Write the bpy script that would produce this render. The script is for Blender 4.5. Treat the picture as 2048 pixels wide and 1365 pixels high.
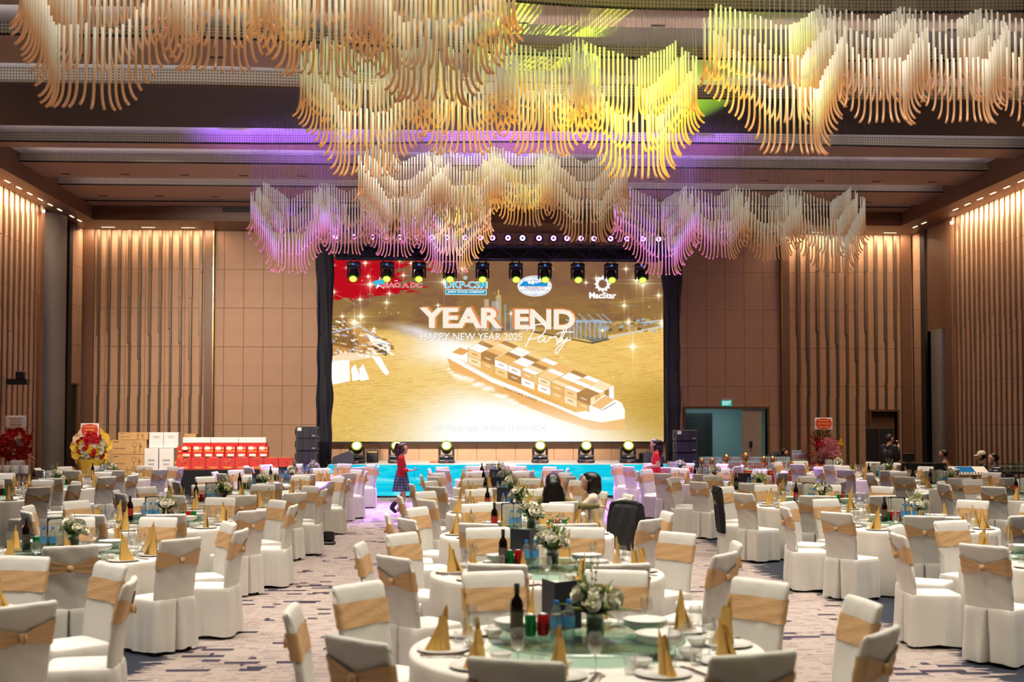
import bpy, bmesh, math, random
import numpy as np
from mathutils import Vector, Matrix, Euler

for _o in list(bpy.data.objects):
    bpy.data.objects.remove(_o)
SC = bpy.context.scene
COL = SC.collection
PI = math.pi
R = math.radians

# ------------------------------------------------------------------ camera
FPX = 2400.0                      # focal length in pixels of the 2048 x 1365 frame
CAM_Z = 2.0
YAW, PITCH = math.atan(109 / FPX), R(2.0)
SHIFT = 167.5 / FPX - math.tan(PITCH)
cam_data = bpy.data.cameras.new('camera')
cam_data.sensor_width = 36.0
cam_data.lens = FPX / 2048 * 36.0
cam_data.shift_y = SHIFT * FPX / 2048
cam_data.clip_end = 200
cam_data.dof.use_dof = True
cam_data.dof.focus_distance = 21.0
cam_data.dof.aperture_fstop = 2.2
cam = bpy.data.objects.new('camera', cam_data)
COL.objects.link(cam)
cam.location = (0, 0, CAM_Z)
cam.rotation_euler = (PI / 2 + PITCH, 0, -YAW)
SC.camera = cam
_f = Vector((math.sin(YAW) * math.cos(PITCH), math.cos(YAW) * math.cos(PITCH), math.sin(PITCH)))
_r = Vector((math.cos(YAW), -math.sin(YAW), 0))
_u = _r.cross(_f)


def ray(px, py):
    return _f + _r * ((px - 1024) / FPX) + _u * ((682.5 - py) / FPX + SHIFT)


def at_y(px, py, Y):
    """the point of the hall at depth Y that lies on the line of sight of a photo pixel"""
    d = ray(px, py)
    k = Y / d.y
    return Vector((d.x * k, Y, CAM_Z + d.z * k))


def at_z(px, py, z):
    d = ray(px, py)
    k = (z - CAM_Z) / d.z
    return Vector((d.x * k, d.y * k, z))


def project(p):
    v = Vector(p) - Vector((0, 0, CAM_Z))
    w = v.dot(_f)
    if w < 0.1:
        return None
    return (1024 + FPX * v.dot(_r) / w, 682.5 - FPX * (v.dot(_u) / w - SHIFT))


def in_view(p, margin=0.8):
    """within the frame, with a margin in metres for a step to the side"""
    q = project(p)
    if q is None:
        return False
    m = margin * FPX / max(p[1], 1.0)
    return -m < q[0] < 2048 + m and -m < q[1] < 1365 + m


# ------------------------------------------------------------------ world, exposure, large lights
SC.view_settings.view_transform = 'Standard'
SC.view_settings.look = 'None'
SC.view_settings.gamma = 1.0
SC.view_settings.use_curve_mapping = False
SC.view_settings.exposure = 0.0
cy = SC.cycles
cy.use_denoising = True
cy.max_bounces = 5
cy.diffuse_bounces = 2
cy.glossy_bounces = 2
cy.transmission_bounces = 4
cy.transparent_max_bounces = 16
cy.use_adaptive_sampling = True
cy.adaptive_threshold = 0.08
cy.caustics_reflective = False
cy.caustics_refractive = False
cy.sample_clamp_indirect = 6.0

world = bpy.data.worlds.new('hall_air')
SC.world = world
world.use_nodes = True
world.node_tree.nodes['Background'].inputs[0].default_value = (1.0, 0.86, 0.72, 1)
world.node_tree.nodes['Background'].inputs[1].default_value = 0.03


def lin(r, g, b):
    out = []
    for c in (r, g, b):
        c = c / 255.0
        out.append(c / 12.92 if c <= 0.04045 else ((c + 0.055) / 1.055) ** 2.4)
    return tuple(out)


def area_light(name, loc, rot, sx, sy, power, color, spread=PI):
    L = bpy.data.lights.new(name, 'AREA')
    L.shape = 'RECTANGLE'
    L.size, L.size_y = sx, sy
    L.energy = power
    L.color = color
    L.spread = spread
    o = bpy.data.objects.new(name, L)
    COL.objects.link(o)
    o.location = loc
    o.rotation_euler = rot
    return o


def spot_light(name, loc, target, power, color, angle, blend=0.5, size=0.05, parent=None):
    L = bpy.data.lights.new(name, 'SPOT')
    L.energy = power
    L.color = color
    L.spot_size = angle
    L.spot_blend = blend
    L.shadow_soft_size = size
    o = bpy.data.objects.new(name, L)
    COL.objects.link(o)
    o.location = loc
    o.rotation_euler = (Vector(target) - Vector(loc)).to_track_quat('-Z', 'Y').to_euler()
    return o


WARM = (1.0, 0.91, 0.80)
# cove lamps of the coffers between the ceiling beams (they sit above the beams' undersides)
for yy, pw in ((2.6, 40), (7.8, 190), (12.8, 200), (17.3, 205), (21.8, 200), (26.4, 190), (31.8, 140)):
    area_light('cove_lamp', (1.35, yy, 8.55), (0, 0, 0), 21.0, 0.5, pw * 3, WARM, R(88))
# cove strips on top of the beams throw light up at the ceiling
for yy, pw in ((13.0, 60), (18.9, 66), (22.0, 50), (26.4, 66), (28.8, 45), (31.85, 40)):
    area_light('cove_strip', (1.35, yy, 8.36 if yy != 26.4 else 8.3), (PI, 0, 0), 23.0, 0.7, pw * 0.55, (1.0, 0.93, 0.93))
# wall-washer lines let into the soffit above the slatted walls
area_light('wall_washer_lamp', (-9.45, 36.85, 7.97), (R(14), 0, 0), 3.8, 0.06, 100, (1, 0.74, 0.5))
area_light('wall_washer_lamp', (12.25, 36.85, 7.97), (R(14), 0, 0), 3.8, 0.06, 140, (1, 0.74, 0.5))
area_light('wall_washer_lamp', (-11.05, 30.6, 7.97), (0, R(14), 0), 0.06, 5.6, 270, (1, 0.74, 0.5))
area_light('wall_washer_lamp', (13.95, 30.6, 7.97), (0, R(-14), 0), 0.06, 6.6, 430, (1, 0.74, 0.5))

# ------------------------------------------------------------------ scene helpers
random.seed(7)
np.random.seed(7)


class MB:
    """collects shapes into one mesh"""

    def __init__(s):
        s.v, s.f, s.m = [], [], []

    def add(s, vs, fs, mi=0):
        b = len(s.v)
        s.v.extend([tuple(p) for p in vs])
        s.f.extend([tuple(b + i for i in q) for q in fs])
        s.m.extend([mi] * len(fs))
        return s

    def box(s, x0, x1, y0, y1, z0, z1, mi=0):
        vs = [(x, y, z) for z in (z0, z1) for y in (y0, y1) for x in (x0, x1)]
        return s.add(vs, [(0, 2, 3, 1), (4, 5, 7, 6), (0, 1, 5, 4), (2, 6, 7, 3), (0, 4, 6, 2), (1, 3, 7, 5)], mi)

    def cbox(s, cx, cy, cz, sx, sy, sz, mi=0):
        return s.box(cx - sx / 2, cx + sx / 2, cy - sy / 2, cy + sy / 2, cz - sz / 2, cz + sz / 2, mi)

    def bbox(s, x0, x1, y0, y1, z0, z1, b=0.01, mi=0):
        """box with bevelled vertical and top/bottom edges"""
        rings = []
        for z, i in ((z0, b), (z0 + b, 0), (z1 - b, 0), (z1, b)):
            a0, a1, c0, c1 = x0 + i, x1 - i, y0 + i, y1 - i
            rings.append([(a0 + b, c0, z), (a1 - b, c0, z), (a1, c0 + b, z), (a1, c1 - b, z),
                          (a1 - b, c1, z), (a0 + b, c1, z), (a0, c1 - b, z), (a0, c0 + b, z)])
        return s.loft(rings, mi=mi)

    def loft(s, rings, closed=True, cap=(True, True), mi=0):
        n = len(rings[0])
        vs = [p for r in rings for p in r]
        fs = []
        for k in range(len(rings) - 1):
            for i in range(n if closed else n - 1):
                j = (i + 1) % n
                fs.append((k * n + i, k * n + j, (k + 1) * n + j, (k + 1) * n + i))
        if closed and cap[0]:
            fs.append(tuple(range(n - 1, -1, -1)))
        if closed and cap[1]:
            fs.append(tuple((len(rings) - 1) * n + i for i in range(n)))
        return s.add(vs, fs, mi)

    def lathe(s, prof, n=16, c=(0, 0, 0), mi=0, cap=(True, True)):
        rings = [[(c[0] + r * math.cos(2 * PI * i / n), c[1] + r * math.sin(2 * PI * i / n), c[2] + z) for i in range(n)]
                 for r, z in prof]
        return s.loft(rings, cap=cap, mi=mi)

    def tube(s, pts, rad, n=6, mi=0, cap=True):
        pts = [Vector(p) for p in pts]
        rad = rad if isinstance(rad, (list, tuple)) else [rad] * len(pts)
        rings = []
        up = None
        for i, p in enumerate(pts):
            t = (pts[min(i + 1, len(pts) - 1)] - pts[max(i - 1, 0)]).normalized()
            if up is None:
                up = Vector((0, 0, 1)) if abs(t.z) < 0.9 else Vector((1, 0, 0))
            a = t.cross(up)
            a = a.normalized() if a.length > 1e-6 else Vector((1, 0, 0))
            b = a.cross(t).normalized()
            up = b
            rings.append([p + (a * math.cos(2 * PI * k / n) + b * math.sin(2 * PI * k / n)) * rad[i] for k in range(n)])
        return s.loft(rings, cap=(cap, cap), mi=mi)

    def ball(s, c, r, n=10, m=7, mi=0):
        r = r if isinstance(r, (list, tuple)) else (r, r, r)
        rings = []
        for k in range(1, m):
            a = PI * k / m - PI / 2
            rings.append([(c[0] + r[0] * math.cos(a) * math.cos(2 * PI * i / n),
                           c[1] + r[1] * math.cos(a) * math.sin(2 * PI * i / n), c[2] + r[2] * math.sin(a)) for i in range(n)])
        return s.loft(rings, mi=mi)

    def prism(s, poly, y0, y1, mi=0):
        """polygon in x,z extruded along y"""
        n = len(poly)
        vs = [(x, y0, z) for x, z in poly] + [(x, y1, z) for x, z in poly]
        fs = [tuple(range(n)), tuple(range(2 * n - 1, n - 1, -1))]
        fs += [(i, i + n, (i + 1) % n + n, (i + 1) % n) for i in range(n)]
        return s.add(vs, fs, mi)

    def grid(s, P, mi=0, wrap=False):
        """P[row][col] points"""
        n = len(P[0])
        vs = [p for r in P for p in r]
        fs = []
        for k in range(len(P) - 1):
            for i in range(n if wrap else n - 1):
                j = (i + 1) % n
                fs.append((k * n + i, k * n + j, (k + 1) * n + j, (k + 1) * n + i))
        return s.add(vs, fs, mi)

    def mesh(s, name, mats, smooth=True, angle=None):
        me = bpy.data.meshes.new(name)
        me.from_pydata(s.v, [], s.f)
        mats = mats if isinstance(mats, (list, tuple)) else [mats]
        for m in mats:
            me.materials.append(m)
        if len(mats) > 1:
            me.polygons.foreach_set('material_index', s.m)
        if smooth:
            me.polygons.foreach_set('use_smooth', [True] * len(me.polygons))
            if angle:
                me.set_sharp_from_angle(angle=R(angle))
        me.update()
        return me

    def build(s, name, mats, parent=None, smooth=True, angle=40, loc=(0, 0, 0), rot=(0, 0, 0)):
        return put(name, s.mesh(name, mats, smooth, angle), parent, loc, rot)


def put(name, me, parent=None, loc=(0, 0, 0), rot=(0, 0, 0), scale=None):
    o = bpy.data.objects.new(name, me)
    COL.objects.link(o)
    if parent is not None:
        o.parent = parent
    o.location = loc
    o.rotation_euler = rot
    if scale is not None:
        o.scale = scale if isinstance(scale, (tuple, list)) else (scale, scale, scale)
    return o


def tag(o, label=None, cat=None, group=None, kind=None):
    if label:
        o['label'] = label
    if cat:
        o['category'] = cat
    if group:
        o['group'] = group
    if kind:
        o['kind'] = kind
    return o


def thing(name, label, cat, loc=(0, 0, 0), rz=0.0, group=None):
    o = put(name, None, None, loc, (0, 0, rz))
    o.empty_display_size = 0.1
    return tag(o, label, cat, group)


def place(kit, name, label, cat, loc=(0, 0, 0), rz=0.0, group=None, scale=None):
    """a thing from a kit: [(part name, mesh, location, rotation, [sub-kit])]; meshes are shared between copies"""
    root = thing(name, label, cat, loc, rz, group)
    if scale:
        root.scale = (scale, scale, scale)
    for pn, me, l, r, sub in kit:
        p = put(pn, me, root, l, r)
        for qn, qm, ql, qr, _ in sub:
            put(qn, qm, p, ql, qr)
    return root


def struct(name, mb, mat, parent=None, smooth=False, label=None):
    o = mb.build(name, mat, parent, smooth=smooth)
    if parent is None:
        o['kind'] = 'structure'
        if label:
            o['label'] = label
    return o


# ------------------------------------------------------------------ materials
def M(name, rgb, rough=0.6, metal=0.0, noise=None, bump=None, emit=None, coat=0.0, sheen=0.0, spec=0.5, aniso=None):
    """rgb is the colour of the thing itself (sRGB 0-255); noise=(scale, amount) mottles it; bump=(scale, strength)"""
    m = bpy.data.materials.new(name)
    m.use_nodes = True
    nt = m.node_tree
    b = nt.nodes['Principled BSDF']
    c = lin(*rgb)
    b.inputs['Base Color'].default_value = (*c, 1)
    b.inputs['Roughness'].default_value = rough
    b.inputs['Metallic'].default_value = metal
    b.inputs['Specular IOR Level'].default_value = spec
    tc = None
    if noise or bump:
        tc = nt.nodes.new('ShaderNodeTexCoord')
        mp = nt.nodes.new('ShaderNodeMapping')
        nt.links.new(tc.outputs['Object'], mp.inputs['Vector'])
        if aniso:
            mp.inputs['Scale'].default_value = aniso
    if noise:
        n = nt.nodes.new('ShaderNodeTexNoise')
        n.inputs['Scale'].default_value = noise[0]
        n.inputs['Detail'].default_value = 3
        nt.links.new(mp.outputs[0], n.inputs['Vector'])
        r = nt.nodes.new('ShaderNodeValToRGB')
        a = noise[1]
        r.color_ramp.elements[0].position = 0.3
        r.color_ramp.elements[1].position = 0.7
        r.color_ramp.elements[0].color = (*[x * (1 - a) for x in c], 1)
        r.color_ramp.elements[1].color = (*[min(1, x * (1 + a)) for x in c], 1)
        nt.links.new(n.outputs['Fac'], r.inputs[0])
        nt.links.new(r.outputs[0], b.inputs['Base Color'])
    if bump:
        n = nt.nodes.new('ShaderNodeTexNoise')
        n.inputs['Scale'].default_value = bump[0]
        n.inputs['Detail'].default_value = 2
        nt.links.new(mp.outputs[0], n.inputs['Vector'])
        bp = nt.nodes.new('ShaderNodeBump')
        bp.inputs['Strength'].default_value = bump[1]
        bp.inputs['Distance'].default_value = 0.01
        nt.links.new(n.outputs['Fac'], bp.inputs['Height'])
        nt.links.new(bp.outputs[0], b.inputs['Normal'])
    if emit:
        b.inputs['Emission Color'].default_value = (*lin(*emit[0]), 1)
        b.inputs['Emission Strength'].default_value = emit[1]
    return m


def glass_mat(name, tint, gloss=0.12, rough=0.02, milk=0.0):
    """thin clear glass: mostly see-through, with a mirror sheen that grows at grazing angles"""
    m = bpy.data.materials.new(name)
    m.use_nodes = True
    nt = m.node_tree
    nt.nodes.clear()
    out = nt.nodes.new('ShaderNodeOutputMaterial')
    mix = nt.nodes.new('ShaderNodeMixShader')
    tr = nt.nodes.new('ShaderNodeBsdfTransparent')
    gl = nt.nodes.new('ShaderNodeBsdfGlossy')
    lw = nt.nodes.new('ShaderNodeLayerWeight')
    lw.inputs['Blend'].default_value = 0.25
    mr = nt.nodes.new('ShaderNodeMapRange')
    mr.inputs['To Min'].default_value = gloss * 0.4
    mr.inputs['To Max'].default_value = min(1, gloss * 5)
    tr.inputs[0].default_value = (*tint, 1)
    gl.inputs['Roughness'].default_value = rough
    nt.links.new(lw.outputs['Facing'], mr.inputs['Value'])
    nt.links.new(mr.outputs[0], mix.inputs[0])
    if milk:                                # a little scatter in the wall of the vessel
        df = nt.nodes.new('ShaderNodeBsdfDiffuse')
        df.inputs[0].default_value = (0.85, 0.9, 0.94, 1)
        m2 = nt.nodes.new('ShaderNodeMixShader')
        m2.inputs[0].default_value = milk
        nt.links.new(tr.outputs[0], m2.inputs[1])
        nt.links.new(df.outputs[0], m2.inputs[2])
        nt.links.new(m2.outputs[0], mix.inputs[1])
    else:
        nt.links.new(tr.outputs[0], mix.inputs[1])
    nt.links.new(gl.outputs[0], mix.inputs[2])
    nt.links.new(mix.outputs[0], out.inputs[0])
    return m


def emit_mat(name, rgb, strength):
    m = bpy.data.materials.new(name)
    m.use_nodes = True
    nt = m.node_tree
    nt.nodes.clear()
    out = nt.nodes.new('ShaderNodeOutputMaterial')
    e = nt.nodes.new('ShaderNodeEmission')
    e.inputs[0].default_value = (*lin(*rgb), 1)
    e.inputs[1].default_value = strength
    nt.links.new(e.outputs[0], out.inputs[0])
    return m


def perforated(name, rgb, hole, pitch):
    m = M(name, rgb, 0.7)
    nt = m.node_tree
    b = nt.nodes['Principled BSDF']
    g = nt.nodes.new('ShaderNodeNewGeometry')
    w = nt.nodes.new('ShaderNodeVectorMath')
    w.operation = 'SCALE'
    w.inputs['Scale'].default_value = 1.0 / pitch
    fr = nt.nodes.new('ShaderNodeVectorMath')
    fr.operation = 'FRACTION'
    sb = nt.nodes.new('ShaderNodeVectorMath')
    sb.operation = 'SUBTRACT'
    sb.inputs[1].default_value = (0.5, 0.5, 0.5)
    ml = nt.nodes.new('ShaderNodeVectorMath')
    ml.operation = 'MULTIPLY'
    ml.inputs[1].default_value = (1, 0, 1)
    le = nt.nodes.new('ShaderNodeVectorMath')
    le.operation = 'LENGTH'
    lt = nt.nodes.new('ShaderNodeMath')
    lt.operation = 'LESS_THAN'
    lt.inputs[1].default_value = 0.27
    mx = nt.nodes.new('ShaderNodeMix')
    mx.data_type = 'RGBA'
    nt.links.new(g.outputs['Position'], w.inputs[0])
    nt.links.new(w.outputs[0], fr.inputs[0])
    nt.links.new(fr.outputs[0], sb.inputs[0])
    nt.links.new(sb.outputs[0], ml.inputs[0])
    nt.links.new(ml.outputs[0], le.inputs[0])
    nt.links.new(le.outputs['Value'], lt.inputs[0])
    nt.links.new(lt.outputs[0], mx.inputs[0])
    mx.inputs[6].default_value = (*lin(*rgb), 1)
    mx.inputs[7].default_value = (*lin(*hole), 1)
    nt.links.new(mx.outputs[2], b.inputs['Base Color'])
    return m


mt = {}
mt['panel'] = M('tan_leather_panel', (176, 138, 108), 0.62, noise=(3, 0.05))
mt['wallback'] = M('wall_backing', (84, 62, 48), 0.8, noise=(4, 0.1))
mt['slat'] = M('bronze_slat', (98, 76, 57), 0.38, metal=0.35, noise=(5, 0.1), aniso=(8, 8, 0.6))
mt['brass'] = M('brass_edge', (214, 170, 96), 0.25, metal=0.9, noise=(3, 0.05))
mt['wood'] = M('brown_veneer', (104, 72, 50), 0.45, noise=(6, 0.12), aniso=(0.5, 6, 6))
mt['beamwood'] = M('beam_veneer', (160, 126, 102), 0.42, noise=(5, 0.08), aniso=(0.4, 5, 5))
mt['darkwood'] = M('dark_veneer', (27, 17, 13), 0.6, noise=(5, 0.15), aniso=(0.4, 5, 5))
mt['ceil'] = M('ceiling_paint', (205, 198, 196), 0.8, noise=(1, 0.03))
mt['perf'] = perforated('perforated_board', (212, 200, 184), (110, 98, 86), 0.055)
mt['black'] = M('matt_black', (16, 16, 18), 0.55, noise=(8, 0.2))
mt['blackcloth'] = M('black_cloth', (20, 20, 22), 0.9, noise=(6, 0.25), sheen=0.2)
mt['column'] = M('grey_column_paint', (108, 103, 96), 0.5, noise=(2, 0.05))
mt['cover'] = M('white_spandex', (230, 226, 220), 0.72, noise=(6, 0.025), bump=(9, 0.25))
mt['cloth'] = M('white_tablecloth', (236, 230, 222), 0.8, noise=(5, 0.02))
mt['sash'] = M('champagne_sash', (218, 176, 128), 0.5, noise=(7, 0.02), bump=(20, 0.3), aniso=(1, 1, 3))
mt['napkin'] = M('gold_napkin', (222, 178, 96), 0.55, noise=(30, 0.08))
mt['legwood'] = M('dark_chair_leg', (62, 36, 22), 0.5, noise=(12, 0.15))
mt['porcelain'] = M('white_porcelain', (240, 238, 234), 0.16, noise=(5, 0.01), coat=0.3)
mt['glass'] = glass_mat('clear_glass', (0.96, 0.97, 0.97), 0.34, 0.02, 0.05)
mt['greenglass'] = glass_mat('turntable_glass', (0.66, 0.80, 0.74), 0.10)
mt['bottleplastic'] = glass_mat('bottle_plastic', (0.90, 0.95, 0.98), 0.2, 0.06, 0.14)
mt['label_blue'] = M('blue_label', (84, 160, 220), 0.4, noise=(40, 0.25))
mt['cap_blue'] = M('blue_cap', (30, 120, 205), 0.4, noise=(20, 0.05))
mt['winebottle'] = M('dark_wine_glass', (22, 12, 12), 0.12, noise=(5, 0.1), coat=0.4)
mt['winelabel'] = M('wine_label', (90, 78, 66), 0.6, noise=(60, 0.5))
mt['redlabel'] = M('red_wine_label', (176, 40, 36), 0.6, noise=(60, 0.3))
mt['greencan'] = M('green_can', (22, 130, 62), 0.3, metal=0.4, noise=(22, 0.3))
mt['redcan'] = M('red_can', (196, 24, 28), 0.3, metal=0.3, noise=(22, 0.25))
mt['aluminium'] = M('aluminium', (200, 200, 202), 0.3, metal=0.9, noise=(10, 0.05))
mt['navycard'] = M('navy_menu_cover', (20, 26, 44), 0.5, noise=(20, 0.1))
mt['paper'] = M('cream_paper', (236, 230, 218), 0.8, noise=(30, 0.03))
mt['petal'] = M('cream_petal', (240, 234, 212), 0.7, noise=(40, 0.06), sheen=0.2)
mt['petal2'] = M('pale_green_petal', (222, 222, 160), 0.7, noise=(40, 0.08), sheen=0.2)
mt['leaf'] = M('green_leaf', (84, 118, 52), 0.55, noise=(18, 0.3))
mt['leaf2'] = M('olive_leaf', (142, 158, 82), 0.55, noise=(18, 0.3))
mt['stem'] = M('stem', (84, 100, 54), 0.7, noise=(20, 0.2))
mt['skin'] = M('skin', (214, 166, 140), 0.5, noise=(14, 0.05))
mt['hair'] = M('black_hair', (20, 14, 13), 0.35, noise=(40, 0.3), aniso=(6, 6, 1))
mt['hairbrown'] = M('brown_hair', (54, 28, 30), 0.35, noise=(40, 0.3), aniso=(6, 6, 1))
# ================================================================== THE ROOM
XL, XR, YB = -11.5, 14.4, 37.3          # left wall, right wall, back wall
Y0 = -5.0                               # rear end of the hall, behind the camera


def carpet():
    m = M('patterned_carpet', (186, 170, 160), 0.95)
    nt = m.node_tree
    N, Lk = nt.nodes, nt.links
    b = N['Principled BSDF']
    g = N.new('ShaderNodeNewGeometry')
    sep = N.new('ShaderNodeSeparateXYZ')
    Lk.new(g.outputs['Position'], sep.inputs[0])

    def math_(op, a, b_=None, c=None):
        n = N.new('ShaderNodeMath')
        n.operation = op
        for i, v in enumerate((a, b_, c)):
            if v is None:
                continue
            if isinstance(v, (int, float)):
                n.inputs[i].default_value = v
            else:
                Lk.new(v, n.inputs[i])
        return n.outputs[0]

    def comb(x, y, z=0.0):
        n = N.new('ShaderNodeCombineXYZ')
        for i, v in enumerate((x, y, z)):
            if isinstance(v, (int, float)):
                n.inputs[i].default_value = v
            else:
                Lk.new(v, n.inputs[i])
        return n.outputs[0]

    def noise(vec, scale, detail=2.0):
        n = N.new('ShaderNodeTexNoise')
        n.inputs['Scale'].default_value = scale
        n.inputs['Detail'].default_value = detail
        Lk.new(vec, n.inputs['Vector'])
        return n.outputs['Fac']

    def mix(f, a, b_):
        n = N.new('ShaderNodeMix')
        n.data_type = 'RGBA'
        Lk.new(f, n.inputs[0])
        for i, v in ((6, a), (7, b_)):
            if isinstance(v, tuple):
                n.inputs[i].default_value = (*lin(*v), 1)
            else:
                Lk.new(v, n.inputs[i])
        return n.outputs[2]

    X, Y = sep.outputs[0], sep.outputs[1]
    fine = noise(g.outputs['Position'], 40, 3)
    base = mix(fine, (152, 138, 132), (184, 169, 160))
    # woven dashes lying across the hall: rows along Y, broken by noise along X
    row = math_('FLOOR', math_('MULTIPLY', Y, 10.0))
    dash = noise(comb(math_('MULTIPLY', X, 2.7), math_('MULTIPLY', row, 7.31)), 1.0, 1)
    patch = noise(comb(math_('MULTIPLY', X, 0.45), math_('MULTIPLY', Y, 0.9)), 1.0, 2)
    thr = math_('SUBTRACT', 0.86, math_('MULTIPLY', patch, 0.46))
    d1 = math_('GREATER_THAN', dash, thr)
    row2 = math_('FLOOR', math_('MULTIPLY', Y, 31.0))
    dash2 = noise(comb(math_('MULTIPLY', X, 4.2), math_('MULTIPLY', row2, 3.7)), 1.0, 1)
    d2 = math_('GREATER_THAN', dash2, 0.58)
    c = mix(math_('MULTIPLY', d2, 0.55), base, (112, 96, 104))
    c = mix(d1, c, (52, 44, 66))
    # thin running lines along the hall
    lx = math_('ABSOLUTE', math_('SUBTRACT', math_('FRACT', math_('MULTIPLY', X, 3.1)), 0.5))
    l1 = math_('MULTIPLY', math_('LESS_THAN', lx, 0.02), 0.22)
    c = mix(l1, c, (120, 104, 100))
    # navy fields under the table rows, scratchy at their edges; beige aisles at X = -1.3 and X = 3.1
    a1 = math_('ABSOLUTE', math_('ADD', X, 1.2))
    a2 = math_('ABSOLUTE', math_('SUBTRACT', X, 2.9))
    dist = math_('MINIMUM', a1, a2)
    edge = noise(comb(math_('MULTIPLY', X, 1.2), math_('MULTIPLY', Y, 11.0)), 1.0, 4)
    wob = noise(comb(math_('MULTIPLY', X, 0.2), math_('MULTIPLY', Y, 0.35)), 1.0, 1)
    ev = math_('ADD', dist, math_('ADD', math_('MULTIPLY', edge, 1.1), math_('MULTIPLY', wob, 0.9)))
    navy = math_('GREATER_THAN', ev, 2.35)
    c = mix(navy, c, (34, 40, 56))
    Lk.new(c, b.inputs['Base Color'])
    bp = N.new('ShaderNodeBump')
    bp.inputs['Strength'].default_value = 0.3
    bp.inputs['Distance'].default_value = 0.01
    Lk.new(noise(g.outputs['Position'], 150, 2), bp.inputs['Height'])
    Lk.new(bp.outputs[0], b.inputs['Normal'])
    return m


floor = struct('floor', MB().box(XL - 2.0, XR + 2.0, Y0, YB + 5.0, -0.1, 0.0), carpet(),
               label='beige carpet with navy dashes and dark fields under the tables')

# ---- ceiling with its beams
CEIL_Z, BEAM_Z = 8.62, 8.4
ceiling = struct('ceiling', MB().box(XL, XR, Y0, YB, CEIL_Z, CEIL_Z + 0.1), mt['ceil'],
                 label='pale ceiling crossed by wide brown beams')


def bow(x):
    t = min(1, max(0, (x + 5.0) / 8.0))
    s = t * t * (3 - 2 * t)
    t2 = min(1, max(0, (x - 6.0) / 7.0))
    return s * (1 - 0.35 * t2 * t2 * (3 - 2 * t2))


def beam(yn, yf, bn=0.0, bf=0.0, zb=BEAM_Z, zt=CEIL_Z, mats=None, trim=True):
    """beam across the hall; near edge yn (+bow bn), far edge yf (+bow bf)"""
    xs = np.linspace(-10.66, 13.37, 41)
    mb = MB()
    near = [yn + bn * bow(x) for x in xs]
    far = [yf + bf * bow(x) for x in xs]
    mb.grid([[(x, n, zb) for x, n in zip(xs, near)], [(x, f, zb) for x, f in zip(xs, far)]], 0)
    mb.grid([[(x, n, zt) for x, n in zip(xs, near)], [(x, n, zb + 0.03) for x, n in zip(xs, near)]], 1)
    mb.grid([[(x, n, zb + 0.03) for x, n in zip(xs, near)], [(x, n - 0.02, zb + 0.03) for x, n in zip(xs, near)],
             [(x, n - 0.02, zb) for x, n in zip(xs, near)], [(x, n, zb) for x, n in zip(xs, near)]], 2)
    mb.grid([[(x, f, zb) for x, f in zip(xs, far)], [(x, f, zt) for x, f in zip(xs, far)]], 0)
    o = mb.build('beam', mats or [mt['beamwood'], mt['perf'], mt['darkwood']], ceiling, smooth=False)
    return o, near, far, xs


slot_me = MB().box(-0.11, 0.11, -0.03, 0.03, -0.012, 0.0, 0).mesh('slot_downlight', [mt['black']], False)
lit_me = MB().lathe([(0.05, -0.012), (0.05, 0.0)], 10).mesh('pin_lamp', emit_mat('pin_lamp_glow', (255, 226, 206), 5.0), False)


def beam_slots(o, y, xs, me=slot_me, nm='slot_downlight', z=BEAM_Z):
    for x in xs:
        put(nm, me, o, (x, y, z))


beam(-3.0, -0.5), beam(3.6, 6.4), beam(9.2, 11.6), beam(14.0, 16.2, 0.5, 0.5)
bA = beam(16.9, 18.4, 1.3, 0.6)
bB = beam(19.87, 21.4, 0.8, 0.8)
bD = beam(22.4, 25.5, 0.45, 0.0, zb=8.3, mats=[mt['darkwood'], mt['perf'], mt['wood']])
bE = beam(27.44, 27.95, -0.5, 0.15)
bF = beam(29.55, 31.36)
bG = beam(32.34, 34.13)
bH = beam(34.67, 35.35)
beam_slots(bB[0], 20.9, [-6.6, -4.2])
beam_slots(bB[0], 21.6, [-1.8, 0.6, 3.0, 5.4, 7.8, 10.2])
beam_slots(bA[0], 18.9, [1.0, 3.2, 5.6, 8.0])
for bb, yy, x0, n, dx in ((bF, 30.9, -10.0, 16, 1.5), (bG, 33.8, -9.9, 15, 1.55)):
    beam_slots(bb[0], yy, [x0 + dx * i for i in range(n)])
# air grille and round loudspeaker let into the ceiling of the coffer
ag = MB().box(-0.42, 0.42, -0.12, 0.12, -0.02, 0)
for i in range(9):
    ag.box(-0.4, 0.4, -0.11 + i * 0.025, -0.1 + i * 0.025, -0.03, -0.02)
tag(ag.build('air_grille', M('grille_grey', (120, 116, 118), 0.6, noise=(8, 0.1)), None, smooth=False, loc=(-4.35, 28.55, CEIL_Z)),
    'grey slotted air grille in the pale ceiling left of the chandeliers', 'air grille')
tag(MB().lathe([(0.0, -0.02), (0.14, -0.02), (0.16, 0)], 20).build('ceiling_speaker', M('speaker_white', (214, 208, 206), 0.6, noise=(60, 0.1)), None, loc=(-3.1, 28.6, CEIL_Z)),
    'round white ceiling loudspeaker right of the air grille', 'loudspeaker')

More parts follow.
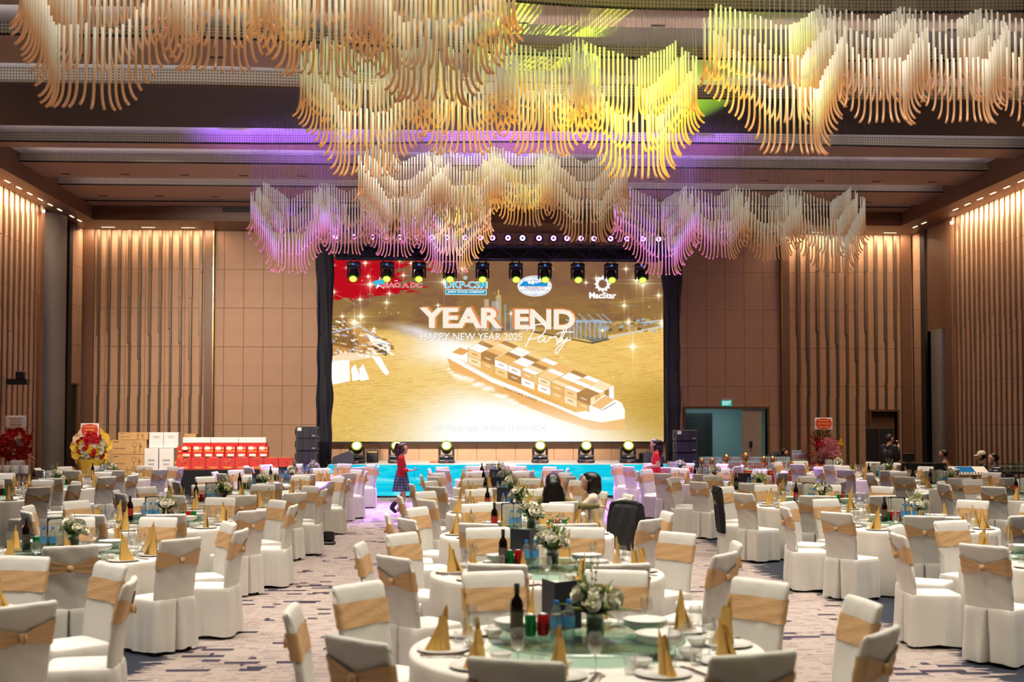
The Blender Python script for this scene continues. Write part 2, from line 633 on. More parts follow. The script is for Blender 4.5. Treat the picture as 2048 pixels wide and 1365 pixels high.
# ---- soffit ring under the ceiling along the walls
SOF = 8.0
mb = MB()
mb.box(XL, -10.66, Y0, YB, SOF, CEIL_Z)
trim_1 = struct('trim_1', mb, mt['wood'], label='brown soffit along the left wall')
trim_2 = struct('trim_2', MB().box(13.37, XR, Y0, YB, SOF, CEIL_Z), mt['wood'], label='brown soffit along the right wall')
mb = MB()
mb.box(-10.66, 13.37, 35.45, YB, SOF, CEIL_Z)
mb.box(-10.66, 13.37, 35.39, 35.45, SOF + 0.05, SOF + 0.22)
trim_3 = struct('trim_3', mb, mt['wood'], label='brown soffit along the back wall')
mb = MB().box(-6.9, -2.3, 35.36, 35.40, SOF + 0.26, SOF + 0.52)
mb.build('recess_grille', mt['black'], trim_3, smooth=False)
dash_me = MB().box(-0.02, 0.02, -0.16, 0.16, -0.01, 0.004).mesh('strip_lamp', emit_mat('strip_lamp_glow', (255, 222, 178), 3.0), False)
dash_mx = MB().box(-0.2, 0.2, -0.02, 0.02, -0.01, 0.004).mesh('strip_lamp', emit_mat('strip_lamp_glow', (255, 222, 178), 2.2), False)
for i in range(9):
    put('strip_lamp', dash_me, trim_1, (-11.1, 27.6 + i * 0.78, SOF))
    put('strip_lamp', dash_me, trim_2, (13.85, 26.4 + i * 0.78, SOF))
for y in (34.9, 35.6):
    put('strip_lamp', dash_me, trim_1, (-11.1, y, SOF))
    put('strip_lamp', dash_me, trim_2, (13.85, y, SOF))
for x in (-10.6, -9.4, -8.2, 11.2, 12.4, 13.5):
    put('strip_lamp', dash_mx, trim_3, (x, 36.75, SOF))


# ---- walls: backing, panels, slats
def panel_mesh(w, h, axis):
    g = 0.004
    mb = MB()
    t = 0.02
    rings = []
    for y, i in ((0.0, 0), (-t + 0.005, 0), (-t, 0.005)):
        rings.append([(g + i, y, g + i), (w - g - i, y, g + i), (w - g - i, y, h - g - i), (g + i, y, h - g - i)])
    mb.loft(rings, cap=(False, True))
    return mb.mesh('panel', mt['panel'], False)


PW, PH = 0.6, 1.2
pm = panel_mesh(PW, PH, 0)


def panels(wall, org, ux, n, skip=None, z0=0.8, rows=6):
    """panels in columns along ux from org; skip(i, z) leaves openings"""
    rz = math.atan2(ux[1], ux[0])
    for i in range(n):
        p = Vector(org) + Vector((ux[0], ux[1], 0)) * (i * PW)
        for k in range(-1, rows):
            z = z0 + k * PH
            h = PH
            sc = 1.0
            if k == -1:
                z, sc = 0.0, z0 / PH
            if k == rows - 1:
                sc = (SOF - z) / PH
            if skip and skip(i, z, z + PH * sc):
                continue
            put('panel', pm, wall, (p.x, p.y, z), (0, 0, rz), (1, 1, sc))


def slat_mesh(seed, h0=0.0, h1=SOF, w=0.11, d=0.09):
    """a slat in segments that step sideways and thin out, as the wall's jogging ribs do"""
    rnd = random.Random(seed)
    mb = MB()
    z = h1
    off = 0.0
    cuts = [h1, rnd.uniform(5.6, 6.9), rnd.uniform(3.9, 5.0), rnd.uniform(2.4, 3.6), h0]
    ww = [w * .95, w * 0.88, w * 0.66, w * 0.74]
    oo = [0, -0.005, 0.013, -0.004]
    for a in range(4):
        z1, z0_ = cuts[a], cuts[a + 1]
        if z0_ < h0:
            z0_ = h0
        if z1 <= h0:
            break
        x = oo[a]
        mb.bbox(x - ww[a] / 2, x + ww[a] / 2, -d + 0.012 * a, 0, z0_, z1, 0.006)
    return mb.mesh('slat', mt['slat'], False)


slats = [slat_mesh(i) for i in range(5)]

# back wall with the wide open double door (X 7.1..9.72, up to z 2.5) and a niche door on the right
mb = MB()
DX0, DX1, DZ = 7.12, 9.72, 2.5
NX0, NX1, NZ = 13.0, 13.85, 2.42
WB = YB
mb.box(XL, DX0, WB, WB + 0.25, 0, SOF + 0.6)
mb.box(DX0, DX1, WB, WB + 0.25, DZ, SOF + 0.6)
mb.box(DX1, NX0, WB, WB + 0.25, 0, SOF + 0.6)
mb.box(NX0, NX1, WB, WB + 0.25, NZ, SOF + 0.6)
mb.box(NX1, XR, WB, WB + 0.25, 0, SOF + 0.6)
mb.box(NX0, NX1, WB + 0.25, WB + 0.3, 0, NZ)
wall_back = struct('wall_back', mb, mt['wallback'], label='back wall of tan panels with bronze slatted sections')


OPENINGS = ((DX0 - 0.06, DX1 + 0.06, DZ + 0.06), (NX0 - 0.06, NX1 + 0.06, NZ + 0.06))


def put_panel(x0, x1, z0, z1):
    if x1 - x0 > 0.03 and z1 - z0 > 0.03:
        put('panel', pm, wall_back, (x0, WB - 0.002, z0), (0, 0, 0), ((x1 - x0) / PW, 1, (z1 - z0) / PH))


for i in range(43):
    x0, x1 = -11.4 + i * PW, -11.4 + (i + 1) * PW
    for z0, z1 in [(0.0, 0.8)] + [(0.8 + k * PH, 0.8 + (k + 1) * PH) for k in range(6)]:
        hit = [o for o in OPENINGS if x1 > o[0] and x0 < o[1] and z0 < o[2]]
        if not hit:
            put_panel(x0, x1, z0, z1)
            continue
        o = hit[0]                          # cut the panel round the door opening
        put_panel(x0, min(x1, o[0]), z0, z1)
        put_panel(max(x0, o[1]), x1, z0, z1)
        put_panel(max(x0, o[0]), min(x1, o[1]), max(z0, o[2]), z1)
for x in (-7.62, 10.28):
    mb = MB().box(x - 0.14, x + 0.14, WB - 0.14, WB - 0.02, 0, SOF)
    mb.build('wood_pilaster', mt['wood'], wall_back, smooth=False)
    s = 1 if x < 0 else -1
    MB().box(x + s * 0.10, x + s * 0.13, WB - 0.17, WB - 0.135, 0.0, SOF).build('brass_strip', mt['brass'], wall_back, smooth=False)
for x in (-11.3, 14.15):
    MB().box(x - 0.16, x + 0.16, WB - 0.14, WB - 0.02, 0, SOF).build('wood_pilaster', mt['wood'], wall_back, smooth=False)
for i in range(11):
    put('slat', slats[i % 5], wall_back, (-11.0 + i * 0.31, WB - 0.02, 0))
short = {k: slat_mesh(20 + k, NZ + 0.06) for k in range(3)}
for i in range(11):
    x = 10.72 + i * 0.31
    over = NX0 - 0.08 < x < NX1 + 0.06
    put('slat', short[i % 3] if over else slats[(i * 3 + 1) % 5], wall_back, (x, WB - 0.02, 0))
# niche door and its frame
mb = MB()
mb.box(NX0 - 0.06, NX0, WB - 0.1, WB + 0.25, 0, NZ + 0.06)
mb.box(NX1, NX1 + 0.06, WB - 0.1, WB + 0.25, 0, NZ + 0.06)
mb.box(NX0, NX1, WB - 0.1, WB + 0.25, NZ, NZ + 0.06)
d2 = struct('door_2', MB().box(NX0, NX1, WB + 0.2, WB + 0.25, 0, NZ), mt['wood'], label='recessed brown door on the right of the back wall')
mb.build('door_frame', mt['wood'], d2, smooth=False)
MB().box(NX0 + 0.06, NX0 + 0.09, WB + 0.16, WB + 0.2, 0.95, 1.15).build('door_handle', mt['brass'], d2, smooth=False)

# double door: jambs, the folded-back leaf and the lift lobby beyond
mb = MB()
mb.box(DX0 - 0.06, DX0, WB - 0.06, WB + 0.3, 0, DZ + 0.06)
mb.box(DX1, DX1 + 0.06, WB - 0.06, WB + 0.3, 0, DZ + 0.06)
mb.box(DX0, DX1, WB - 0.06, WB + 0.3, DZ, DZ + 0.06)
d1 = struct('door_1', mb, mt['wood'], label='wide open double door below the exit sign')
lf = MB().box(8.93, 9.55, WB + 0.02, WB + 0.075, 0.02, DZ - 0.03)
leaf = lf.build('door_leaf', M('door_leaf_paint', (176, 160, 142), 0.5, noise=(3, 0.04)), d1, smooth=False)
MB().box(9.16, 9.24, WB - 0.01, WB + 0.02, 1.28, 1.48).box(9.19, 9.21, WB - 0.02, WB, 1.16, 1.22).build('door_lock', mt['black'], leaf, smooth=False)
for z in (0.3, 1.7, 2.2):
    MB().lathe([(0.015, 0), (0.015, 0.1)], 8, (9.57, WB + 0.04, z)).build('hinge', mt['aluminium'], d1)
teal = M('lobby_wall_paint', (120, 148, 146), 0.6, noise=(2, 0.04))
mb = MB()
mb.box(6.0, 11.5, WB + 4.0, WB + 4.1, 0, 3.0)
mb.box(6.0, 6.1, WB + 0.3, WB + 4.0, 0, 3.0)
mb.box(11.4, 11.5, WB + 0.3, WB + 4.0, 0, 3.0)
mb.box(6.0, 11.5, WB + 0.3, WB + 4.1, 3.0, 3.1)
lob = struct('wall_lobby', mb, teal, label='teal wall of the lift lobby seen through the open door')
steel = M('lift_steel', (84, 92, 96), 0.22, metal=0.9, noise=(4, 0.1), aniso=(1, 1, 0.2))
lift = thing('lift', 'steel lift door with bright lintel in the lobby beyond the door', 'lift', (7.95, WB + 3.95, 0))
MB().box(-0.7, -0.01, -0.06, 0, 0, 2.25).build('door_leaf', steel, lift, smooth=False)
MB().box(0.01, 0.7, -0.06, 0, 0, 2.25).build('door_leaf', steel, lift, smooth=False)
MB().box(-0.85, -0.7, -0.1, 0.05, 0, 2.4).box(0.7, 0.85, -0.1, 0.05, 0, 2.4).box(-0.7, 0.7, -0.1, 0.05, 2.25, 2.4).build('frame', steel, lift, smooth=False)
area_light('lobby_lamp', (8.6, WB + 2.0, 2.95), (0, 0, 0), 1.5, 1.0, 60, (0.75, 0.97, 1.0))

# EXIT sign over the door
ex = thing('exit_sign', 'green illuminated exit sign over the open double door', 'sign', at_y(1453, 805, WB - 0.05))
MB().box(-0.16, 0.16, -0.03, 0.03, -0.12, 0.06).build('lightbox', emit_mat('exit_green', (20, 178, 160), 0.9), ex, smooth=False)
MB().box(-0.165, 0.165, -0.035, 0.035, 0.06, 0.12).build('housing', M('sign_white', (190, 186, 182), 0.6, noise=(9, 0.03)), ex, smooth=False)


def text_mesh(txt, size, mat, bold=0.0, shear=0.0, align='CENTER', space=1.0, depth=0.0, name='lettering'):
    cu = bpy.data.curves.new(name, 'FONT')
    cu.body = txt
    cu.size = size
    cu.align_x = align
    cu.align_y = 'CENTER'
    cu.offset = bold
    cu.shear = shear
    cu.space_character = space
    cu.extrude = depth
    cu.resolution_u = 3
    o = bpy.data.objects.new(name, cu)
    me = bpy.data.meshes.new_from_object(o)
    me.name = name
    me.materials.clear()
    me.materials.append(mat)
    bpy.data.objects.remove(o)
    return me


def text(txt, loc, size, mat, parent, bold=0.0, shear=0.0, align='CENTER', space=1.0, sx=1.0, name='lettering', depth=0.0, rot=(PI / 2, 0, 0)):
    return put(name, text_mesh(txt, size, mat, bold, shear, align, space, depth, name), parent, loc, rot, (sx, 1, 1))


white_glow = emit_mat('sign_white_glow', (250, 255, 255), 1.0)
text('EXIT', (0, -0.034, -0.035), 0.17, white_glow, ex, 0.003, sx=0.75)

# left wall: backing with the column recess (Y 33.8..35.8)
mb = MB()
LR0, LR1 = 33.55, 35.75
mb.box(XL - 0.25, XL, Y0, LR0, 0, SOF + 0.6)
mb.box(XL - 0.25, XL, LR1, YB + 0.25, 0, SOF + 0.6)
mb.box(XL - 1.6, XL - 1.5, LR0 - 0.3, LR1 + 0.3, 0, SOF + 0.6)
mb.box(XL - 1.5, XL, LR0 - 0.1, LR0, 0, SOF + 0.6)
mb.box(XL - 1.5, XL, LR1, LR1 + 0.1, 0, SOF + 0.6)
wall_left = struct('wall_left', mb, mt['wallback'], label='left wall of tan panels with bronze slats')
wall_left.data.materials[0] = mt['wallback']
mb = MB()
mb.box(XL - 0.1, XL + 0.1, LR0 - 0.3, LR0, 0, SOF)
mb.build('wood_pilaster', mt['wood'], wall_left, smooth=False)
MB().box(XL - 0.1, XL + 0.08, LR1, LR1 + 0.3, 0, SOF).build('wood_pilaster', mt['darkwood'], wall_left, smooth=False)
colm = MB().lathe([(0.75, 0), (0.75, SOF)], 40, (XL - 0.5, 34.85, 0))
struct('wall_column_left', colm, mt['column'], smooth=True, label='grey round column in the recess of the left wall')
panels(wall_left, (XL + 0.002, 24.85, 0), (0, 1), 14, rows=6)
panels(wall_left, (XL + 0.002, 36.1, 0), (0, 1), 2, lambda i, a, b: i == 0 and b < 3.3)
for i in range(20):
    put('slat', slats[(i * 2) % 5], wall_left, (XL + 0.02, 33.0 - i * 0.38, 0), (0, 0, PI / 2), (1, .5, 1))
d3 = struct('door_3', MB().box(XL - 0.02, XL + 0.01, 36.1, 36.7, 0, 3.2), mt['darkwood'], label='dark narrow door in the left wall by the corner')
MB().box(XL, XL + 0.06, 36.05, 36.1, 0, 3.25).box(XL, XL + 0.06, 36.7, 36.75, 0, 3.25).box(XL, XL + 0.06, 36.05, 36.75, 3.2, 3.25).build('door_frame', mt['wood'], d3, smooth=False)

# right wall with its recess (Y 34.55..36.0, lintel at 4.85)
mb = MB()
RR0, RR1 = 34.6, 36.1
mb.box(XR, XR + 0.25, Y0, RR0, 0, SOF + 0.6)
mb.box(XR, XR + 0.25, RR1, YB + 0.25, 0, SOF + 0.6)
mb.box(XR + 1.5, XR + 1.6, RR0 - 0.3, RR1 + 0.3, 0, SOF + 0.6)
mb.box(XR, XR + 1.5, RR0 - 0.1, RR0, 0, SOF + 0.6)
mb.box(XR, XR + 1.5, RR1, RR1 + 0.1, 0, SOF + 0.6)
wall_right = struct('wall_right', mb, mt['wallback'], label='right wall of tan panels with bronze slats')
MB().box(XR - 0.08, XR + 0.2, RR0 - 0.5, RR0, 0, SOF).build('wood_pilaster', mt['wood'], wall_right, smooth=False)
MB().box(XR - 0.08, XR + 0.1, RR1, RR1 + 0.35, 0, SOF).build('wood_pilaster', mt['darkwood'], wall_right, smooth=False)
MB().box(XR - 0.02, XR + 0.2, RR0, RR1, 4.85, SOF).build('wood_lintel', mt['wood'], wall_right, smooth=False)
struct('wall_column_right', MB().lathe([(0.66, 0), (0.66, 4.85)], 40, (XR + 0.5, 35.35, 0)), mt['column'], smooth=True, label='grey round column in the recess of the right wall')
panels(wall_right, (XR - 0.002, 34.1, 0), (0, -1), 16)
panels(wall_right, (XR - 0.002, 37.2, 0), (0, -1), 1)
for i in range(26):
    put('slat', slats[(i * 2 + 1) % 5], wall_right, (XR - 0.02, 33.9 - i * 0.31, 0), (0, 0, -PI / 2), (1, .5, 1))
# rear wall behind the camera closes the hall
struct('wall_rear', MB().box(XL - 0.2, XR + 0.2, Y0 - 0.2, Y0, 0, SOF + 0.7), mt['panel'], label='plain tan rear wall behind the camera')
for px, py in ((62, 415), (151, 447)):
    p = at_y(px, py, 33.2 if px < 100 else 36.2)
    c = thing('security_camera', 'small white security camera under the left soffit by the ' + ('recess' if px < 100 else 'corner'), 'camera', (XL + 0.12, p.y, 7.85))
    MB().cbox(0, 0, 0.1, 0.05, 0.05, 0.12).build('bracket', mt['aluminium'], c)
    MB().tube([(0, 0.02, 0), (0.1, -0.12, -0.03)], 0.045, 10).build('housing', M('camera_white', (210, 208, 204), 0.5, noise=(9, 0.03)), c)
c = thing('security_camera', 'small white security camera under the right soffit', 'camera', (XR - 0.15, 33.75, 7.82))
MB().cbox(0, 0, 0.1, 0.05, 0.05, 0.12).build('bracket', mt['aluminium'], c)
MB().tube([(0, 0.02, 0), (-0.1, -0.14, -0.03)], 0.05, 10).build('housing', M('camera_white', (210, 208, 204), 0.5, noise=(9, 0.03)), c)
p = at_y(4, 757, 31.2)
c = thing('wall_spotlight', 'black projector bracket on the left wall at the frame edge', 'lamp', (XL + 0.1, 31.0, p.z - 0.05))
MB().box(0, 0.5, -0.12, 0.12, -0.12, 0.02).build('shelf', mt['black'], c, smooth=False)
MB().bbox(0.2, 0.42, -0.08, 0.08, 0.02, 0.22, 0.02).build('body', mt['black'], c)
# ================================================================== STAGE
ST_Y0, ST_Y1, ST_Z = 33.1, 37.1, 0.9
ST_X0, ST_X1 = -3.55, 5.95
stage = thing('stage', 'low stage with pale deck in front of the big screen', 'stage', (0, 0, 0))
deck = MB().box(ST_X0, ST_X1, ST_Y0 + 0.12, ST_Y1, 0.0, ST_Z - 0.04)
deck.build('platform', M('stage_skirt', (150, 146, 150), 0.8, noise=(3, 0.05)), stage, smooth=False)
MB().box(ST_X0, ST_X1, ST_Y0 + 0.1, ST_Y1, ST_Z - 0.04, ST_Z).build('deck', M('stage_deck', (190, 186, 186), 0.45, noise=(2, 0.05)), stage, smooth=False)
GX0, GX1 = 0.62, 1.62                     # gap of the fascia where the steps go up
steps = thing('stage_steps', 'pale steps up the middle of the stage front', 'steps', ((GX0 + GX1) / 2, ST_Y0, 0))
pale = M('step_paint', (206, 196, 206), 0.6, noise=(4, 0.04))
for k in range(4):
    MB().box(-0.5, 0.5, -0.28 * (4 - k), -0.28 * (3 - k), 0, 0.18 * (k + 1)).build('step', pale, steps, smooth=False)


def sea_led():
    m = bpy.data.materials.new('sea_led')
    m.use_nodes = True
    nt = m.node_tree
    nt.nodes.clear()
    N, Lk = nt.nodes, nt.links
    out = N.new('ShaderNodeOutputMaterial')
    e = N.new('ShaderNodeEmission')
    tc = N.new('ShaderNodeTexCoord')
    mp = N.new('ShaderNodeMapping')
    mp.inputs['Scale'].default_value = (0.5, 1, 3.5)
    Lk.new(tc.outputs['Object'], mp.inputs[0])
    n = N.new('ShaderNodeTexNoise')
    n.inputs['Scale'].default_value = 1.6
    n.inputs['Detail'].default_value = 4
    n.inputs['Distortion'].default_value = 0.8
    Lk.new(mp.outputs[0], n.inputs['Vector'])
    r = N.new('ShaderNodeValToRGB')
    el = r.color_ramp.elements
    el[0].position, el[0].color = 0.25, (*lin(30, 176, 226), 1)
    el[1].position, el[1].color = 0.48, (*lin(16, 214, 240), 1)
    a = el.new(0.6)
    a.color = (*lin(60, 226, 244), 1)
    a = el.new(0.72)
    a.color = (*lin(150, 240, 250), 1)
    Lk.new(n.outputs['Fac'], r.inputs[0])
    Lk.new(r.outputs[0], e.inputs[0])
    e.inputs[1].default_value = 0.95
    Lk.new(e.outputs[0], out.inputs[0])
    return m


sea = sea_led()
for x0, x1, nm in ((ST_X0, GX0, 'left'), (GX1, ST_X1, 'right')):
    f = thing('stage_fascia', 'bright cyan water picture on the LED stage front %s of the steps' % nm, 'led screen', (x0, ST_Y0, 0))
    n = int(round((x1 - x0) / 0.5))
    w = (x1 - x0) / n
    tile = MB().box(0.001, w - 0.001, 0, 0.06, 0.04, ST_Z - 0.005)
    big = MB().box(0, x1 - x0, 0.0, 0.06, 0.05, ST_Z - 0.005)
    big.build('picture', sea, f, smooth=False)
    MB().box(-0.01, x1 - x0 + 0.01, 0.005, 0.08, 0.0, 0.05).build('base_rail', mt['black'], f, smooth=False)

# ------------------------------------------------------------------ the big LED screen and its picture
SX0, SX1, SY0, SY1 = 657.0, 1325.0, 520.0, 884.0       # the picture's own pixel frame
SCY = 36.92                                            # the wall hangs right behind it
_a, _b = at_y(658, 884, SCY), at_y(1326, 522, SCY)
SCR = Vector((_a.x, SCY, _a.z))
SW, SH = _b.x - _a.x, _b.z - _a.z
KX, KZ = SW / (SX1 - SX0), SH / (SY1 - SY0)


def S(x, y, lay=0.0):
    return ((x - SX0) * KX, -0.002 - lay * 0.0012, (SY1 - y) * KZ)


def value_noise(W, H, sx, sy, seed, octaves=3):
    rs = np.random.RandomState(seed)
    out = np.zeros((H, W))
    amp, tot = 1.0, 0.0
    for o in range(octaves):
        gw, gh = int(W / sx) + 3, int(H / sy) + 3
        g = rs.rand(gh, gw)
        xs, ys = np.arange(W) / sx, np.arange(H) / sy
        xi, yi = xs.astype(int), ys.astype(int)
        fx, fy = xs - xi, ys - yi
        fx, fy = fx * fx * (3 - 2 * fx), fy * fy * (3 - 2 * fy)
        a = g[np.ix_(yi, xi)] * (1 - fx) + g[np.ix_(yi, xi + 1)] * fx
        b = g[np.ix_(yi + 1, xi)] * (1 - fx) + g[np.ix_(yi + 1, xi + 1)] * fx
        out += amp * (a * (1 - fy)[:, None] + b * fy[:, None])
        tot += amp
        amp *= 0.5
        sx, sy = max(1.5, sx / 2), max(1.5, sy / 2)
    return out / tot


def paint_screen():
    W, H = 669, 365
    gx, gy = np.meshgrid(np.arange(W) + SX0, np.arange(H) + SY0)
    img = np.zeros((H, W, 3))

    def col(r, g, b):
        return np.array([r, g, b]) / 255.0

    def blend(mask, c):
        img[:] = img * (1 - mask[..., None]) + c * mask[..., None]

    def sm(a, b, v):
        t = np.clip((v - a) / (b - a), 0, 1)
        return t * t * (3 - 2 * t)

    def win(x0, y0, x1, y1):
        return (slice(int(max(0, y0 - SY0)), int(max(0, min(H, y1 - SY0 + 1)))), slice(int(max(0, x0 - SX0)), int(max(0, min(W, x1 - SX0 + 1)))))

    def wblend(w, mask, c):
        img[w] = img[w] * (1 - mask[..., None]) + c * mask[..., None]

    def poly(pts, c, soft=1.0):
        P_ = np.array(pts, float)
        w = win(P_[:, 0].min() - 1, P_[:, 1].min() - 1, P_[:, 0].max() + 1, P_[:, 1].max() + 1)
        X_, Y_ = gx[w], gy[w]
        inside = np.zeros(X_.shape, bool)
        n = len(pts)
        for i in range(n):
            (x1, y1), (x2, y2) = pts[i], pts[(i + 1) % n]
            if y1 == y2:
                continue
            cond = (y1 > Y_) != (y2 > Y_)
            xi = (x2 - x1) * (Y_ - y1) / (y2 - y1) + x1
            inside ^= cond & (X_ < xi)
        wblend(w, inside * soft, np.array(c) / 255.0)

    def line(x1, y1, x2, y2, wd, c, a=1.0):
        w = win(min(x1, x2) - 3, min(y1, y2) - 3, max(x1, x2) + 3, max(y1, y2) + 3)
        X_, Y_ = gx[w], gy[w]
        d = np.array([x2 - x1, y2 - y1], float)
        L = max(1e-6, np.hypot(*d))
        t = np.clip(((X_ - x1) * d[0] + (Y_ - y1) * d[1]) / L ** 2, 0, 1)
        dist = np.hypot(X_ - x1 - t * d[0], Y_ - y1 - t * d[1])
        wblend(w, np.clip(wd - dist + 0.5, 0, 1) * a, np.array(c) / 255.0)

    def puff(x, y, rx, ry, c, a):
        w = win(x - 3 * rx, y - 3 * ry, x + 3 * rx, y + 3 * ry)
        wblend(w, np.exp(-(((gx[w] - x) / rx) ** 2 + ((gy[w] - y) / ry) ** 2)) * a, c)

    n1 = value_noise(W, H, 60, 30, 1)
    n2 = value_noise(W, H, 16, 5, 2)
    n3 = value_noise(W, H, 5, 2, 3)
    # sky: umber to bronze
    img[:] = col(128, 92, 62)
    blend(sm(540, 650, gy + (n1 - .5) * 70), col(150, 114, 62))
    blend(sm(.45, .7, n1) * .6, col(118, 80, 66))
    blend(sm(.5, .75, n2) * .35 * sm(560, 640, gy), col(176, 138, 66))
    blend(sm(0.45, 0.62, n2) * .35 * sm(600, 650, gy) * sm(1010, 1060, gx), col(88, 62, 36))
    # the red corner with its ragged edge
    e = (gx - 800) * 0.8 + np.maximum(0, gy - 585) * 6 + (n2 - .5) * 150 + (n3 - .5) * 60 - np.maximum(0, 560 - gy) * .5
    blend(1 - sm(-8, 8, e), col(178, 12, 26))
    # the sea
    hor = 662 - 14 * sm(1000, 1330, gx) + 18 * sm(760, 900, gx) - 20 * sm(900, 1060, gx)
    sea_m = sm(-6, 10, gy - hor + (n2 - .5) * 10)
    blend(sea_m, col(230, 186, 98))
    blend(sea_m * sm(700, 880, gy) * .7, col(210, 172, 84))
    blend(np.exp(-(((gx - 960) / 190) ** 2 + ((gy - 780) / 120) ** 2)) * .55 * sea_m, col(250, 226, 170))
    wv = np.sin(gy * 1.05 + 9 * n1 + (gx * .12)) * .5 + .5
    blend(sea_m * wv * .22 * sm(.35, .65, n2), col(160, 116, 40))
    blend(sea_m * sm(.5, .72, n3) * .35, col(240, 206, 120))
    blend(sea_m * sm(1180, 1320, gx) * sm(730, 800, gy) * .4, col(150, 116, 34))
    # the wake: cold-white beam from the horizon down to the ship
    cx = 800 + (gy - 650) * 2.3
    blend(np.exp(-((gx - cx) / (26 + (gy - 640) * .5)) ** 2) * sm(640, 665, gy) * (1 - sm(705, 760, gy)) * .8, col(236, 232, 236))
    blend(np.exp(-(((gx - 915) / 90) ** 2 + ((gy - 706) / 24) ** 2)) * .95, col(255, 252, 246))
    # white glow at the foot of the picture
    cx2 = 870 + (gy - 770) * 1.4
    blend(np.exp(-((gx - cx2 - 30) / (18 + np.maximum(0, gy - 760) * 1.6)) ** 2) * sm(755, 830, gy) * .95, col(255, 250, 244))
    blend(np.exp(-(((gx - 985) / 140) ** 2 + ((gy - 880) / 60) ** 2)) * 1.0, col(255, 253, 250))
    blend(np.exp(-(((gx - 985) / 95) ** 2 + ((gy - 880) / 50) ** 2)) * 1.0, col(255, 255, 254))
    # the quay and ships on the left
    rs = np.random.RandomState(5)
    poly([(657, 640), (700, 640), (722, 652), (752, 672), (780, 688), (776, 712), (740, 704), (700, 722), (657, 732)], (196, 140, 74))
    poly([(657, 640), (690, 636), (716, 690), (700, 700), (657, 690)], (128, 92, 52), .8)
    poly([(657, 716), (690, 706), (746, 712), (750, 716), (657, 730)], (240, 214, 180))
    poly([(657, 724), (696, 722), (698, 764), (657, 772)], (250, 244, 238))
    for x in (700, 716):
        poly([(x, 740), (x + 8, 730), (x + 20, 760), (x + 3, 764)], (255, 252, 248))
    poly([(741, 715), (757, 715), (776, 748), (770, 752), (760, 742)], (255, 250, 246))
    poly([(728, 668), (748, 676), (780, 690), (776, 706), (770, 714), (752, 706)], (246, 240, 232))
    poly([(738, 690), (752, 706), (770, 714), (774, 706)], (120, 86, 48))
    for i in range(150):
        x, y = rs.uniform(660, 778), 0
        y = rs.uniform(640 + max(0, (x - 700)) * .55, 712 - max(0, (x - 740)) * .1)
        w, h = rs.uniform(2, 12), rs.uniform(1, 4)
        poly([(x, y), (x + w, y + h * .6), (x + w, y + h * 1.6), (x, y + h)],
             [(255, 246, 232), (232, 196, 140), (110, 78, 44), (170, 180, 196), (248, 232, 204)][rs.randint(5)], .85)
    line(657, 668, 716, 655, 1.2, (186, 200, 224))
    line(716, 655, 745, 672, 1.2, (186, 200, 224))
    line(700, 640, 716, 655, 1.0, (186, 200, 224))
    for x in range(657, 716, 3):
        line(x, 585 + (x - 657) * .5, x + 1, 586 + (x - 657) * .5, .5, (230, 200, 140), .7)
    # skyline
    for x, y, w, c in ((965, 600, 9, (206, 206, 204)), (988, 592, 11, (214, 200, 170)), (980, 604, 14, (176, 186, 198)), (1005, 610, 4, (150, 178, 206)),
                       (958, 628, 8, (186, 188, 190)), (1016, 622, 7, (150, 170, 196)), (947, 634, 8, (200, 190, 170)), (1025, 632, 6, (170, 176, 190)), (1040, 640, 12, (150, 156, 168))):
        poly([(x, y), (x + w, y), (x + w, 664), (x, 664)], c, .55)
    line(993, 581, 993, 596, 1.0, (236, 196, 90))
    # cranes and quay on the right
    poly([(1060, 664), (1180, 682), (1214, 676), (1214, 671), (1320, 652), (1325, 644), (1240, 640), (1120, 655)], (150, 118, 70), .8)
    poly([(1150, 668), (1182, 686), (1216, 680), (1212, 674), (1180, 676)], (122, 116, 96))
    line(1060, 664, 1182, 687, 1.2, (70, 58, 44))
    line(1182, 687, 1215, 679, 1.0, (70, 58, 44))
    for x in (1136, 1150, 1168, 1186, 1198):
        line(x, 640 + (x - 1130) * .05, x, 678, .9, (160, 184, 214))
        line(x + 9, 640 + (x - 1130) * .05, x + 9, 676, .8, (160, 184, 214))
        line(x - 8, 640, x + 24, 646, 1.0, (160, 184, 214))
        line(x, 644, x + 9, 662, .7, (160, 184, 214))
        line(x + 4, 628, x + 22, 644, .7, (160, 184, 214))
    for i in range(34):
        x, y = rs.uniform(1206, 1322), rs.uniform(636, 660)
        poly([(x, y), (x + 8, y - 1), (x + 8, y + 4), (x, y + 5)], [(96, 70, 34), (196, 160, 92), (150, 176, 206)][rs.randint(3)], .8)
    line(1214, 676, 1325, 652, 1.6, (190, 200, 216), .9)
    line(1280, 645, 1325, 640, 1.2, (190, 204, 226), .9)
    # the container ship
    poly([(890, 716), (935, 740), (1060, 793), (1150, 832), (1200, 843), (1247, 834), (1243, 862), (1180, 860), (1110, 838), (1000, 795), (900, 745)], (232, 176, 104))
    poly([(889, 716), (902, 712), (980, 757), (1113, 808), (1150, 824), (1228, 800), (1240, 806), (1247, 822), (1247, 838), (1200, 846), (1160, 838), (1100, 812), (980, 766)], (252, 246, 238))
    poly([(905, 716), (925, 708), (1160, 808), (1172, 822), (1148, 826), (1060, 790)], (236, 180, 96))
    poly([(893, 714), (912, 703), (934, 710), (934, 728), (905, 716)], (250, 246, 240))
    poly([(900, 706), (916, 696), (936, 703), (920, 712)], (226, 164, 92))
    e_ = np.array([26.6, 10.7])
    a_ = np.array([9.4, -4.9])
    dwn = np.array([0.0, 14.6])
    p0 = np.array([932.0, 698.0])
    cols_ = [(252, 246, 238), (244, 204, 140), (236, 184, 112), (176, 130, 76), (248, 222, 176), (255, 253, 250), (232, 180, 106)]
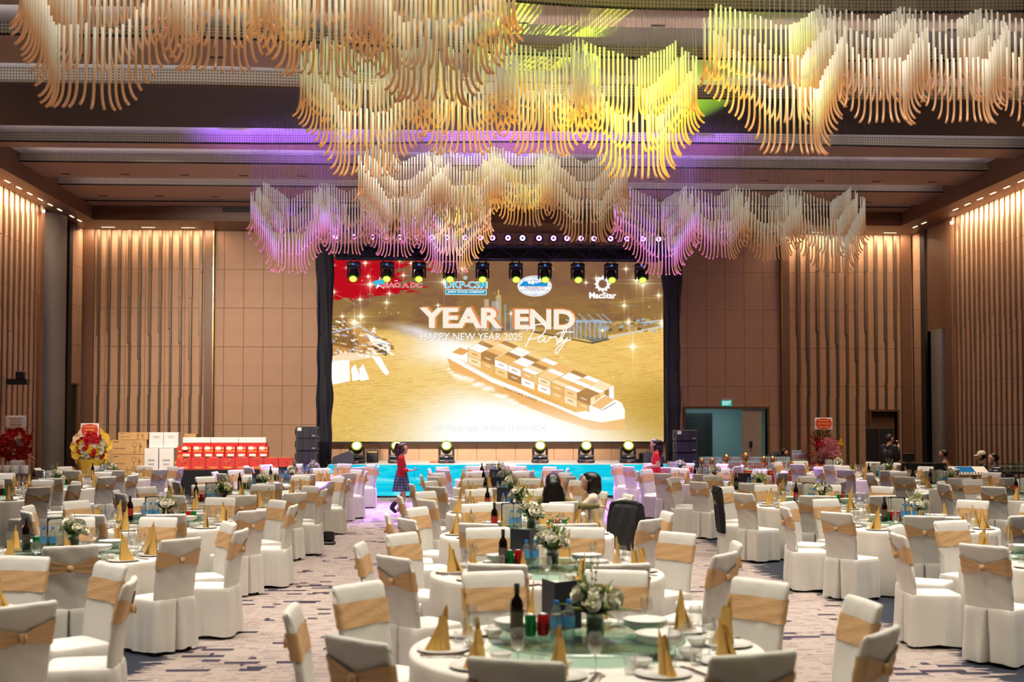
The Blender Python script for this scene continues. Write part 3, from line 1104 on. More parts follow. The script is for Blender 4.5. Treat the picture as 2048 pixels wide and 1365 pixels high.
    for i in range(9):
        for j in range(5):
            q = p0 + e_ * i + a_ * j + (np.array([0, -2]) if i % 4 == 1 else 0) + (np.array([6, 3]) if i > 4 else 0)
            c = cols_[(i * 3 + j * 5 + (i * j) % 3) % 7]
            poly([tuple(q), tuple(q + e_), tuple(q + e_ + a_), tuple(q + a_)], c)
            line(*q, *(q + e_), .4, (214, 170, 110), .5)
            line(*q, *(q + a_), .4, (190, 150, 96), .5)
        q = p0 + e_ * i + (np.array([0, -2]) if i % 4 == 1 else 0) + (np.array([6, 3]) if i > 4 else 0)
        for k in range(2):
            c = cols_[(i * 2 + k * 3 + 1) % 7]
            poly([tuple(q + dwn * k), tuple(q + dwn * k + e_), tuple(q + dwn * (k + 1) + e_), tuple(q + dwn * (k + 1))], c)
            line(*(q + dwn * k), *(q + dwn * k + e_), .4, (150, 104, 54), .6)
            line(*(q + dwn * k + (8, 10)), *(q + dwn * k + (18, 14)), .9, (255, 250, 240) if sum(c) < 560 else (150, 110, 60), .8)
        line(*q, *(q + dwn * 2), .5, (150, 104, 54), .7)
    q = p0 + e_ * 9 + np.array([6, 3])
    for j in range(5):
        poly([tuple(q + a_ * j), tuple(q + a_ * (j + 1)), tuple(q + a_ * (j + 1) + dwn * 2), tuple(q + a_ * j + dwn * 2)], cols_[(j * 2 + 4) % 7])
        line(*(q + a_ * j), *(q + a_ * j + dwn * 2), .4, (190, 150, 96), .6)
    poly([(1176, 812), (1206, 790), (1230, 802), (1226, 812), (1196, 832), (1176, 826)], (254, 250, 244))
    poly([(1178, 812), (1207, 792), (1226, 800), (1198, 820)], (232, 186, 122))
    for t in np.linspace(0, 1, 9):
        x, y = 1200 + 26 * t, 821 - 15 * t
        poly([(x, y), (x + 2, y - 1), (x + 2, y + 1.5), (x, y + 2)], (60, 44, 40))
    for t in np.linspace(0, 1, 46):
        x, y = 928 + 218 * t, 728 + 92 * t
        line(x, y, x, y + 5, .35, (170, 112, 52), .8)
    for t in np.linspace(0, 1, 26):        # foam along the hull
        x, y = 893 + t * 150, 742 + t * 70
        rr = rs.uniform(2, 6) * (1 - .4 * t)
        puff(x, y + rs.uniform(-3, 4), rr * 2, rr, col(255, 252, 246), .8)
    blend(np.exp(-(((gx - 1050) / 150) ** 2 + ((gy - 866) / 34) ** 2)) * .85, col(255, 253, 248))
    blend(np.exp(-((gx - 985 - (gy - 800) * 1.0) / 70) ** 2) * sm(800, 850, gy) * .8, col(255, 252, 248))
    # ribbons of light
    for k in range(5):
        xs = np.linspace(1195, 1323, 30)
        ys = 575 + k * 3 + 16 * np.sin((xs - 1195) / 34 + k * .35) + (xs - 1195) * .22
        for a, b in zip(range(29), range(1, 30)):
            line(xs[a], ys[a], xs[b], ys[b], .25, (240, 206, 110), .35)
    # sparkles
    for x, y, L in ((737, 571, 42), (884, 565, 46), (921, 538, 32), (706, 647, 52), (719, 635, 44), (717, 601, 20), (682, 635, 18), (770, 607, 22), (775, 589, 18), (803, 552, 18),
                    (733, 555, 14), (665, 586, 18), (818, 528, 14), (824, 541, 14), (1250, 537, 20), (1284, 566, 66), (1271, 559, 40), (1316, 590, 22), (1246, 611, 28), (1255, 644, 28),
                    (1263, 694, 58), (1322, 646, 44), (1202, 661, 14), (1018, 628, 14), (691, 538, 14), (664, 533, 12), (745, 660, 14), (872, 612, 12), (795, 521, 26), (727, 528, 22), (1169, 565, 14), (1190, 556, 16)):
        h = np.exp(-np.abs(gx - x) / (L * .33)) * np.exp(-((gy - y) / .9) ** 2)
        v = np.exp(-np.abs(gy - y) / (L * .36)) * np.exp(-((gx - x) / .9) ** 2)
        g_ = np.exp(-((gx - x) ** 2 + (gy - y) ** 2) / (L * .09 + .8) ** 2)
        halo = np.exp(-((gx - x) ** 2 + (gy - y) ** 2) / (L * .3) ** 2) * .35
        m_ = np.clip(h + v + g_, 0, 1)
        blend(halo, col(255, 226, 150))
        blend(m_, col(255, 250, 226))
    for i in range(130):
        x, y, rr = rs.uniform(SX0, SX1), rs.uniform(SY0, SY1 - 60), rs.uniform(.5, 1.6)
        puff(x, y, rr, rr, col(255, 240, 196), .7)
    img = np.clip(img, 0, 1)
    return np.where(img <= .04045, img / 12.92, ((img + .055) / 1.055) ** 2.4)


def screen_object():
    lin_img = paint_screen()
    H, W = lin_img.shape[:2]
    xs = np.linspace(0, SW, W)
    zs = np.linspace(SH, 0, H)
    v = np.zeros((H * W, 3))
    v[:, 0] = np.tile(xs, H)
    v[:, 2] = np.repeat(zs, W)
    idx = np.arange(H * W).reshape(H, W)
    q = np.stack([idx[1:, :-1], idx[1:, 1:], idx[:-1, 1:], idx[:-1, :-1]], -1).reshape(-1, 4)
    me = bpy.data.meshes.new('picture')
    me.vertices.add(len(v))
    me.vertices.foreach_set('co', v.ravel())
    me.loops.add(q.size)
    me.loops.foreach_set('vertex_index', q.ravel().astype(np.int32))
    me.polygons.add(len(q))
    me.polygons.foreach_set('loop_start', np.arange(0, q.size, 4, dtype=np.int32))
    me.update(calc_edges=True)
    ca = me.color_attributes.new('glow', 'FLOAT_COLOR', 'POINT')
    rgba = np.ones((H * W, 4), np.float32)
    rgba[:, :3] = lin_img.reshape(-1, 3)
    ca.data.foreach_set('color', rgba.ravel())
    m = bpy.data.materials.new('led_picture')
    m.use_nodes = True
    nt = m.node_tree
    nt.nodes.clear()
    out = nt.nodes.new('ShaderNodeOutputMaterial')
    e = nt.nodes.new('ShaderNodeEmission')
    at = nt.nodes.new('ShaderNodeAttribute')
    at.attribute_name = 'glow'
    nt.links.new(at.outputs['Color'], e.inputs[0])
    e.inputs[1].default_value = 1.12
    nt.links.new(e.outputs[0], out.inputs[0])
    me.materials.append(m)
    return me


screen = thing('led_screen', 'huge LED screen showing a golden sea, container ship and party title', 'led screen', SCR)
put('picture', screen_object(), screen)
MB().box(2.0, 2.3, 0.13, WB - SCY - 0.025, 2.0, 4.0).box(7.7, 8.0, 0.13, WB - SCY - 0.025, 2.0, 4.0).build('wall_bracket', mt['black'], screen, smooth=False)
MB().box(-0.05, SW + 0.05, 0.003, 0.14, -0.05, SH + 0.05).build('cabinet', mt['black'], screen, smooth=False)

gl_white = emit_mat('print_white', (255, 253, 250), 1.0)
gl_cream = emit_mat('print_cream', (252, 240, 222), 1.0)
gl_orange = emit_mat('print_orange', (226, 138, 84), 1.0)
gl_peach = emit_mat('print_peach', (244, 196, 150), 1.0)
gl_red = emit_mat('print_red', (226, 70, 84), 1.0)
gl_cyan = emit_mat('print_cyan', (64, 190, 226), 1.0)
gl_blue = emit_mat('print_blue', (36, 148, 210), 1.0)
gl_teal = emit_mat('print_teal', (30, 160, 190), 1.0)
gl_mauve = emit_mat('print_mauve', (176, 74, 120), 1.0)
gl_navyp = emit_mat('print_grey', (204, 204, 214), 1.0)


def print_text(txt, x0, y0, x1, y1, mat, lay=1, bold=0.0, shear=0.0, space=1.0, name='lettering'):
    me = text_mesh(txt, 1.0, mat, bold, shear, 'LEFT', space, 0.0, name)
    n = len(me.vertices)
    co = np.zeros(n * 3)
    me.vertices.foreach_get('co', co)
    co = co.reshape(-1, 3)
    lo, hi = co.min(0), co.max(0)
    a, b = S(x0, y1, lay), S(x1, y0, lay)
    sx, sz = (b[0] - a[0]) / (hi[0] - lo[0]), (b[2] - a[2]) / (hi[1] - lo[1])
    return put(name, me, screen, (a[0] - lo[0] * sx, a[1], a[2] - lo[1] * sz), (PI / 2, 0, 0), (sx, sz, 1))


def print_poly(pts, mat, lay=1, name='emblem'):
    P = [S(x, y, lay) for x, y in pts]
    mb = MB()
    mb.add(P, [tuple(range(len(P) - 1, -1, -1))])
    me = mb.mesh(name, mat, False)
    o = put(name, me, screen)
    bm = bmesh.new()
    bm.from_mesh(me)
    bmesh.ops.triangulate(bm, faces=bm.faces[:])
    bm.to_mesh(me)
    bm.free()
    return o


def print_stroke(pts, w, mat, lay=1, name='script_lettering', close=False):
    """flat ribbon along a smoothed line, in picture pixels"""
    P = [np.array(p, float) for p in pts]
    out = []
    n = len(P)
    for i in range(n - 1):
        p0, p1, p2, p3 = P[max(0, i - 1)], P[i], P[i + 1], P[min(n - 1, i + 2)]
        for t in np.linspace(0, 1, 6)[:-1]:
            out.append(.5 * ((2 * p1) + (-p0 + p2) * t + (2 * p0 - 5 * p1 + 4 * p2 - p3) * t * t + (-p0 + 3 * p1 - 3 * p2 + p3) * t ** 3))
    out.append(P[-1])
    L, Rr = [], []
    for i, p in enumerate(out):
        t = out[min(i + 1, len(out) - 1)] - out[max(i - 1, 0)]
        t = t / max(1e-6, np.hypot(*t))
        nn = np.array([-t[1], t[0]]) * w / 2
        L.append(S(*(p + nn), lay))
        Rr.append(S(*(p - nn), lay))
    mb = MB().grid([L, Rr])
    return mb.build(name, mat, screen, smooth=False)


def ell(cx, cy, rx, ry, n=40):
    return [(cx + rx * math.cos(2 * PI * i / n), cy + ry * math.sin(2 * PI * i / n)) for i in range(n)]


# title
for k, m in ((0, gl_orange), (1, gl_orange), (2, gl_peach)):
    print_text('YEAR', 836 + 5 - 2 * k, 616 - 2 + k, 1000 + 4 - 2 * k, 656 + k, m, 1 + k, 0.035)
    print_text('END', 1026 - 5 + 2 * k, 619 - 2 + k, 1146 + 3 - k, 658 + k, m, 1 + k, 0.035)
print_text('YEAR', 835, 617, 999, 657, gl_cream, 5, 0.035)
print_text('END', 1026, 620, 1146, 659, gl_cream, 5, 0.035)
print_text('HAPPY NEW YEAR 2025', 838.9, 667.9, 1041.9, 682.9, emit_mat('print_shadow', (186, 158, 122), 1.0), 5, 0.006)
print_text('HAPPY NEW YEAR 2025', 838, 667, 1041, 682, gl_white, 6, 0.004)


def zz(pts):
    return [(980 + x * .1758, 500 + y * .1758) for x, y in pts]


for st in ([(378, 1112), (420, 1030), (470, 930), (492, 880)],
           [(398, 918), (440, 885), (520, 852), (590, 852), (614, 890), (590, 950), (520, 1000), (440, 1018), (408, 1010)],
           [(604, 998), (570, 985), (536, 1010), (526, 1042), (550, 1054), (586, 1026), (602, 1004), (592, 1046), (618, 1052), (650, 1020), (664, 988), (672, 1008), (700, 992), (732, 986)],
           [(732, 986), (745, 1060), (735, 1088), (770, 1020), (820, 905), (842, 880), (850, 902), (806, 985), (764, 1046), (770, 1050), (800, 1030)],
           [(735, 962), (800, 940), (932, 936)],
           [(806, 996), (796, 1038), (822, 1040), (862, 998), (824, 1062), (772, 1140), (736, 1184), (720, 1168), (740, 1128), (800, 1066), (900, 1016)]):
    print_stroke(zz(st), 2.3, gl_white, 8)
print_text('Hải Phòng, ngày 14 tháng 12 năm 2024', 862, 850, 1086, 866, emit_mat('print_faint', (240, 236, 234), 1.0), 5, 0.012, 0.25)

# logo 1: winged star and SAO A DC
print_poly([(740, 566), (756, 561), (772, 560), (764, 571), (752, 570), (749, 579), (746, 570)], gl_cyan, 6)
print_poly([(757, 553), (762, 564), (772, 562), (764, 571), (765, 580), (756, 574), (749, 580), (752, 568)], gl_white, 4)
print_poly([(758, 556), (761, 564), (764, 571), (764, 578), (757, 573), (752, 571)], gl_red, 5)
print_text('SAO A DC', 765, 566, 841, 578, gl_white, 4, 0.05, space=1.0)
print_text('SAO A DC', 765, 566, 841, 578, gl_red, 5, 0.02, space=1.0)
print_stroke([(785, 563.5), (792, 563.5)], 1.2, gl_white, 5)
# logo 2: DKP-CSM, star, plate
print_text('DKP-CSM', 886, 563.5, 971, 578, gl_white, 4, 0.045)
print_text('DKP-CSM', 888, 565, 969, 577, gl_cyan, 5, 0.01)
star = [(926.5 + (5.5 if i % 2 == 0 else 2.3) * math.sin(PI * i / 5), 556.5 - (5.5 if i % 2 == 0 else 2.3) * math.cos(PI * i / 5)) for i in range(10)]
print_poly(star, gl_white, 4)
print_poly([(926.5 + (x - 926.5) * .6, 556.5 + (y - 556.5) * .6) for x, y in star], gl_cyan, 5)
print_poly([(887, 580), (969, 580), (969, 591), (887, 591)], gl_white, 4)
print_poly([(888, 581), (968, 581), (968, 590), (888, 590)], gl_teal, 5)
print_text('JOINT STOCK COMPANY', 891, 582.5, 965, 588.5, gl_white, 6, 0.03)
# logo 3: globe oval
print_poly(ell(1065.5, 572.5, 34.5, 21), gl_white, 4)
for rx in (31.5,):
    print_stroke(ell(1065.5, 572.5, rx, 18.8) + [(1097, 572.5)], 0.8, gl_blue, 5, 'emblem_line')
print_stroke(ell(1065.5, 572.5, 8, 18.8) + [(1073.5, 572.5)], 0.7, gl_blue, 5, 'emblem_line')
for a, b in (((1065.5, 554), (1065.5, 591)), ((1040, 561), (1091, 561)), ((1034, 573), (1097, 573)), ((1037, 580.5), (1094, 580.5))):
    print_stroke([a, b], 0.7, gl_blue, 5, 'emblem_line')
print_poly([(1036, 569.5), (1041, 566), (1042, 563), (1051, 563), (1053, 568), (1064, 569), (1066, 566), (1072, 567), (1075, 565), (1090, 564), (1092, 569), (1091, 572.6), (1036, 572.6)], gl_blue, 6)
print_stroke([(1066, 560), (1074, 567), (1084, 560)], 0.7, gl_blue, 6, 'emblem_line')
print_poly([(1034, 573.4), (1097, 573.4), (1095, 580), (1036, 580)], gl_white, 6)
print_text('MASERCO', 1046, 573.8, 1085, 579.6, gl_mauve, 7, 0.0)
# logo 4: ring of petals and MacStar
for i in range(12):
    a = 2 * PI * i / 12
    cx_, cy_ = 1202.5 + 12.5 * math.cos(a), 567.5 + 12.5 * math.sin(a)
    print_poly([(cx_ + 5 * math.cos(a), cy_ + 5 * math.sin(a)), (cx_ - 1 * math.cos(a) + 4.4 * -math.sin(a), cy_ - 1 * math.sin(a) + 4.4 * math.cos(a)),
                (cx_ - 5 * math.cos(a), cy_ - 5 * math.sin(a)), (cx_ - 1 * math.cos(a) + 4.4 * math.sin(a), cy_ - 1 * math.sin(a) - 4.4 * math.cos(a))], gl_white, 4)
print_text('MacStar', 1175, 584, 1230, 597, gl_white, 5, 0.045)
# lettering on the ship
o = print_text('MACSTAR LINES', 1002, 788, 1072, 793, emit_mat('print_brown', (92, 62, 44), 1.0), 5, 0.0, space=1.3)
o.rotation_euler = (PI / 2, R(21.0), 0)
o.location = S(1003, 777, 5)
# marks at the edge of the fascia picture
# red safety fittings on the wall beside the screen
for k, (px, py, s) in enumerate(((1328, 832, .075), (1329, 846, .05), (1329, 884, .06))):
    p = at_y(px, py, WB - 0.05)
    a = thing('fire_alarm', ['round red alarm bell right of the screen', 'small red call point under the alarm bell', 'red fire fitting low beside the right screen tower'][k], 'alarm', p)
    MB().lathe([(s * .6, 0.02), (s, 0.0), (s * .9, -0.04), (s * .4, -0.055)], 16).build('bell', M('alarm_red', (190, 30, 30), 0.4, noise=(9, 0.05)), a, rot=(-PI / 2, 0, 0))
    MB().box(-s * .5, s * .5, 0.02, 0.05, -s * .5, s * .5).build('base', mt['aluminium'], a, smooth=False)

# ------------------------------------------------------------------ truss, towers
trussm = M('truss_black', (26, 28, 40), 0.4, metal=0.5, noise=(8, 0.2))
TY, TZ = 34.5, 6.8
truss = thing('lighting_truss', 'dark box truss across the stage above the screen', 'truss', (0, TY, TZ))
for dy in (0, 0.36):
    for dz in (0, 0.36):
        MB().tube([(-3.5, dy, dz), (5.9, dy, dz)], 0.03, 8).build('chord', trussm, truss)
xs = np.arange(-3.5, 5.91, 0.522)
br = {}
for i in range(len(xs) - 1):
    for dy in (0, 0.36):
        a, b = ((0, 0, 0), (0.522, 0, 0.36)) if i % 2 == 0 else ((0, 0, 0.36), (0.522, 0, 0))
        k = i % 2
        if k not in br:
            br[k] = MB().tube([a, b], 0.017, 6).mesh('brace', trussm)
        put('brace', br[k], truss, (xs[i], dy, 0))
up = MB().tube([(0, 0, 0), (0, 0, 0.36)], 0.017, 6).mesh('upright', trussm)
for x in xs[::2]:
    for dy in (0, 0.36):
        put('upright', up, truss, (x, dy, 0))
# black cloth behind the truss, as a valance
drape_m = M('black_drape', (17, 17, 22), 0.85, noise=(3, 0.3), sheen=0.3)
P = [[(x, 0.42 + 0.03 * math.sin(x * 9 + z * 3), z) for x in np.linspace(-3.5, 5.9, 160)] for z in np.linspace(-0.02, 0.42, 5)]
MB().grid(P).build('valance', drape_m, truss)


def tower(x, top, label, bulge):
    t = thing('truss_tower', label, 'truss', (x, TY + 0.18, 0))
    for dx in (-0.16, 0.16):
        for dy in (-0.16, 0.16):
            MB().tube([(dx, dy, 0), (dx, dy, 7.2)], 0.028, 8).build('chord', trussm, t)
    bm_ = MB().tube([(-0.16, -0.16, 0), (0.16, -0.16, 0.5)], 0.016, 6).mesh('brace', trussm)
    for i in range(14):
        put('brace', bm_, t, (0, 0, i * 0.5))
    rings = []
    n = 48
    for z in np.linspace(0.02, 7.2, 46):
        rr = 0.2 + bulge * math.exp(-((z - 6.4) / 0.8) ** 2) + 0.05 * math.exp(-z / 0.5) + 0.012 * math.sin(z * 5) + 0.03 * math.exp(-((z - 2.6) / .5) ** 2)
        ring = []
        for i in range(n):
            a = 2 * PI * i / n
            r = rr * (1 + 0.07 * math.sin(a * 9 + z * 2.3) + 0.05 * math.sin(a * 5 - z * 4))
            ring.append((r * math.cos(a), r * math.sin(a), z))
        rings.append(ring)
    MB().loft(rings).build('drape', drape_m, t)


tower(at_y(648, 700, TY).x, 7.2, 'black draped truss tower left of the screen', 0.05)
tower(at_y(1347, 700, TY).x, 7.2, 'black draped truss tower right of the screen', 0.09)

# ------------------------------------------------------------------ stage lamps
lampbody = M('lamp_body', (22, 23, 28), 0.4, noise=(12, 0.2))
PURPLE, YGREEN = (0.36, 0.12, 1.0), (0.72, 1.0, 0.05)
par_lens = emit_mat('par_lens', (206, 120, 255), 7.0)
par_white = emit_mat('par_lens_white', (160, 170, 255), 12.0)
head_lens = emit_mat('head_lens', (226, 255, 70), 3.2)
floor_lens = emit_mat('floor_lens', (244, 255, 150), 5.0)
# par can: body barrel pointing at the hall (-y), lens, bracket
par_kit = [
    ('can', MB().lathe([(0.03, 0.24), (0.08, 0.22), (0.115, 0.1), (0.125, 0.0), (0.118, -0.01)], 18).mesh('can', lampbody, True, 40), (0, 0, 0), (-PI / 2, 0, 0), []),
    ('lens', MB().lathe([(0.0, 0.004), (0.07, 0.006), (0.112, 0.0)], 18).mesh('lens', par_lens), (0, -0.005, 0), (PI / 2, 0, 0), []),
    ('bracket', MB().tube([(-0.15, 0.08, -0.02), (-0.15, 0.08, -0.17), (0.15, 0.08, -0.17), (0.15, 0.08, -0.02)], 0.014, 6).box(-0.03, 0.03, 0.05, 0.11, -0.24, -0.16).mesh('bracket', lampbody, False), (0, 0, 0), (0, 0, 0), [])]
par_kit_w = [par_kit[0], ('lens', MB().lathe([(0.0, 0.004), (0.07, 0.006), (0.112, 0.0)], 18).mesh('lens', par_white), (0, -0.005, 0), (PI / 2, 0, 0), []), par_kit[2]]
ORD = ['first', 'second', 'third', 'fourth', 'fifth', 'sixth', 'seventh', 'eighth', 'ninth', 'tenth', 'eleventh', 'twelfth', 'thirteenth',
       'fourteenth', 'fifteenth', 'sixteenth', 'seventeenth', 'eighteenth', 'nineteenth', 'twentieth', 'twenty-first']
par_x = [671, 708, 745, 772, 799, 833, 864, 895, 930, 961, 985, 1016, 1045, 1078, 1107, 1134, 1162, 1188, 1221, 1254, 1286, 1317]
for i, px in enumerate(par_x):
    p = at_y(px, 488, TY)
    place(par_kit_w if i == 12 else par_kit, 'par_can', 'glowing violet par can on the truss, %s from the left' % (ORD + ['twenty-second'])[i], 'stage lamp', (p.x, TY, TZ + 0.60), 0, 'par cans on top of the truss')
    if i in (3, 8, 13, 18):                # some cans wash the floor by the stage ...
        spot_light('par_lamp', (p.x, TY - 0.06, TZ + 0.60), (p.x * 1.5 - 0.5, 28.6, 0.0), 30000, PURPLE, R(40), 1.0, 0.1)
# two uplights added on the carpet, true source unseen, tint the rear chandeliers violet
added_up_kit = [('base', MB().bbox(-0.12, 0.12, -0.12, 0.12, 0, 0.05, 0.02).mesh('base', lampbody), (0, 0, 0), (0, 0, 0), []),
          ('can', MB().lathe([(0.08, 0.05), (0.1, 0.08), (0.1, 0.2), (0.085, 0.2), (0.08, 0.17)], 18, cap=(True, False)).mesh('can', lampbody, True, 40), (0, 0, 0), (R(-18), 0, 0), []),
          ('lens', MB().lathe([(0.0, 0.185), (0.084, 0.18)], 18).mesh('lens', par_lens), (0, 0, 0), (R(-18), 0, 0), [])]
for ux_, sd, aims in ((-2.15, 'left', ((600, 500), (850, 500))), (3.55, 'right', ((1130, 490), (1330, 495)))):
    place(added_up_kit, 'added_uplight', 'small added violet floor uplight between the tables of the %s row' % sd, 'stage lamp', (ux_, 20.25, 0))
    for tq in aims:
        spot_light('added_uplight_lamp', (ux_, 20.32, 0.24), at_y(*tq, 24.6), 14000, (0.3, 0.08, 1.0), R(25), 0.9, 0.08)
# moving heads hanging under the truss
hang_kit = [
    ('clamp', MB().tube([(-0.1, 0, 0.34), (-0.1, 0, 0.18)], 0.022, 8).tube([(0.1, 0, 0.34), (0.1, 0, 0.18)], 0.022, 8).mesh('clamp', M('clamp_blue', (60, 90, 130), 0.3, metal=0.6, noise=(9, 0.1))), (0, 0, 0), (0, 0, 0), []),
    ('base', MB().bbox(-0.2, 0.2, -0.14, 0.14, 0.06, 0.2, 0.03).mesh('base', lampbody), (0, 0, 0), (0, 0, 0),
     [('display', MB().box(-0.03, 0.03, -0.146, -0.139, 0.1, 0.15).mesh('display', emit_mat('blue_display', (60, 150, 240), 0.8), False), (0, 0, 0), (0, 0, 0), [])]),
    ('yoke', MB().bbox(-0.2, -0.15, -0.07, 0.07, -0.26, 0.07, 0.015).bbox(0.15, 0.2, -0.07, 0.07, -0.26, 0.07, 0.015).bbox(-0.2, 0.2, -0.08, 0.08, 0.0, 0.06, 0.015).mesh('yoke', lampbody), (0, 0, 0), (0, 0, 0), []),
    ('head', MB().lathe([(0.06, 0.14), (0.13, 0.12), (0.145, 0.0), (0.13, -0.14), (0.115, -0.24), (0.105, -0.25)], 20).mesh('head', lampbody), (0, -0.02, -0.14), (R(-48), 0, 0),
     [('lens', MB().lathe([(0.0, -0.262), (0.06, -0.262), (0.1, -0.25)], 20).mesh('lens', head_lens), (0, 0, 0), (0, 0, 0), []),
      ('rim', MB().lathe([(0.1, -0.235), (0.118, -0.24), (0.12, -0.256), (0.1, -0.262)], 20, cap=(False, False)).mesh('rim', emit_mat('green_rim', (90, 170, 20), 0.7)), (0, 0, 0), (0, 0, 0), [])])]
hang_x = [707, 774, 838, 900, 965, 1032, 1090, 1156, 1223, 1284]
hang_t = []
for i, px in enumerate(hang_x):
    p = at_y(px, 540, TY - 0.1)
    place(hang_kit, 'moving_head', 'black moving head hanging from the truss, %s from the left' % ORD[i], 'stage lamp', (p.x, TY, TZ - 0.33), 0, 'moving heads under the truss')
# moving heads standing on the stage, tilted up at the chandeliers
stand_kit = [
    ('base', MB().bbox(-0.24, 0.24, -0.17, 0.17, 0.0, 0.12, 0.03).mesh('base', lampbody), (0, 0, 0), (0, 0, 0),
     [('display', MB().box(-0.05, 0.05, -0.178, -0.168, 0.03, 0.06).mesh('display', emit_mat('pink_display', (240, 120, 150), 0.7), False), (0, 0, 0), (0, 0, 0), [])]),
    ('yoke', MB().bbox(-0.225, -0.165, -0.08, 0.08, 0.14, 0.47, 0.02).bbox(0.165, 0.225, -0.08, 0.08, 0.14, 0.47, 0.02).bbox(-0.225, 0.225, -0.09, 0.09, 0.12, 0.24, 0.02).mesh('yoke', lampbody), (0, 0, 0), (0, 0, 0),
     [('logo', MB().box(-0.04, 0.04, -0.096, -0.089, 0.165, 0.195).mesh('logo', M('logo_grey', (150, 150, 150), 0.5, noise=(50, 0.3)), False), (0, 0, 0), (0, 0, 0), [])]),
    ('head', MB().lathe([(0.07, -0.2), (0.14, -0.16), (0.165, 0.0), (0.155, 0.12), (0.15, 0.14)], 20).mesh('head', lampbody), (0, 0, 0.44), (R(62), 0, 0),
     [('lens', MB().lathe([(0.0, 0.152), (0.07, 0.15), (0.118, 0.146)], 20).mesh('lens', floor_lens), (0, 0, 0), (0, 0, 0), []),
      ('rim', MB().lathe([(0.118, 0.14), (0.155, 0.14), (0.15, 0.155), (0.118, 0.15)], 20, cap=(False, False)).mesh('rim', emit_mat('yellow_rim', (190, 196, 20), 0.8)), (0, 0, 0), (0, 0, 0), [])])]
floor_x = [714, 793, 893, 1080, 1172, 1256]
aim = [at_y(700, 250, 15.3), at_z(1120, 45, 8.4), at_y(1010, 230, 15.3), at_y(1190, 240, 15.2), at_y(1290, 235, 15.2), at_y(1490, 150, 14.4)]
pwr = [40000, 60000, 90000, 180000, 320000, 80000]
for i, px in enumerate(floor_x):
    p = at_y(px, 926, 34.4)
    place(stand_kit, 'moving_head', 'lit yellow moving head standing on the stage, %s from the left' % ORD[i], 'stage lamp', (p.x, 34.4, ST_Z), 0, 'moving heads on the stage floor')
    spot_light('beam_lamp', (p.x, 34.2, ST_Z + 0.56), aim[i], pwr[i], YGREEN, R(7.5 if i != 1 else 10), 0.6, 0.05)
for k, (lx, tp) in enumerate(((-3.0, (760, 30)), (3.45, (1250, 135)), (4.6, (1500, 85)))):
    spot_light('beam_lamp', (lx, TY - 0.2, TZ - 0.5), at_z(*tp, 8.4), (14000, 12000, 18000)[k], (0.5, 1.0, 0.03), R(7), 0.7, 0.05)

# ------------------------------------------------------------------ loudspeakers and stage boxes
grille = M('speaker_grille', (36, 37, 40), 0.5, noise=(90, 0.4))
cab = M('speaker_cabinet', (58, 60, 64), 0.6, noise=(10, 0.1))


def array_box(name, label, loc, w, h, d, badge):
    t = thing(name, label, 'loudspeaker', loc)
    MB().bbox(-w / 2, w / 2, 0, d, 0, h, 0.02).build('cabinet', cab, t)
    n = 3 if w < 0.9 else 2
    MB().box(-w / 2 + 0.05, w / 2 - 0.05, -0.012, 0, 0.02, h - 0.02).build('grille', grille, t, smooth=False)
    for i in range(1, n):
        MB().box(-w / 2 + w * i / n - 0.004, -w / 2 + w * i / n + 0.004, -0.02, -0.012, 0.03, h - 0.03).build('grille_rib', lampbody, t, smooth=False)
    MB().box(w / 2 - 0.14, w / 2 - 0.05, -0.022, -0.012, h * .2, h * .2 + 0.03).build('badge', M('badge_silver', (170, 170, 172), 0.4, noise=(30, 0.1)), t, smooth=False)
    if badge:
        MB().box(-w / 2 + 0.05, -w / 2 + 0.16, -0.022, -0.012, h - 0.12, h - 0.03).build('sticker', mt['paper'], t, smooth=False)
    MB().tube([(-w / 2 - 0.02, 0.1, h * .3), (-w / 2 - 0.02, 0.1, h * .8)], 0.015, 6).build('side_rail', lampbody, t)
    MB().tube([(w / 2 + 0.02, 0.1, h * .3), (w / 2 + 0.02, 0.1, h * .8)], 0.015, 6).build('side_rail', lampbody, t)


for side, px0, px1, yt in (('left', 589, 636, 853), ('right', 1350, 1397, 860)):
    a, b = at_y(px0, 935, 33.3), at_y(px1, yt, 33.3)
    cx_, w = (a.x + b.x) / 2, (b.x - a.x) * 0.95
    MBp = thing('speaker_riser', 'black draped riser under the %s loudspeaker stack' % side, 'riser', (cx_, 33.3, 0))
    MB().box(-w / 2, w / 2, 0, 0.7, 0, 0.35).build('frame', lampbody, MBp, smooth=False)
    P = [[(x, -0.02 + 0.015 * math.sin(x * 40), z) for x in np.linspace(-w / 2, w / 2, 40)] for z in (0.0, 0.34)]
    MB().grid(P).build('cloth', mt['blackcloth'], MBp)
    z = 0.35
    z1 = at_y(0.5 * (px0 + px1), yt, 33.3).z
    hs = (z1 - z) * 0.36
    array_box('subwoofer', 'big dark subwoofer at the foot of the %s loudspeaker stack' % side, (cx_, 33.3, z), w, hs, 0.65, side == 'left')
    z += hs
    rest = (z1 - z) / 3
    for k in range(3):
        array_box('line_array_speaker', '%s black line array box of the %s loudspeaker stack' % (['lowest', 'middle', 'topmost'][k], side), (cx_, 33.32, z + rest * k), w * 0.97, rest * .98, 0.5, k == 2)


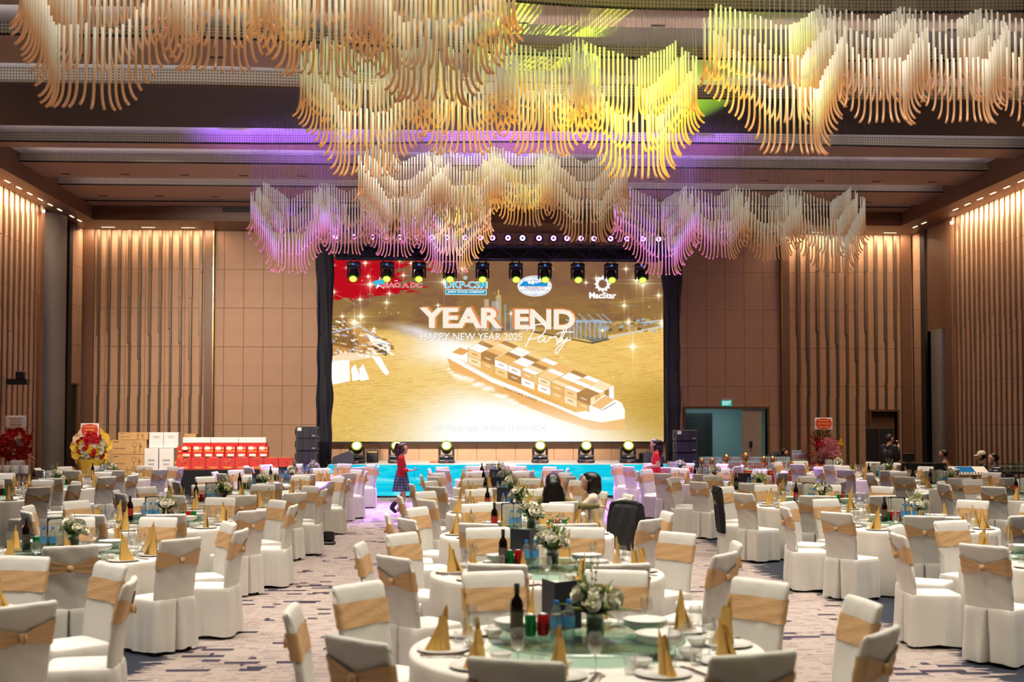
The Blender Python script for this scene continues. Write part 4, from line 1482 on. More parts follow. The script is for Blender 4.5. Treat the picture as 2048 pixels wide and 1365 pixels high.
def wedge(name, label, x, y, z, w, h, d, flip=1):
    t = thing(name, label, 'loudspeaker', (x, y, z))
    MB().prism([(0, 0), (w * flip, 0), (w * flip, h * .82), (w * .8 * flip, h), (0.05 * flip, h * .52)], 0, d).build('cabinet', cab, t, smooth=False)
    MB().prism([(0.06 * flip, h * .54), (w * .78 * flip, h * 1.0), (w * .78 * flip, h * 1.01), (0.05 * flip, h * .56)], 0.04, d - 0.04).build('grille', grille, t, smooth=False)
    MB().box(min(w * flip * .99, w * flip * 1.01), max(w * flip * .99, w * flip * 1.01), d * .3, d * .7, h * .3, h * .6).build('handle', mt['black'], t, smooth=False)


a = at_y(655, 932, 33.9)
wedge('stage_monitor', 'black wedge monitor at the left end of the stage', ST_X0 + 0.03, 33.7, ST_Z, 0.62, 0.36, 0.5)
a = at_y(1362, 930, 34.2)
wedge('stage_monitor', 'black wedge monitor at the right end of the stage', ST_X1 - 0.03, 34.0, ST_Z, 0.62, 0.34, 0.5, -1)
a = at_y(741, 926, 34.9)
amp = thing('guitar_amplifier', 'small black guitar amplifier behind the leftmost stage moving head', 'amplifier', (a.x + 0.05, 34.9, ST_Z))
MB().bbox(-0.17, 0.17, 0, 0.2, 0, 0.36, 0.02).build('cabinet', mt['black'], amp)
MB().box(-0.15, 0.15, -0.012, 0, 0.02, 0.27).build('grille', grille, amp, smooth=False)
MB().box(-0.14, 0.14, -0.014, -0.002, 0.29, 0.33).build('control_strip', M('gold_strip', (176, 150, 92), 0.4, noise=(60, 0.3)), amp, smooth=False)
MB().tube([(-0.09, 0.1, 0.36), (-0.06, 0.1, 0.4), (0.06, 0.1, 0.4), (0.09, 0.1, 0.36)], 0.012, 6).build('handle', mt['black'], amp)
a = at_y(1270, 926, 34.4)
cbx = thing('cable_case', 'small open case with white papers at the right of the stage', 'case', (a.x, 34.3, ST_Z))
MB().bbox(-0.2, 0.3, 0, 0.3, 0, 0.12, 0.02).build('body', mt['black'], cbx)
MB().prism([(-0.3, 0.12), (-0.05, 0.12), (-0.02, 0.2), (-0.2, 0.17)], 0.05, 0.25).build('papers', mt['paper'], cbx, smooth=False)
MB().bbox(0.12, 0.3, 0.05, 0.25, 0.12, 0.3, 0.03).build('mixer', lampbody, cbx)
a = at_y(873, 926, 34.6)
tag(MB().tube([(0, 0, 0.03), (0.2, 0.02, 0.03), (0.35, 0, 0.02)], 0.025, 8).build('power_plug', M('orange_plug', (222, 96, 50), 0.5, noise=(9, 0.1)), None, loc=(a.x - 0.2, 34.7, ST_Z)),
    'orange power plug on the stage deck left of the third moving head', 'plug')
# ================================================================== CHANDELIERS
def rod_mat(attr=None):
    """frosted white glass rod that turns copper towards its curved tip"""
    m = M('chandelier_rod', (236, 226, 204), 0.28, coat=0.3)
    nt = m.node_tree
    b = nt.nodes['Principled BSDF']
    tc = nt.nodes.new('ShaderNodeTexCoord')
    sp = nt.nodes.new('ShaderNodeSeparateXYZ')
    nt.links.new(tc.outputs['Object'], sp.inputs[0])
    r = nt.nodes.new('ShaderNodeValToRGB')
    mr = nt.nodes.new('ShaderNodeMapRange')
    mr.inputs['From Min'].default_value = -0.86
    mr.inputs['From Max'].default_value = 0.0
    nt.links.new(sp.outputs[2], mr.inputs['Value'])
    if attr:
        an = nt.nodes.new('ShaderNodeAttribute')
        an.attribute_name = attr
        nt.links.new(an.outputs['Fac'], mr.inputs['Value'])
    el = r.color_ramp.elements
    el[0].position, el[0].color = 0.08, (*lin(214, 166, 122), 1)
    el[1].position, el[1].color = 0.9, (*lin(238, 234, 222), 1)
    a = el.new(0.42)
    a.color = (*lin(216, 178, 138), 1)
    a = el.new(0.62)
    a.color = (*lin(228, 216, 192), 1)
    nt.links.new(mr.outputs[0], r.inputs[0])
    nt.links.new(r.outputs[0], b.inputs['Base Color'])
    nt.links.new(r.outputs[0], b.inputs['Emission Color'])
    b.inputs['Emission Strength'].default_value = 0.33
    # the acrylic lets coloured light through from behind
    out = nt.nodes['Material Output']
    tr = nt.nodes.new('ShaderNodeBsdfTranslucent')
    nt.links.new(r.outputs[0], tr.inputs[0])
    mx = nt.nodes.new('ShaderNodeMixShader')
    mx.inputs[0].default_value = 0.55
    nt.links.new(b.outputs[0], mx.inputs[1])
    nt.links.new(tr.outputs[0], mx.inputs[2])
    nt.links.new(mx.outputs[0], out.inputs[0])
    return m


rodm = rod_mat()
rodm_rear = rod_mat('drop')
wirem = M('hanging_wire', (190, 184, 176), 0.4, metal=0.6, noise=(9, 0.05))


def rod_mesh(seed):
    rnd = random.Random(seed)
    bend = rnd.uniform(0.075, 0.115)
    pts = [(0, 0, 0), (0, 0, -0.3), (0, 0, -0.55)]
    for t in (0.2, 0.4, 0.6, 0.8, 1.0):
        pts.append((bend * t * t, 0, -0.55 - 0.29 * t + 0.05 * t * t * t))
    return MB().tube(pts, [0.0135] * 3 + [0.0138, 0.014, 0.0145, 0.015, 0.0155], 6).mesh('rod', rodm)


rods = [rod_mesh(i) for i in range(4)]
canopy_m = M('canopy_white', (196, 190, 190), 0.7, noise=(3, 0.03))


def chandelier(x0, x1, y, ztop, amps, label, rows=3, A=0.62, light=0, seed=1):
    rnd = random.Random(seed)
    cx = (x0 + x1) / 2
    t = thing('chandelier', label, 'chandelier', (cx, y, CEIL_Z), 0, 'wavy rod chandeliers under the ceiling')
    n = len(amps)
    wts = [a ** 0.5 for a in amps]
    tot = sum(wts)
    cuts = [x0]
    for w in wts:
        cuts.append(cuts[-1] + (x1 - x0) * w / tot)
    pts = []
    for k in range(n):
        for u in np.linspace(0, 1, 60, endpoint=(k == n - 1)):
            s = (1 - math.cos(2 * PI * u)) / 2
            # serpentine in plan: lobes belly out towards the hall's rear
            x = cuts[k] + (cuts[k + 1] - cuts[k]) * (u - 0.055 * math.sin(4 * PI * u))
            pts.append((x, -A * amps[k] * s, s * amps[k]))
    P = np.array(pts)
    wires = MB()
    spots = []
    step = 0.074 * (1 if rows <= 3 else 1.1)
    for r in range(rows):
        d = P.copy()
        tx = np.gradient(P[:, 0])
        ty = np.gradient(P[:, 1])
        L = np.hypot(tx, ty) + 1e-9
        nx, ny = ty / L, -tx / L
        off = 0.2 * r
        qx, qy = P[:, 0] + nx * off * 0.8, P[:, 1] + ny * off
        seg = np.concatenate([[0], np.cumsum(np.hypot(np.diff(qx), np.diff(qy)))])
        m = int(seg[-1] / step)
        for q in np.linspace(0.001, seg[-1] - 0.001, m):
            i = min(len(seg) - 2, int(np.searchsorted(seg, q) - 1))
            f = (q - seg[i]) / max(1e-9, seg[i + 1] - seg[i])
            x = qx[i] * (1 - f) + qx[i + 1] * f
            yy = qy[i] * (1 - f) + qy[i + 1] * f
            s = P[i, 2]
            ang = math.atan2(ny[i], nx[i]) + rnd.uniform(-.12, .12)
            z = ztop - 0.42 * s - r * (0.14 + 0.2 * s) + rnd.uniform(-.02, .02)
            spots.append((yy, x - cx, z - CEIL_Z, ang))
            wires.tube([(x - cx, yy, z - CEIL_Z), (x - cx, yy, 0)], 0.0016, 3, cap=False)
    spots.sort()
    for yy, x, z, ang in spots[:298]:
        put('rod', rods[rnd.randrange(4)], t, (x, yy, z), (0, 0, ang))
    if spots[298:]:                       # the rods furthest from the camera, joined
        rest = MB()
        hts = []
        src = rods[0]
        V = [v.co.copy() for v in src.vertices]
        F = [tuple(p.vertices) for p in src.polygons]
        for yy, x, z, ang in spots[298:]:
            m3 = Matrix.Rotation(ang, 3, 'Z')
            rest.add([m3 @ v + Vector((x, yy, z)) for v in V], F)
            hts.extend([v.z for v in V])
        o = rest.build('rear_rods', rodm_rear, t)
        at_ = o.data.attributes.new('drop', 'FLOAT', 'POINT')
        at_.data.foreach_set('value', hts)
        o['kind'] = 'stuff'
    o = wires.build('hanging_wires', wirem, t)
    o['kind'] = 'stuff'
    MB().box(x0 - cx - 0.1, x1 - cx + 0.1, -A - 0.75, 0.35, -0.03, -0.003).build('canopy', canopy_m, t, smooth=False)
    for i in range(light):
        put('pin_lamp', lit_me, t, (rnd.uniform(x0, x1) - cx, rnd.uniform(-A - 0.6, 0.2), -0.03))
    # the canopy's pin spots together shine down on the rods
    area_light('pin_spots', (cx, y - 0.4, CEIL_Z - 0.06), (0, 0, 0), x1 - x0, 0.9, 70, (1.0, 0.84, 0.66), R(100))
    return t


def chan_px(px0, px1, Y, amps, label, **kw):
    chandelier(at_y(px0, 300, Y).x, at_y(px1, 300, Y).x, Y, kw.pop('ztop', 6.95), amps, label, **kw)


chan_px(100, 985, 12.4, [1.3, .75, .8, 1.15], 'long wavy chandelier of gold tipped rods at the upper left, nearest the camera', light=0, seed=1, ztop=7.07)
chan_px(640, 1352, 15.4, [1.2, .8, .8, 1.2], 'wavy rod chandelier lit yellow-green in the middle, above the screen', light=26, seed=2, ztop=7.02)
chan_px(1434, 2160, 14.8, [1.35, .8, .75, 1.2], 'wavy rod chandelier with gold tips at the upper right corner', light=6, seed=3, ztop=7.3)
chan_px(528, 960, 25.2, [1.2, .7, .75, 1.2], 'violet lit rod chandelier hanging left of the screen top', light=10, seed=4, ztop=7.1)
chan_px(742, 1228, 22.9, [1.15, .8, .75, 1.15], 'pale violet rod chandelier hanging centrally in front of the truss', light=16, seed=5, ztop=7.36)
chan_px(1244, 1700, 25.2, [1.2, .75, .8, 1.15], 'violet lit rod chandelier hanging right of the screen top', light=10, seed=6, ztop=7.1)

# ================================================================== CHAIRS
def rrect(w, d, r, n=5):
    """rounded rectangle outline, counter-clockwise from +x side; w along x, d along y"""
    out = []
    for cx, cy_, a0 in ((w / 2 - r, d / 2 - r, 0), (-w / 2 + r, d / 2 - r, 90), (-w / 2 + r, -d / 2 + r, 180), (w / 2 - r, -d / 2 + r, 270)):
        for k in range(n + 1):
            a = R(a0 + 90 * k / n)
            out.append((cx + r * math.cos(a), cy_ + r * math.sin(a)))
    return out


def densify(poly, step):
    out = []
    n = len(poly)
    for i in range(n):
        a, b = poly[i], poly[(i + 1) % n]
        L = math.hypot(b[0] - a[0], b[1] - a[1])
        k = max(1, int(L / step))
        for j in range(k):
            t = j / k
            out.append((a[0] + (b[0] - a[0]) * t, a[1] + (b[1] - a[1]) * t))
    return out


def back_y(z):
    """lean of the backrest's centre plane"""
    t = (z - 0.45) / 0.55
    return -0.205 - 0.02 * t - 0.075 * t * t


def back_w(z):
    t = min(1, max(0, (z - 0.45) / 0.55))
    return 0.425 + 0.02 * t


def back_ring(z, grow=0.0, thick=0.05, wr=0.0, seed=0):
    w = back_w(z) + 2 * grow
    o = densify(rrect(w, thick + 2 * grow, min(thick / 2 + grow, 0.024 + grow) * .98, 4), 0.02)
    return [(x, back_y(z) + y + 0.32 * x * x * 1.0 - 0.012 + wr * math.sin(x * 34 + z * 21 + seed) * math.cos(z * 17 - x * 9), z) for x, y in o]


def chair_kit(seed):
    # backrest sleeve
    rings = [back_ring(z, 0, 0.05, 0.0035, seed) for z in np.linspace(0.44, 0.975, 14)]
    top = []
    for z, g in ((0.99, -0.004), (1.0, -0.012), (1.004, -0.02)):
        top.append(back_ring(z, g, 0.05, 0.002, seed))
    mb = MB().loft(rings + top)
    back = mb.mesh('backrest', mt['cover'])
    # seat and skirt
    base = [(x, y - 0.018) for x, y in densify(rrect(0.45, 0.47, 0.05, 4), 0.018)]
    ib = [i for i, (x, y) in enumerate(base) if y < -0.25 and abs(x) < 0.045]
    base[ib[0]:ib[-1] + 1] = [(x, base[ib[0]][1]) for x in (-.04, -.024, -.013, -.006, -.002, .002, .006, .013, .024, .04)]
    rnd = random.Random(seed)
    ph = [rnd.uniform(0, 6.28) for _ in range(4)]
    rings = []
    lv = [0.03, 0.09, 0.18, 0.28, 0.37, 0.43, 0.465, 0.478]
    for z in lv:
        k = 1 - max(0, (z - 0.05)) / 0.42
        gr = 1 + 0.06 * max(0, k) + (-0.02 if z > 0.46 else 0) - (0.03 if z > 0.47 else 0)
        ring = []
        for x, y in base:
            a = math.atan2(y, x)
            fold = max(0, k) * (0.010 * math.sin(7 * a + ph[0]) + 0.007 * math.sin(13 * a + ph[1]) + 0.004 * math.sin(23 * a + ph[2] + z * 6))
            X, Y = x * gr, y * gr
            L = math.hypot(x, y)
            X, Y = X + x / L * fold, Y + y / L * fold
            if y < -0.22 and z < 0.46:           # inverted pleat down the middle of the back
                pl = math.exp(-(x / (0.005 + 0.012 * max(0, k))) ** 2)
                Y += pl * 0.11 * (0.35 + 0.65 * max(0, k))
                X += 0.0
            zz_ = z + (0.008 * math.sin(5 * a + ph[3]) if z == lv[0] else 0)
            ring.append((X, Y, zz_))
        rings.append(ring)
    last = [(x * .6, y * .6, 0.488) for x, y, _ in rings[-1]]
    mb = MB().loft(rings + [last], cap=(False, True))
    seat = mb.mesh('seat_cover', mt['cover'])
    # sash: flat band in front, drawn together behind
    n = 0
    o = densify(rrect(back_w(.8) + 0.012, 0.064, 0.03, 4), 0.012)
    rows = []
    for v in np.linspace(0, 1, 8):
        row = []
        for x, y in o:
            behind = y < -0.01
            zc, hh = 0.825, 0.075
            if behind:
                q = min(1, abs(x) / 0.2)
                hh = 0.022 + 0.053 * q ** 0.85
                zc = 0.825 - 0.012 * (1 - q)
            z = zc + (v - .5) * 2 * hh
            push = 0.0
            if behind:
                push = -0.004 * math.sin(v * PI * 5) - 0.008 * (1 - min(1, abs(x) / 0.1)) - 0.004
            else:
                push = 0.002 * math.sin(v * 12 + x * 20)
            yy = back_y(z) + y + push + 0.32 * x * x - 0.012
            row.append((x * (back_w(z) / back_w(.8)), yy, z))
        rows.append(row)
    sash = MB().grid(rows, wrap=True).mesh('sash', mt['sash'])
    knot = MB().ball((0, 0, 0), (0.03, 0.018, 0.03), 10, 7)
    knot.tube([(0.0, -0.016, 0.03), (0.004, -0.02, 0), (0.0, -0.016, -0.03)], 0.006, 6)
    km = knot.mesh('knot', mt['sash'])
    yk = back_y(0.813) - 0.012 - 0.05
    leg = MB().loft([[(x * s, y * s, z) for x, y in ((-.5, -.5), (.5, -.5), (.5, .5), (-.5, .5))] for z, s in ((0, 0.026), (0.44, 0.036))]).mesh('leg', mt['legwood'], False)
    kit = [('seat_cover', seat, (0, 0, 0), (0, 0, 0), []), ('backrest', back, (0, 0, 0), (0, 0, 0), []),
           ('sash', sash, (0, 0, 0), (0, 0, 0), [('knot', km, (0, yk, 0.813), (0, 0, 0), [])])]
    for lx in (-0.19, 0.19):
        for ly in (-0.185, 0.185):
            kit.append(('leg', leg, (lx, ly, 0), (0, 0, 0), []))
    return kit


chair_kits = [chair_kit(s) for s in (1, 2, 3)]

# ================================================================== TABLES
def cloth_mesh(seed, rad=1.0, top=0.755):
    rnd = random.Random(seed)
    ph = [rnd.uniform(0, 6.28) for _ in range(4)]
    n = 144
    rings = []
    for z, rr, amp in ((0.02, 0.985, 1.0), (0.2, 0.985, .85), (0.4, 0.985, .6), (0.58, 0.985, .35), (0.70, 0.987, .1), (0.738, 0.987, 0), (0.751, 0.98, 0), (0.755, 0.965, 0), (0.755, 0.5, 0), (0.755, 0.1, 0)):
        ring = []
        for i in range(n):
            a = 2 * PI * i / n
            f = amp * (0.02 * math.sin(17 * a + ph[0]) + 0.011 * math.sin(29 * a + ph[1]) + 0.008 * math.sin(7 * a + ph[2]))
            r = (rr + f) * rad
            ring.append((r * math.cos(a), r * math.sin(a), z + top - 0.755))
        rings.append(ring)
    return MB().loft(rings, cap=(False, True)).mesh('tablecloth', mt['cloth'])


cloths = [cloth_mesh(i) for i in range(3)]
table_kit = [('tabletop', MB().lathe([(0.96, 0.715), (0.965, 0.72), (0.965, 0.745), (0.96, 0.75)], 40).mesh('tabletop', mt['wood'], True, 40), (0, 0, 0), (0, 0, 0), [])]
tl = MB().tube([(0, 0, 0), (0, 0, 0.715)], 0.02, 8).mesh('leg', mt['aluminium'])
for a in range(4):
    table_kit.append(('leg', tl, (0.55 * math.cos(a * PI / 2 + .78), 0.55 * math.sin(a * PI / 2 + .78), 0), (0, 0, 0), []))
susan_kit = [('glass_disc', MB().lathe([(0.0, 0.05), (0.545, 0.05), (0.55, 0.054), (0.55, 0.058), (0.545, 0.062), (0.0, 0.062)], 64).mesh('glass_disc', mt['greenglass'], True, 50), (0, 0, 0), (0, 0, 0), []),
             ('bearing', MB().lathe([(0.16, 0.0), (0.16, 0.035), (0.12, 0.05)], 24).mesh('bearing', mt['aluminium'], True, 40), (0, 0, 0), (0, 0, 0), [])]

# napkin: pleated fan foot that rises into a rolled, pointed sail
def napkin_mesh(seed):
    rnd = random.Random(seed)
    H = rnd.uniform(0.24, 0.285)
    fl = rnd.choice((-1, 1))
    mb = MB()
    # the standing sail: a half-rolled sheet with a slanted, pointed top
    rows = []
    NS = 14
    for ti in range(11):
        t = ti / 10
        row = []
        for si in range(NS + 1):
            s = si / NS
            a = R(-100 + 200 * s)
            r = 0.027 + 0.009 * (1 - t) + 0.004 * math.sin(t * 6 + seed)
            top = H * (0.70 + 0.30 * math.sin(PI * min(1, s * 1.15) * .55) ** 2) if s < .8 else H * (1.0 - 1.2 * (s - .8))
            w = 1 - 0.45 * t * t
            row.append((fl * (r * w * math.sin(a) * 1.05 + 0.012 * t * t), -r * 0.55 * math.cos(a), top * t))
        rows.append(row)
    mb.grid(rows)
    # the pleated fan that steadies it, sweeping out to one side
    rows = []
    NP = 12
    for ti in range(7):
        t = ti / 6
        row = []
        for si in range(NP + 1):
            s = si / NP
            reach = 0.085 * (1 - t) ** 1.15 * (1 - .15 * s)
            z = t * (0.15 + 0.05 * s)
            a = R(-35 + 150 * s)
            zig = 0.007 * (1 - t) * (1 if si % 2 else -1)
            row.append((fl * (-0.018 - (reach + zig) * math.cos(a) * .95), (reach + zig) * math.sin(a) * .6, z))
        rows.append(row)
    mb.grid(rows)
    # back leaf closing the roll
    rows = [[(fl * x, 0.012 + 0.02 * (1 - t), t * H * (.78 - 2.2 * abs(x + .004) * t)) for x in np.linspace(-.045 + .02 * t, .04 - .016 * t, 7)] for t in np.linspace(0, 1, 6)]
    mb.grid(rows)
    return mb.mesh('folded_napkin', mt['napkin'], True, 35)


napkins = [napkin_mesh(i) for i in range(5)]
plate_me = MB().lathe([(0.0, 0.004), (0.075, 0.004), (0.08, 0.0), (0.105, 0.002), (0.142, 0.015), (0.145, 0.018), (0.14, 0.019), (0.108, 0.008), (0.0, 0.007)], 32).mesh('dinner_plate', mt['porcelain'], True, 60)
bowl_me = MB().lathe([(0.028, 0.0), (0.03, 0.008), (0.05, 0.03), (0.06, 0.055), (0.057, 0.056), (0.046, 0.03), (0.0, 0.012)], 22).mesh('rice_bowl', mt['porcelain'], True, 60)
bigdish_me = MB().lathe([(0.06, 0.0), (0.07, 0.006), (0.125, 0.035), (0.13, 0.05), (0.125, 0.05), (0.06, 0.012), (0.0, 0.01)], 28).mesh('serving_dish', mt['porcelain'], True, 60)
wine_kit = [('bowl', MB().lathe([(0.006, 0.09), (0.022, 0.098), (0.036, 0.125), (0.040, 0.15), (0.036, 0.185), (0.031, 0.205)], 18, cap=(False, False)).mesh('bowl', mt['glass']), (0, 0, 0), (0, 0, 0), []),
            ('stem', MB().lathe([(0.0045, 0.004), (0.004, 0.05), (0.006, 0.092)], 8).mesh('stem', mt['glass']), (0, 0, 0), (0, 0, 0), []),
            ('foot', MB().lathe([(0.036, 0.0), (0.035, 0.002), (0.006, 0.006)], 18).mesh('foot', mt['glass']), (0, 0, 0), (0, 0, 0), [])]
wine_me = MB().lathe([(0.036, 0.0), (0.035, 0.002), (0.006, 0.006), (0.004, 0.05), (0.006, 0.09), (0.022, 0.098), (0.036, 0.125), (0.040, 0.15), (0.036, 0.185), (0.031, 0.205)], 14, cap=(True, False)).mesh('wine_glass', mt['glass'])
cup_me = MB().lathe([(0.0, 0.003), (0.024, 0.0), (0.026, 0.004), (0.034, 0.085)], 16, cap=(True, False)).mesh('tumbler', mt['glass'])
chop_me = MB().bbox(-0.004, 0.004, -0.12, 0.12, 0.008, 0.015, 0.002).bbox(0.008, 0.016, -0.12, 0.12, 0.008, 0.015, 0.002).mesh('chopsticks', M('chopstick_wood', (92, 60, 42), 0.4, noise=(20, 0.1)), False)
spoon_me = MB().ball((0, 0.08, 0.006), (0.017, 0.026, 0.004), 10, 6).tube([(0, 0.055, 0.006), (0, -0.08, 0.006)], 0.003, 6).mesh('spoon', mt['aluminium'])
water_kit = [('body', MB().lathe([(0.028, 0.0), (0.032, 0.006), (0.032, 0.13), (0.031, 0.15), (0.02, 0.185), (0.013, 0.195), (0.013, 0.205)], 16).mesh('body', mt['bottleplastic']), (0, 0, 0), (0, 0, 0), []),
             ('label', MB().lathe([(0.0328, 0.075), (0.0328, 0.135)], 18, cap=(False, False)).mesh('label', mt['label_blue']), (0, 0, 0), (0, 0, 0), []),
             ('cap', MB().lathe([(0.0145, 0.203), (0.0145, 0.222), (0.013, 0.224)], 14).mesh('cap', mt['cap_blue'], True, 40), (0, 0, 0), (0, 0, 0), [])]


def wine_bottle_kit(lab):
    return [('body', MB().lathe([(0.034, 0.0), (0.037, 0.006), (0.037, 0.185), (0.03, 0.212), (0.015, 0.235), (0.0135, 0.25), (0.0135, 0.298), (0.015, 0.3)], 18).mesh('body', mt['winebottle']), (0, 0, 0), (0, 0, 0), []),
            ('label', MB().lathe([(0.0378, 0.06), (0.0378, 0.15)], 18, cap=(False, False)).mesh('label', lab), (0, 0, 0), (0, 0, 0), []),
            ('capsule', MB().lathe([(0.0148, 0.25), (0.0152, 0.302), (0.012, 0.304)], 14).mesh('capsule', mt['black']), (0, 0, 0), (0, 0, 0), [])]


wb_kits = [wine_bottle_kit(mt['winelabel']), wine_bottle_kit(mt['redlabel'])]


def can_kit(mat):
    return [('body', MB().lathe([(0.026, 0.0), (0.033, 0.008), (0.033, 0.108), (0.027, 0.118)], 18).mesh('body', mat, True, 50), (0, 0, 0), (0, 0, 0), []),
            ('lid', MB().lathe([(0.027, 0.117), (0.0275, 0.121), (0.025, 0.119), (0.0, 0.118)], 18).mesh('lid', mt['aluminium'], True, 50), (0, 0, 0), (0, 0, 0), [])]


can_kits = [can_kit(mt['greencan']), can_kit(mt['redcan'])]
mu = MB().prism([(-0.1, 0.0), (0.1, 0.0), (0.1, 0.28), (-0.1, 0.28)], -0.003, 0.003).mesh('cover', mt['navycard'], False)
mp_ = MB().prism([(-0.088, 0.014), (0.088, 0.014), (0.088, 0.25), (0.07, 0.268), (-0.07, 0.268), (-0.088, 0.25)], -0.0045, -0.003).mesh('page', mt['paper'], False)
ml_ = MB()
for i in range(9):
    w = 0.03 + 0.022 * ((i * 7) % 3)
    ml_.box(-w, w, -0.0052, -0.0045, 0.055 + i * 0.021, 0.0575 + i * 0.021)
ml_me = ml_.mesh('printed_lines', M('menu_ink', (150, 120, 90), 0.8, noise=(20, 0.1)), False)
# an open menu folder standing on edge: two boards hinged at the spine, pages inside
menu_front = [('cover', mu, (-0.058, 0, 0), (0, 0, R(54)), [('page', mp_, (0, 0, 0), (0, 0, 0), []), ('printed_lines', ml_me, (0, 0, 0), (0, 0, 0), [])]),
              ('cover', mu, (0.058, 0, 0), (0, 0, R(-54)), [('page', mp_, (0, 0, 0), (0, 0, 0), []), ('printed_lines', ml_me, (0, 0, 0), (0, 0, 0), [])])]

# flowers
def flower_mesh(mat, seed, n=3):
    rnd = random.Random(seed)
    mb = MB()
    mb.ball((0, 0, 0), (0.022, 0.022, 0.026), 8, 6)
    for lay in range(n):
        k = 5 + lay
        for i in range(k):
            a = 2 * PI * (i + lay * .5) / k + rnd.uniform(-.1, .1)
            r0, r1, h = 0.012 + lay * .006, 0.028 + lay * .012, 0.026 - lay * .008
            row = []
            for v in range(4):
                t = v / 3
                rr = r0 + (r1 - r0) * t
                zz_ = -0.02 + (h + 0.02) * math.sin(t * PI * .62) - lay * .002
                w = 0.022 * (1 + lay * .35) * math.sin(PI * (t * .75 + .18))
                row.append([(rr * math.cos(a) - s * w * math.sin(a), rr * math.sin(a) + s * w * math.cos(a), zz_ + abs(s) * 0.004) for s in (-1, 0, 1)])
            mb.grid(row)
    return mb.mesh('flower', mat)


flowers = [flower_mesh(mt['petal'], 1), flower_mesh(mt['petal'], 2), flower_mesh(mt['petal2'], 3)]


def leaf_mesh(L, W, mat, seed):
    rnd = random.Random(seed)
    rows = []
    for i in range(5):
        t = i / 4
        w = W * math.sin(PI * (t * .85 + .1)) * (1 - t * .25)
        z = L * t * .75
        x = L * .55 * t * t
        rows.append([(x, -w, z), (x - 0.01 * (1 - t), 0, z), (x, w, z)])
    return MB().grid(rows).mesh('leaf', mat)


leaves = [leaf_mesh(0.14, 0.028, mt['leaf'], 1), leaf_mesh(0.12, 0.022, mt['leaf2'], 2), leaf_mesh(0.17, 0.016, mt['leaf'], 3)]
sprig_b = MB()
for s in range(5):
    a = s * 1.26
    x, y = 0.05 * math.cos(a), 0.05 * math.sin(a)
    sprig_b.tube([(0, 0, 0), (x * .5, y * .5, 0.1), (x * 1.4, y * 1.4, 0.2)], 0.0018, 4)
    for k in range(4):
        f = .45 + k * .18
        sprig_b.ball((x * 1.4 * f + .006 * math.sin(k * 3), y * 1.4 * f, 0.2 * f + .01), (0.007, 0.007, 0.009), 6, 4)
sprig_me = sprig_b.mesh('sprig', mt['leaf2'])
vase_me = MB().lathe([(0.0, 0.004), (0.048, 0.0), (0.05, 0.006), (0.05, 0.14), (0.047, 0.14), (0.047, 0.01), (0.0, 0.01)], 22).mesh('vase', glass_mat('vase_glass', (0.62, 0.74, 0.66), 0.14), True, 50)
stems_b = MB()
for s in range(9):
    a = s * 2.4
    stems_b.tube([(0.025 * math.cos(a), 0.025 * math.sin(a), 0.015), (-0.03 * math.cos(a), -0.03 * math.sin(a), 0.15)], 0.003, 5)
stems_b.lathe([(0.044, 0.012), (0.044, 0.1)], 16)
stems_me = stems_b.mesh('stems', M('vase_stems', (40, 66, 38), 0.5, noise=(30, 0.3)))


def flower_vase(loc, label, seed, big=True):
    rnd = random.Random(seed)
    t = thing('flower_vase', label, 'flower vase', loc, rnd.uniform(0, 6), 'white flower centrepieces on the round tables')
    put('vase', vase_me, t)
    put('stems', stems_me, t)
    nf = 9 if big else 7
    for i in range(nf):
        a = i * 2.4 + rnd.uniform(-.3, .3)
        rr = 0.03 + 0.1 * ((i + .5) / nf) ** .6
        z = 0.17 + (0.15 - rr) * 0.9 + rnd.uniform(-.02, .03)
        put('flower', flowers[0 if i % 3 else (2 if rnd.random() < .6 else 1)], t, (rr * math.cos(a), rr * math.sin(a), z), (0, R(20 + rr * 380), a), rnd.uniform(.85, 1.3))
    for i in range(18 if big else 9):
        a = i * 2.4 + rnd.uniform(-.2, .2)
        put('leaf', leaves[i % 3], t, (0.03 * math.cos(a), 0.03 * math.sin(a), 0.12), (0, R(rnd.uniform(-15, 55)), a), rnd.uniform(1.0, 1.7))
    put('sprig', sprig_me, t, (0.0, 0.02, 0.15), (R(8), R(-12), rnd.uniform(0, 6)), rnd.uniform(.9, 1.3))
    return t


SEATS = [(-18, 'nearest left'), (18, 'nearest right'), (-54, 'left front'), (54, 'right front'), (-90, 'leftmost'), (90, 'rightmost'),
         (-126, 'left rear'), (126, 'right rear'), (-162, 'farthest left'), (162, 'farthest right')]
TABLES = []
for r, y in enumerate((6.7, 10.15, 13.65, 17.05, 20.5, 24.0, 27.5)):
    TABLES.append(('centre', r, 0.72 + 0.035 * r, y))
for r, y in enumerate((7.75, 11.6, 15.1, 18.7, 22.25, 25.8, 29.3)):
    TABLES.append(('left', r, -3.72 + 0.03 * r, y))
for r, y in enumerate((20.6, 24.3, 28.1)):
    TABLES.append(('outer-left', r, -8.0, y))
for r, y in enumerate((10.75, 14.5, 18.2, 21.9, 25.6, 29.4)):
    TABLES.append(('right', r, 5.62 - 0.04 * r, y))
for r, y in enumerate((20.0, 23.7, 27.3, 30.9)):
    TABLES.append(('outer-right', r, 9.85, y))
MENU_STYLE = {}
DARK_JACKET = {}
rt = random.Random(11)
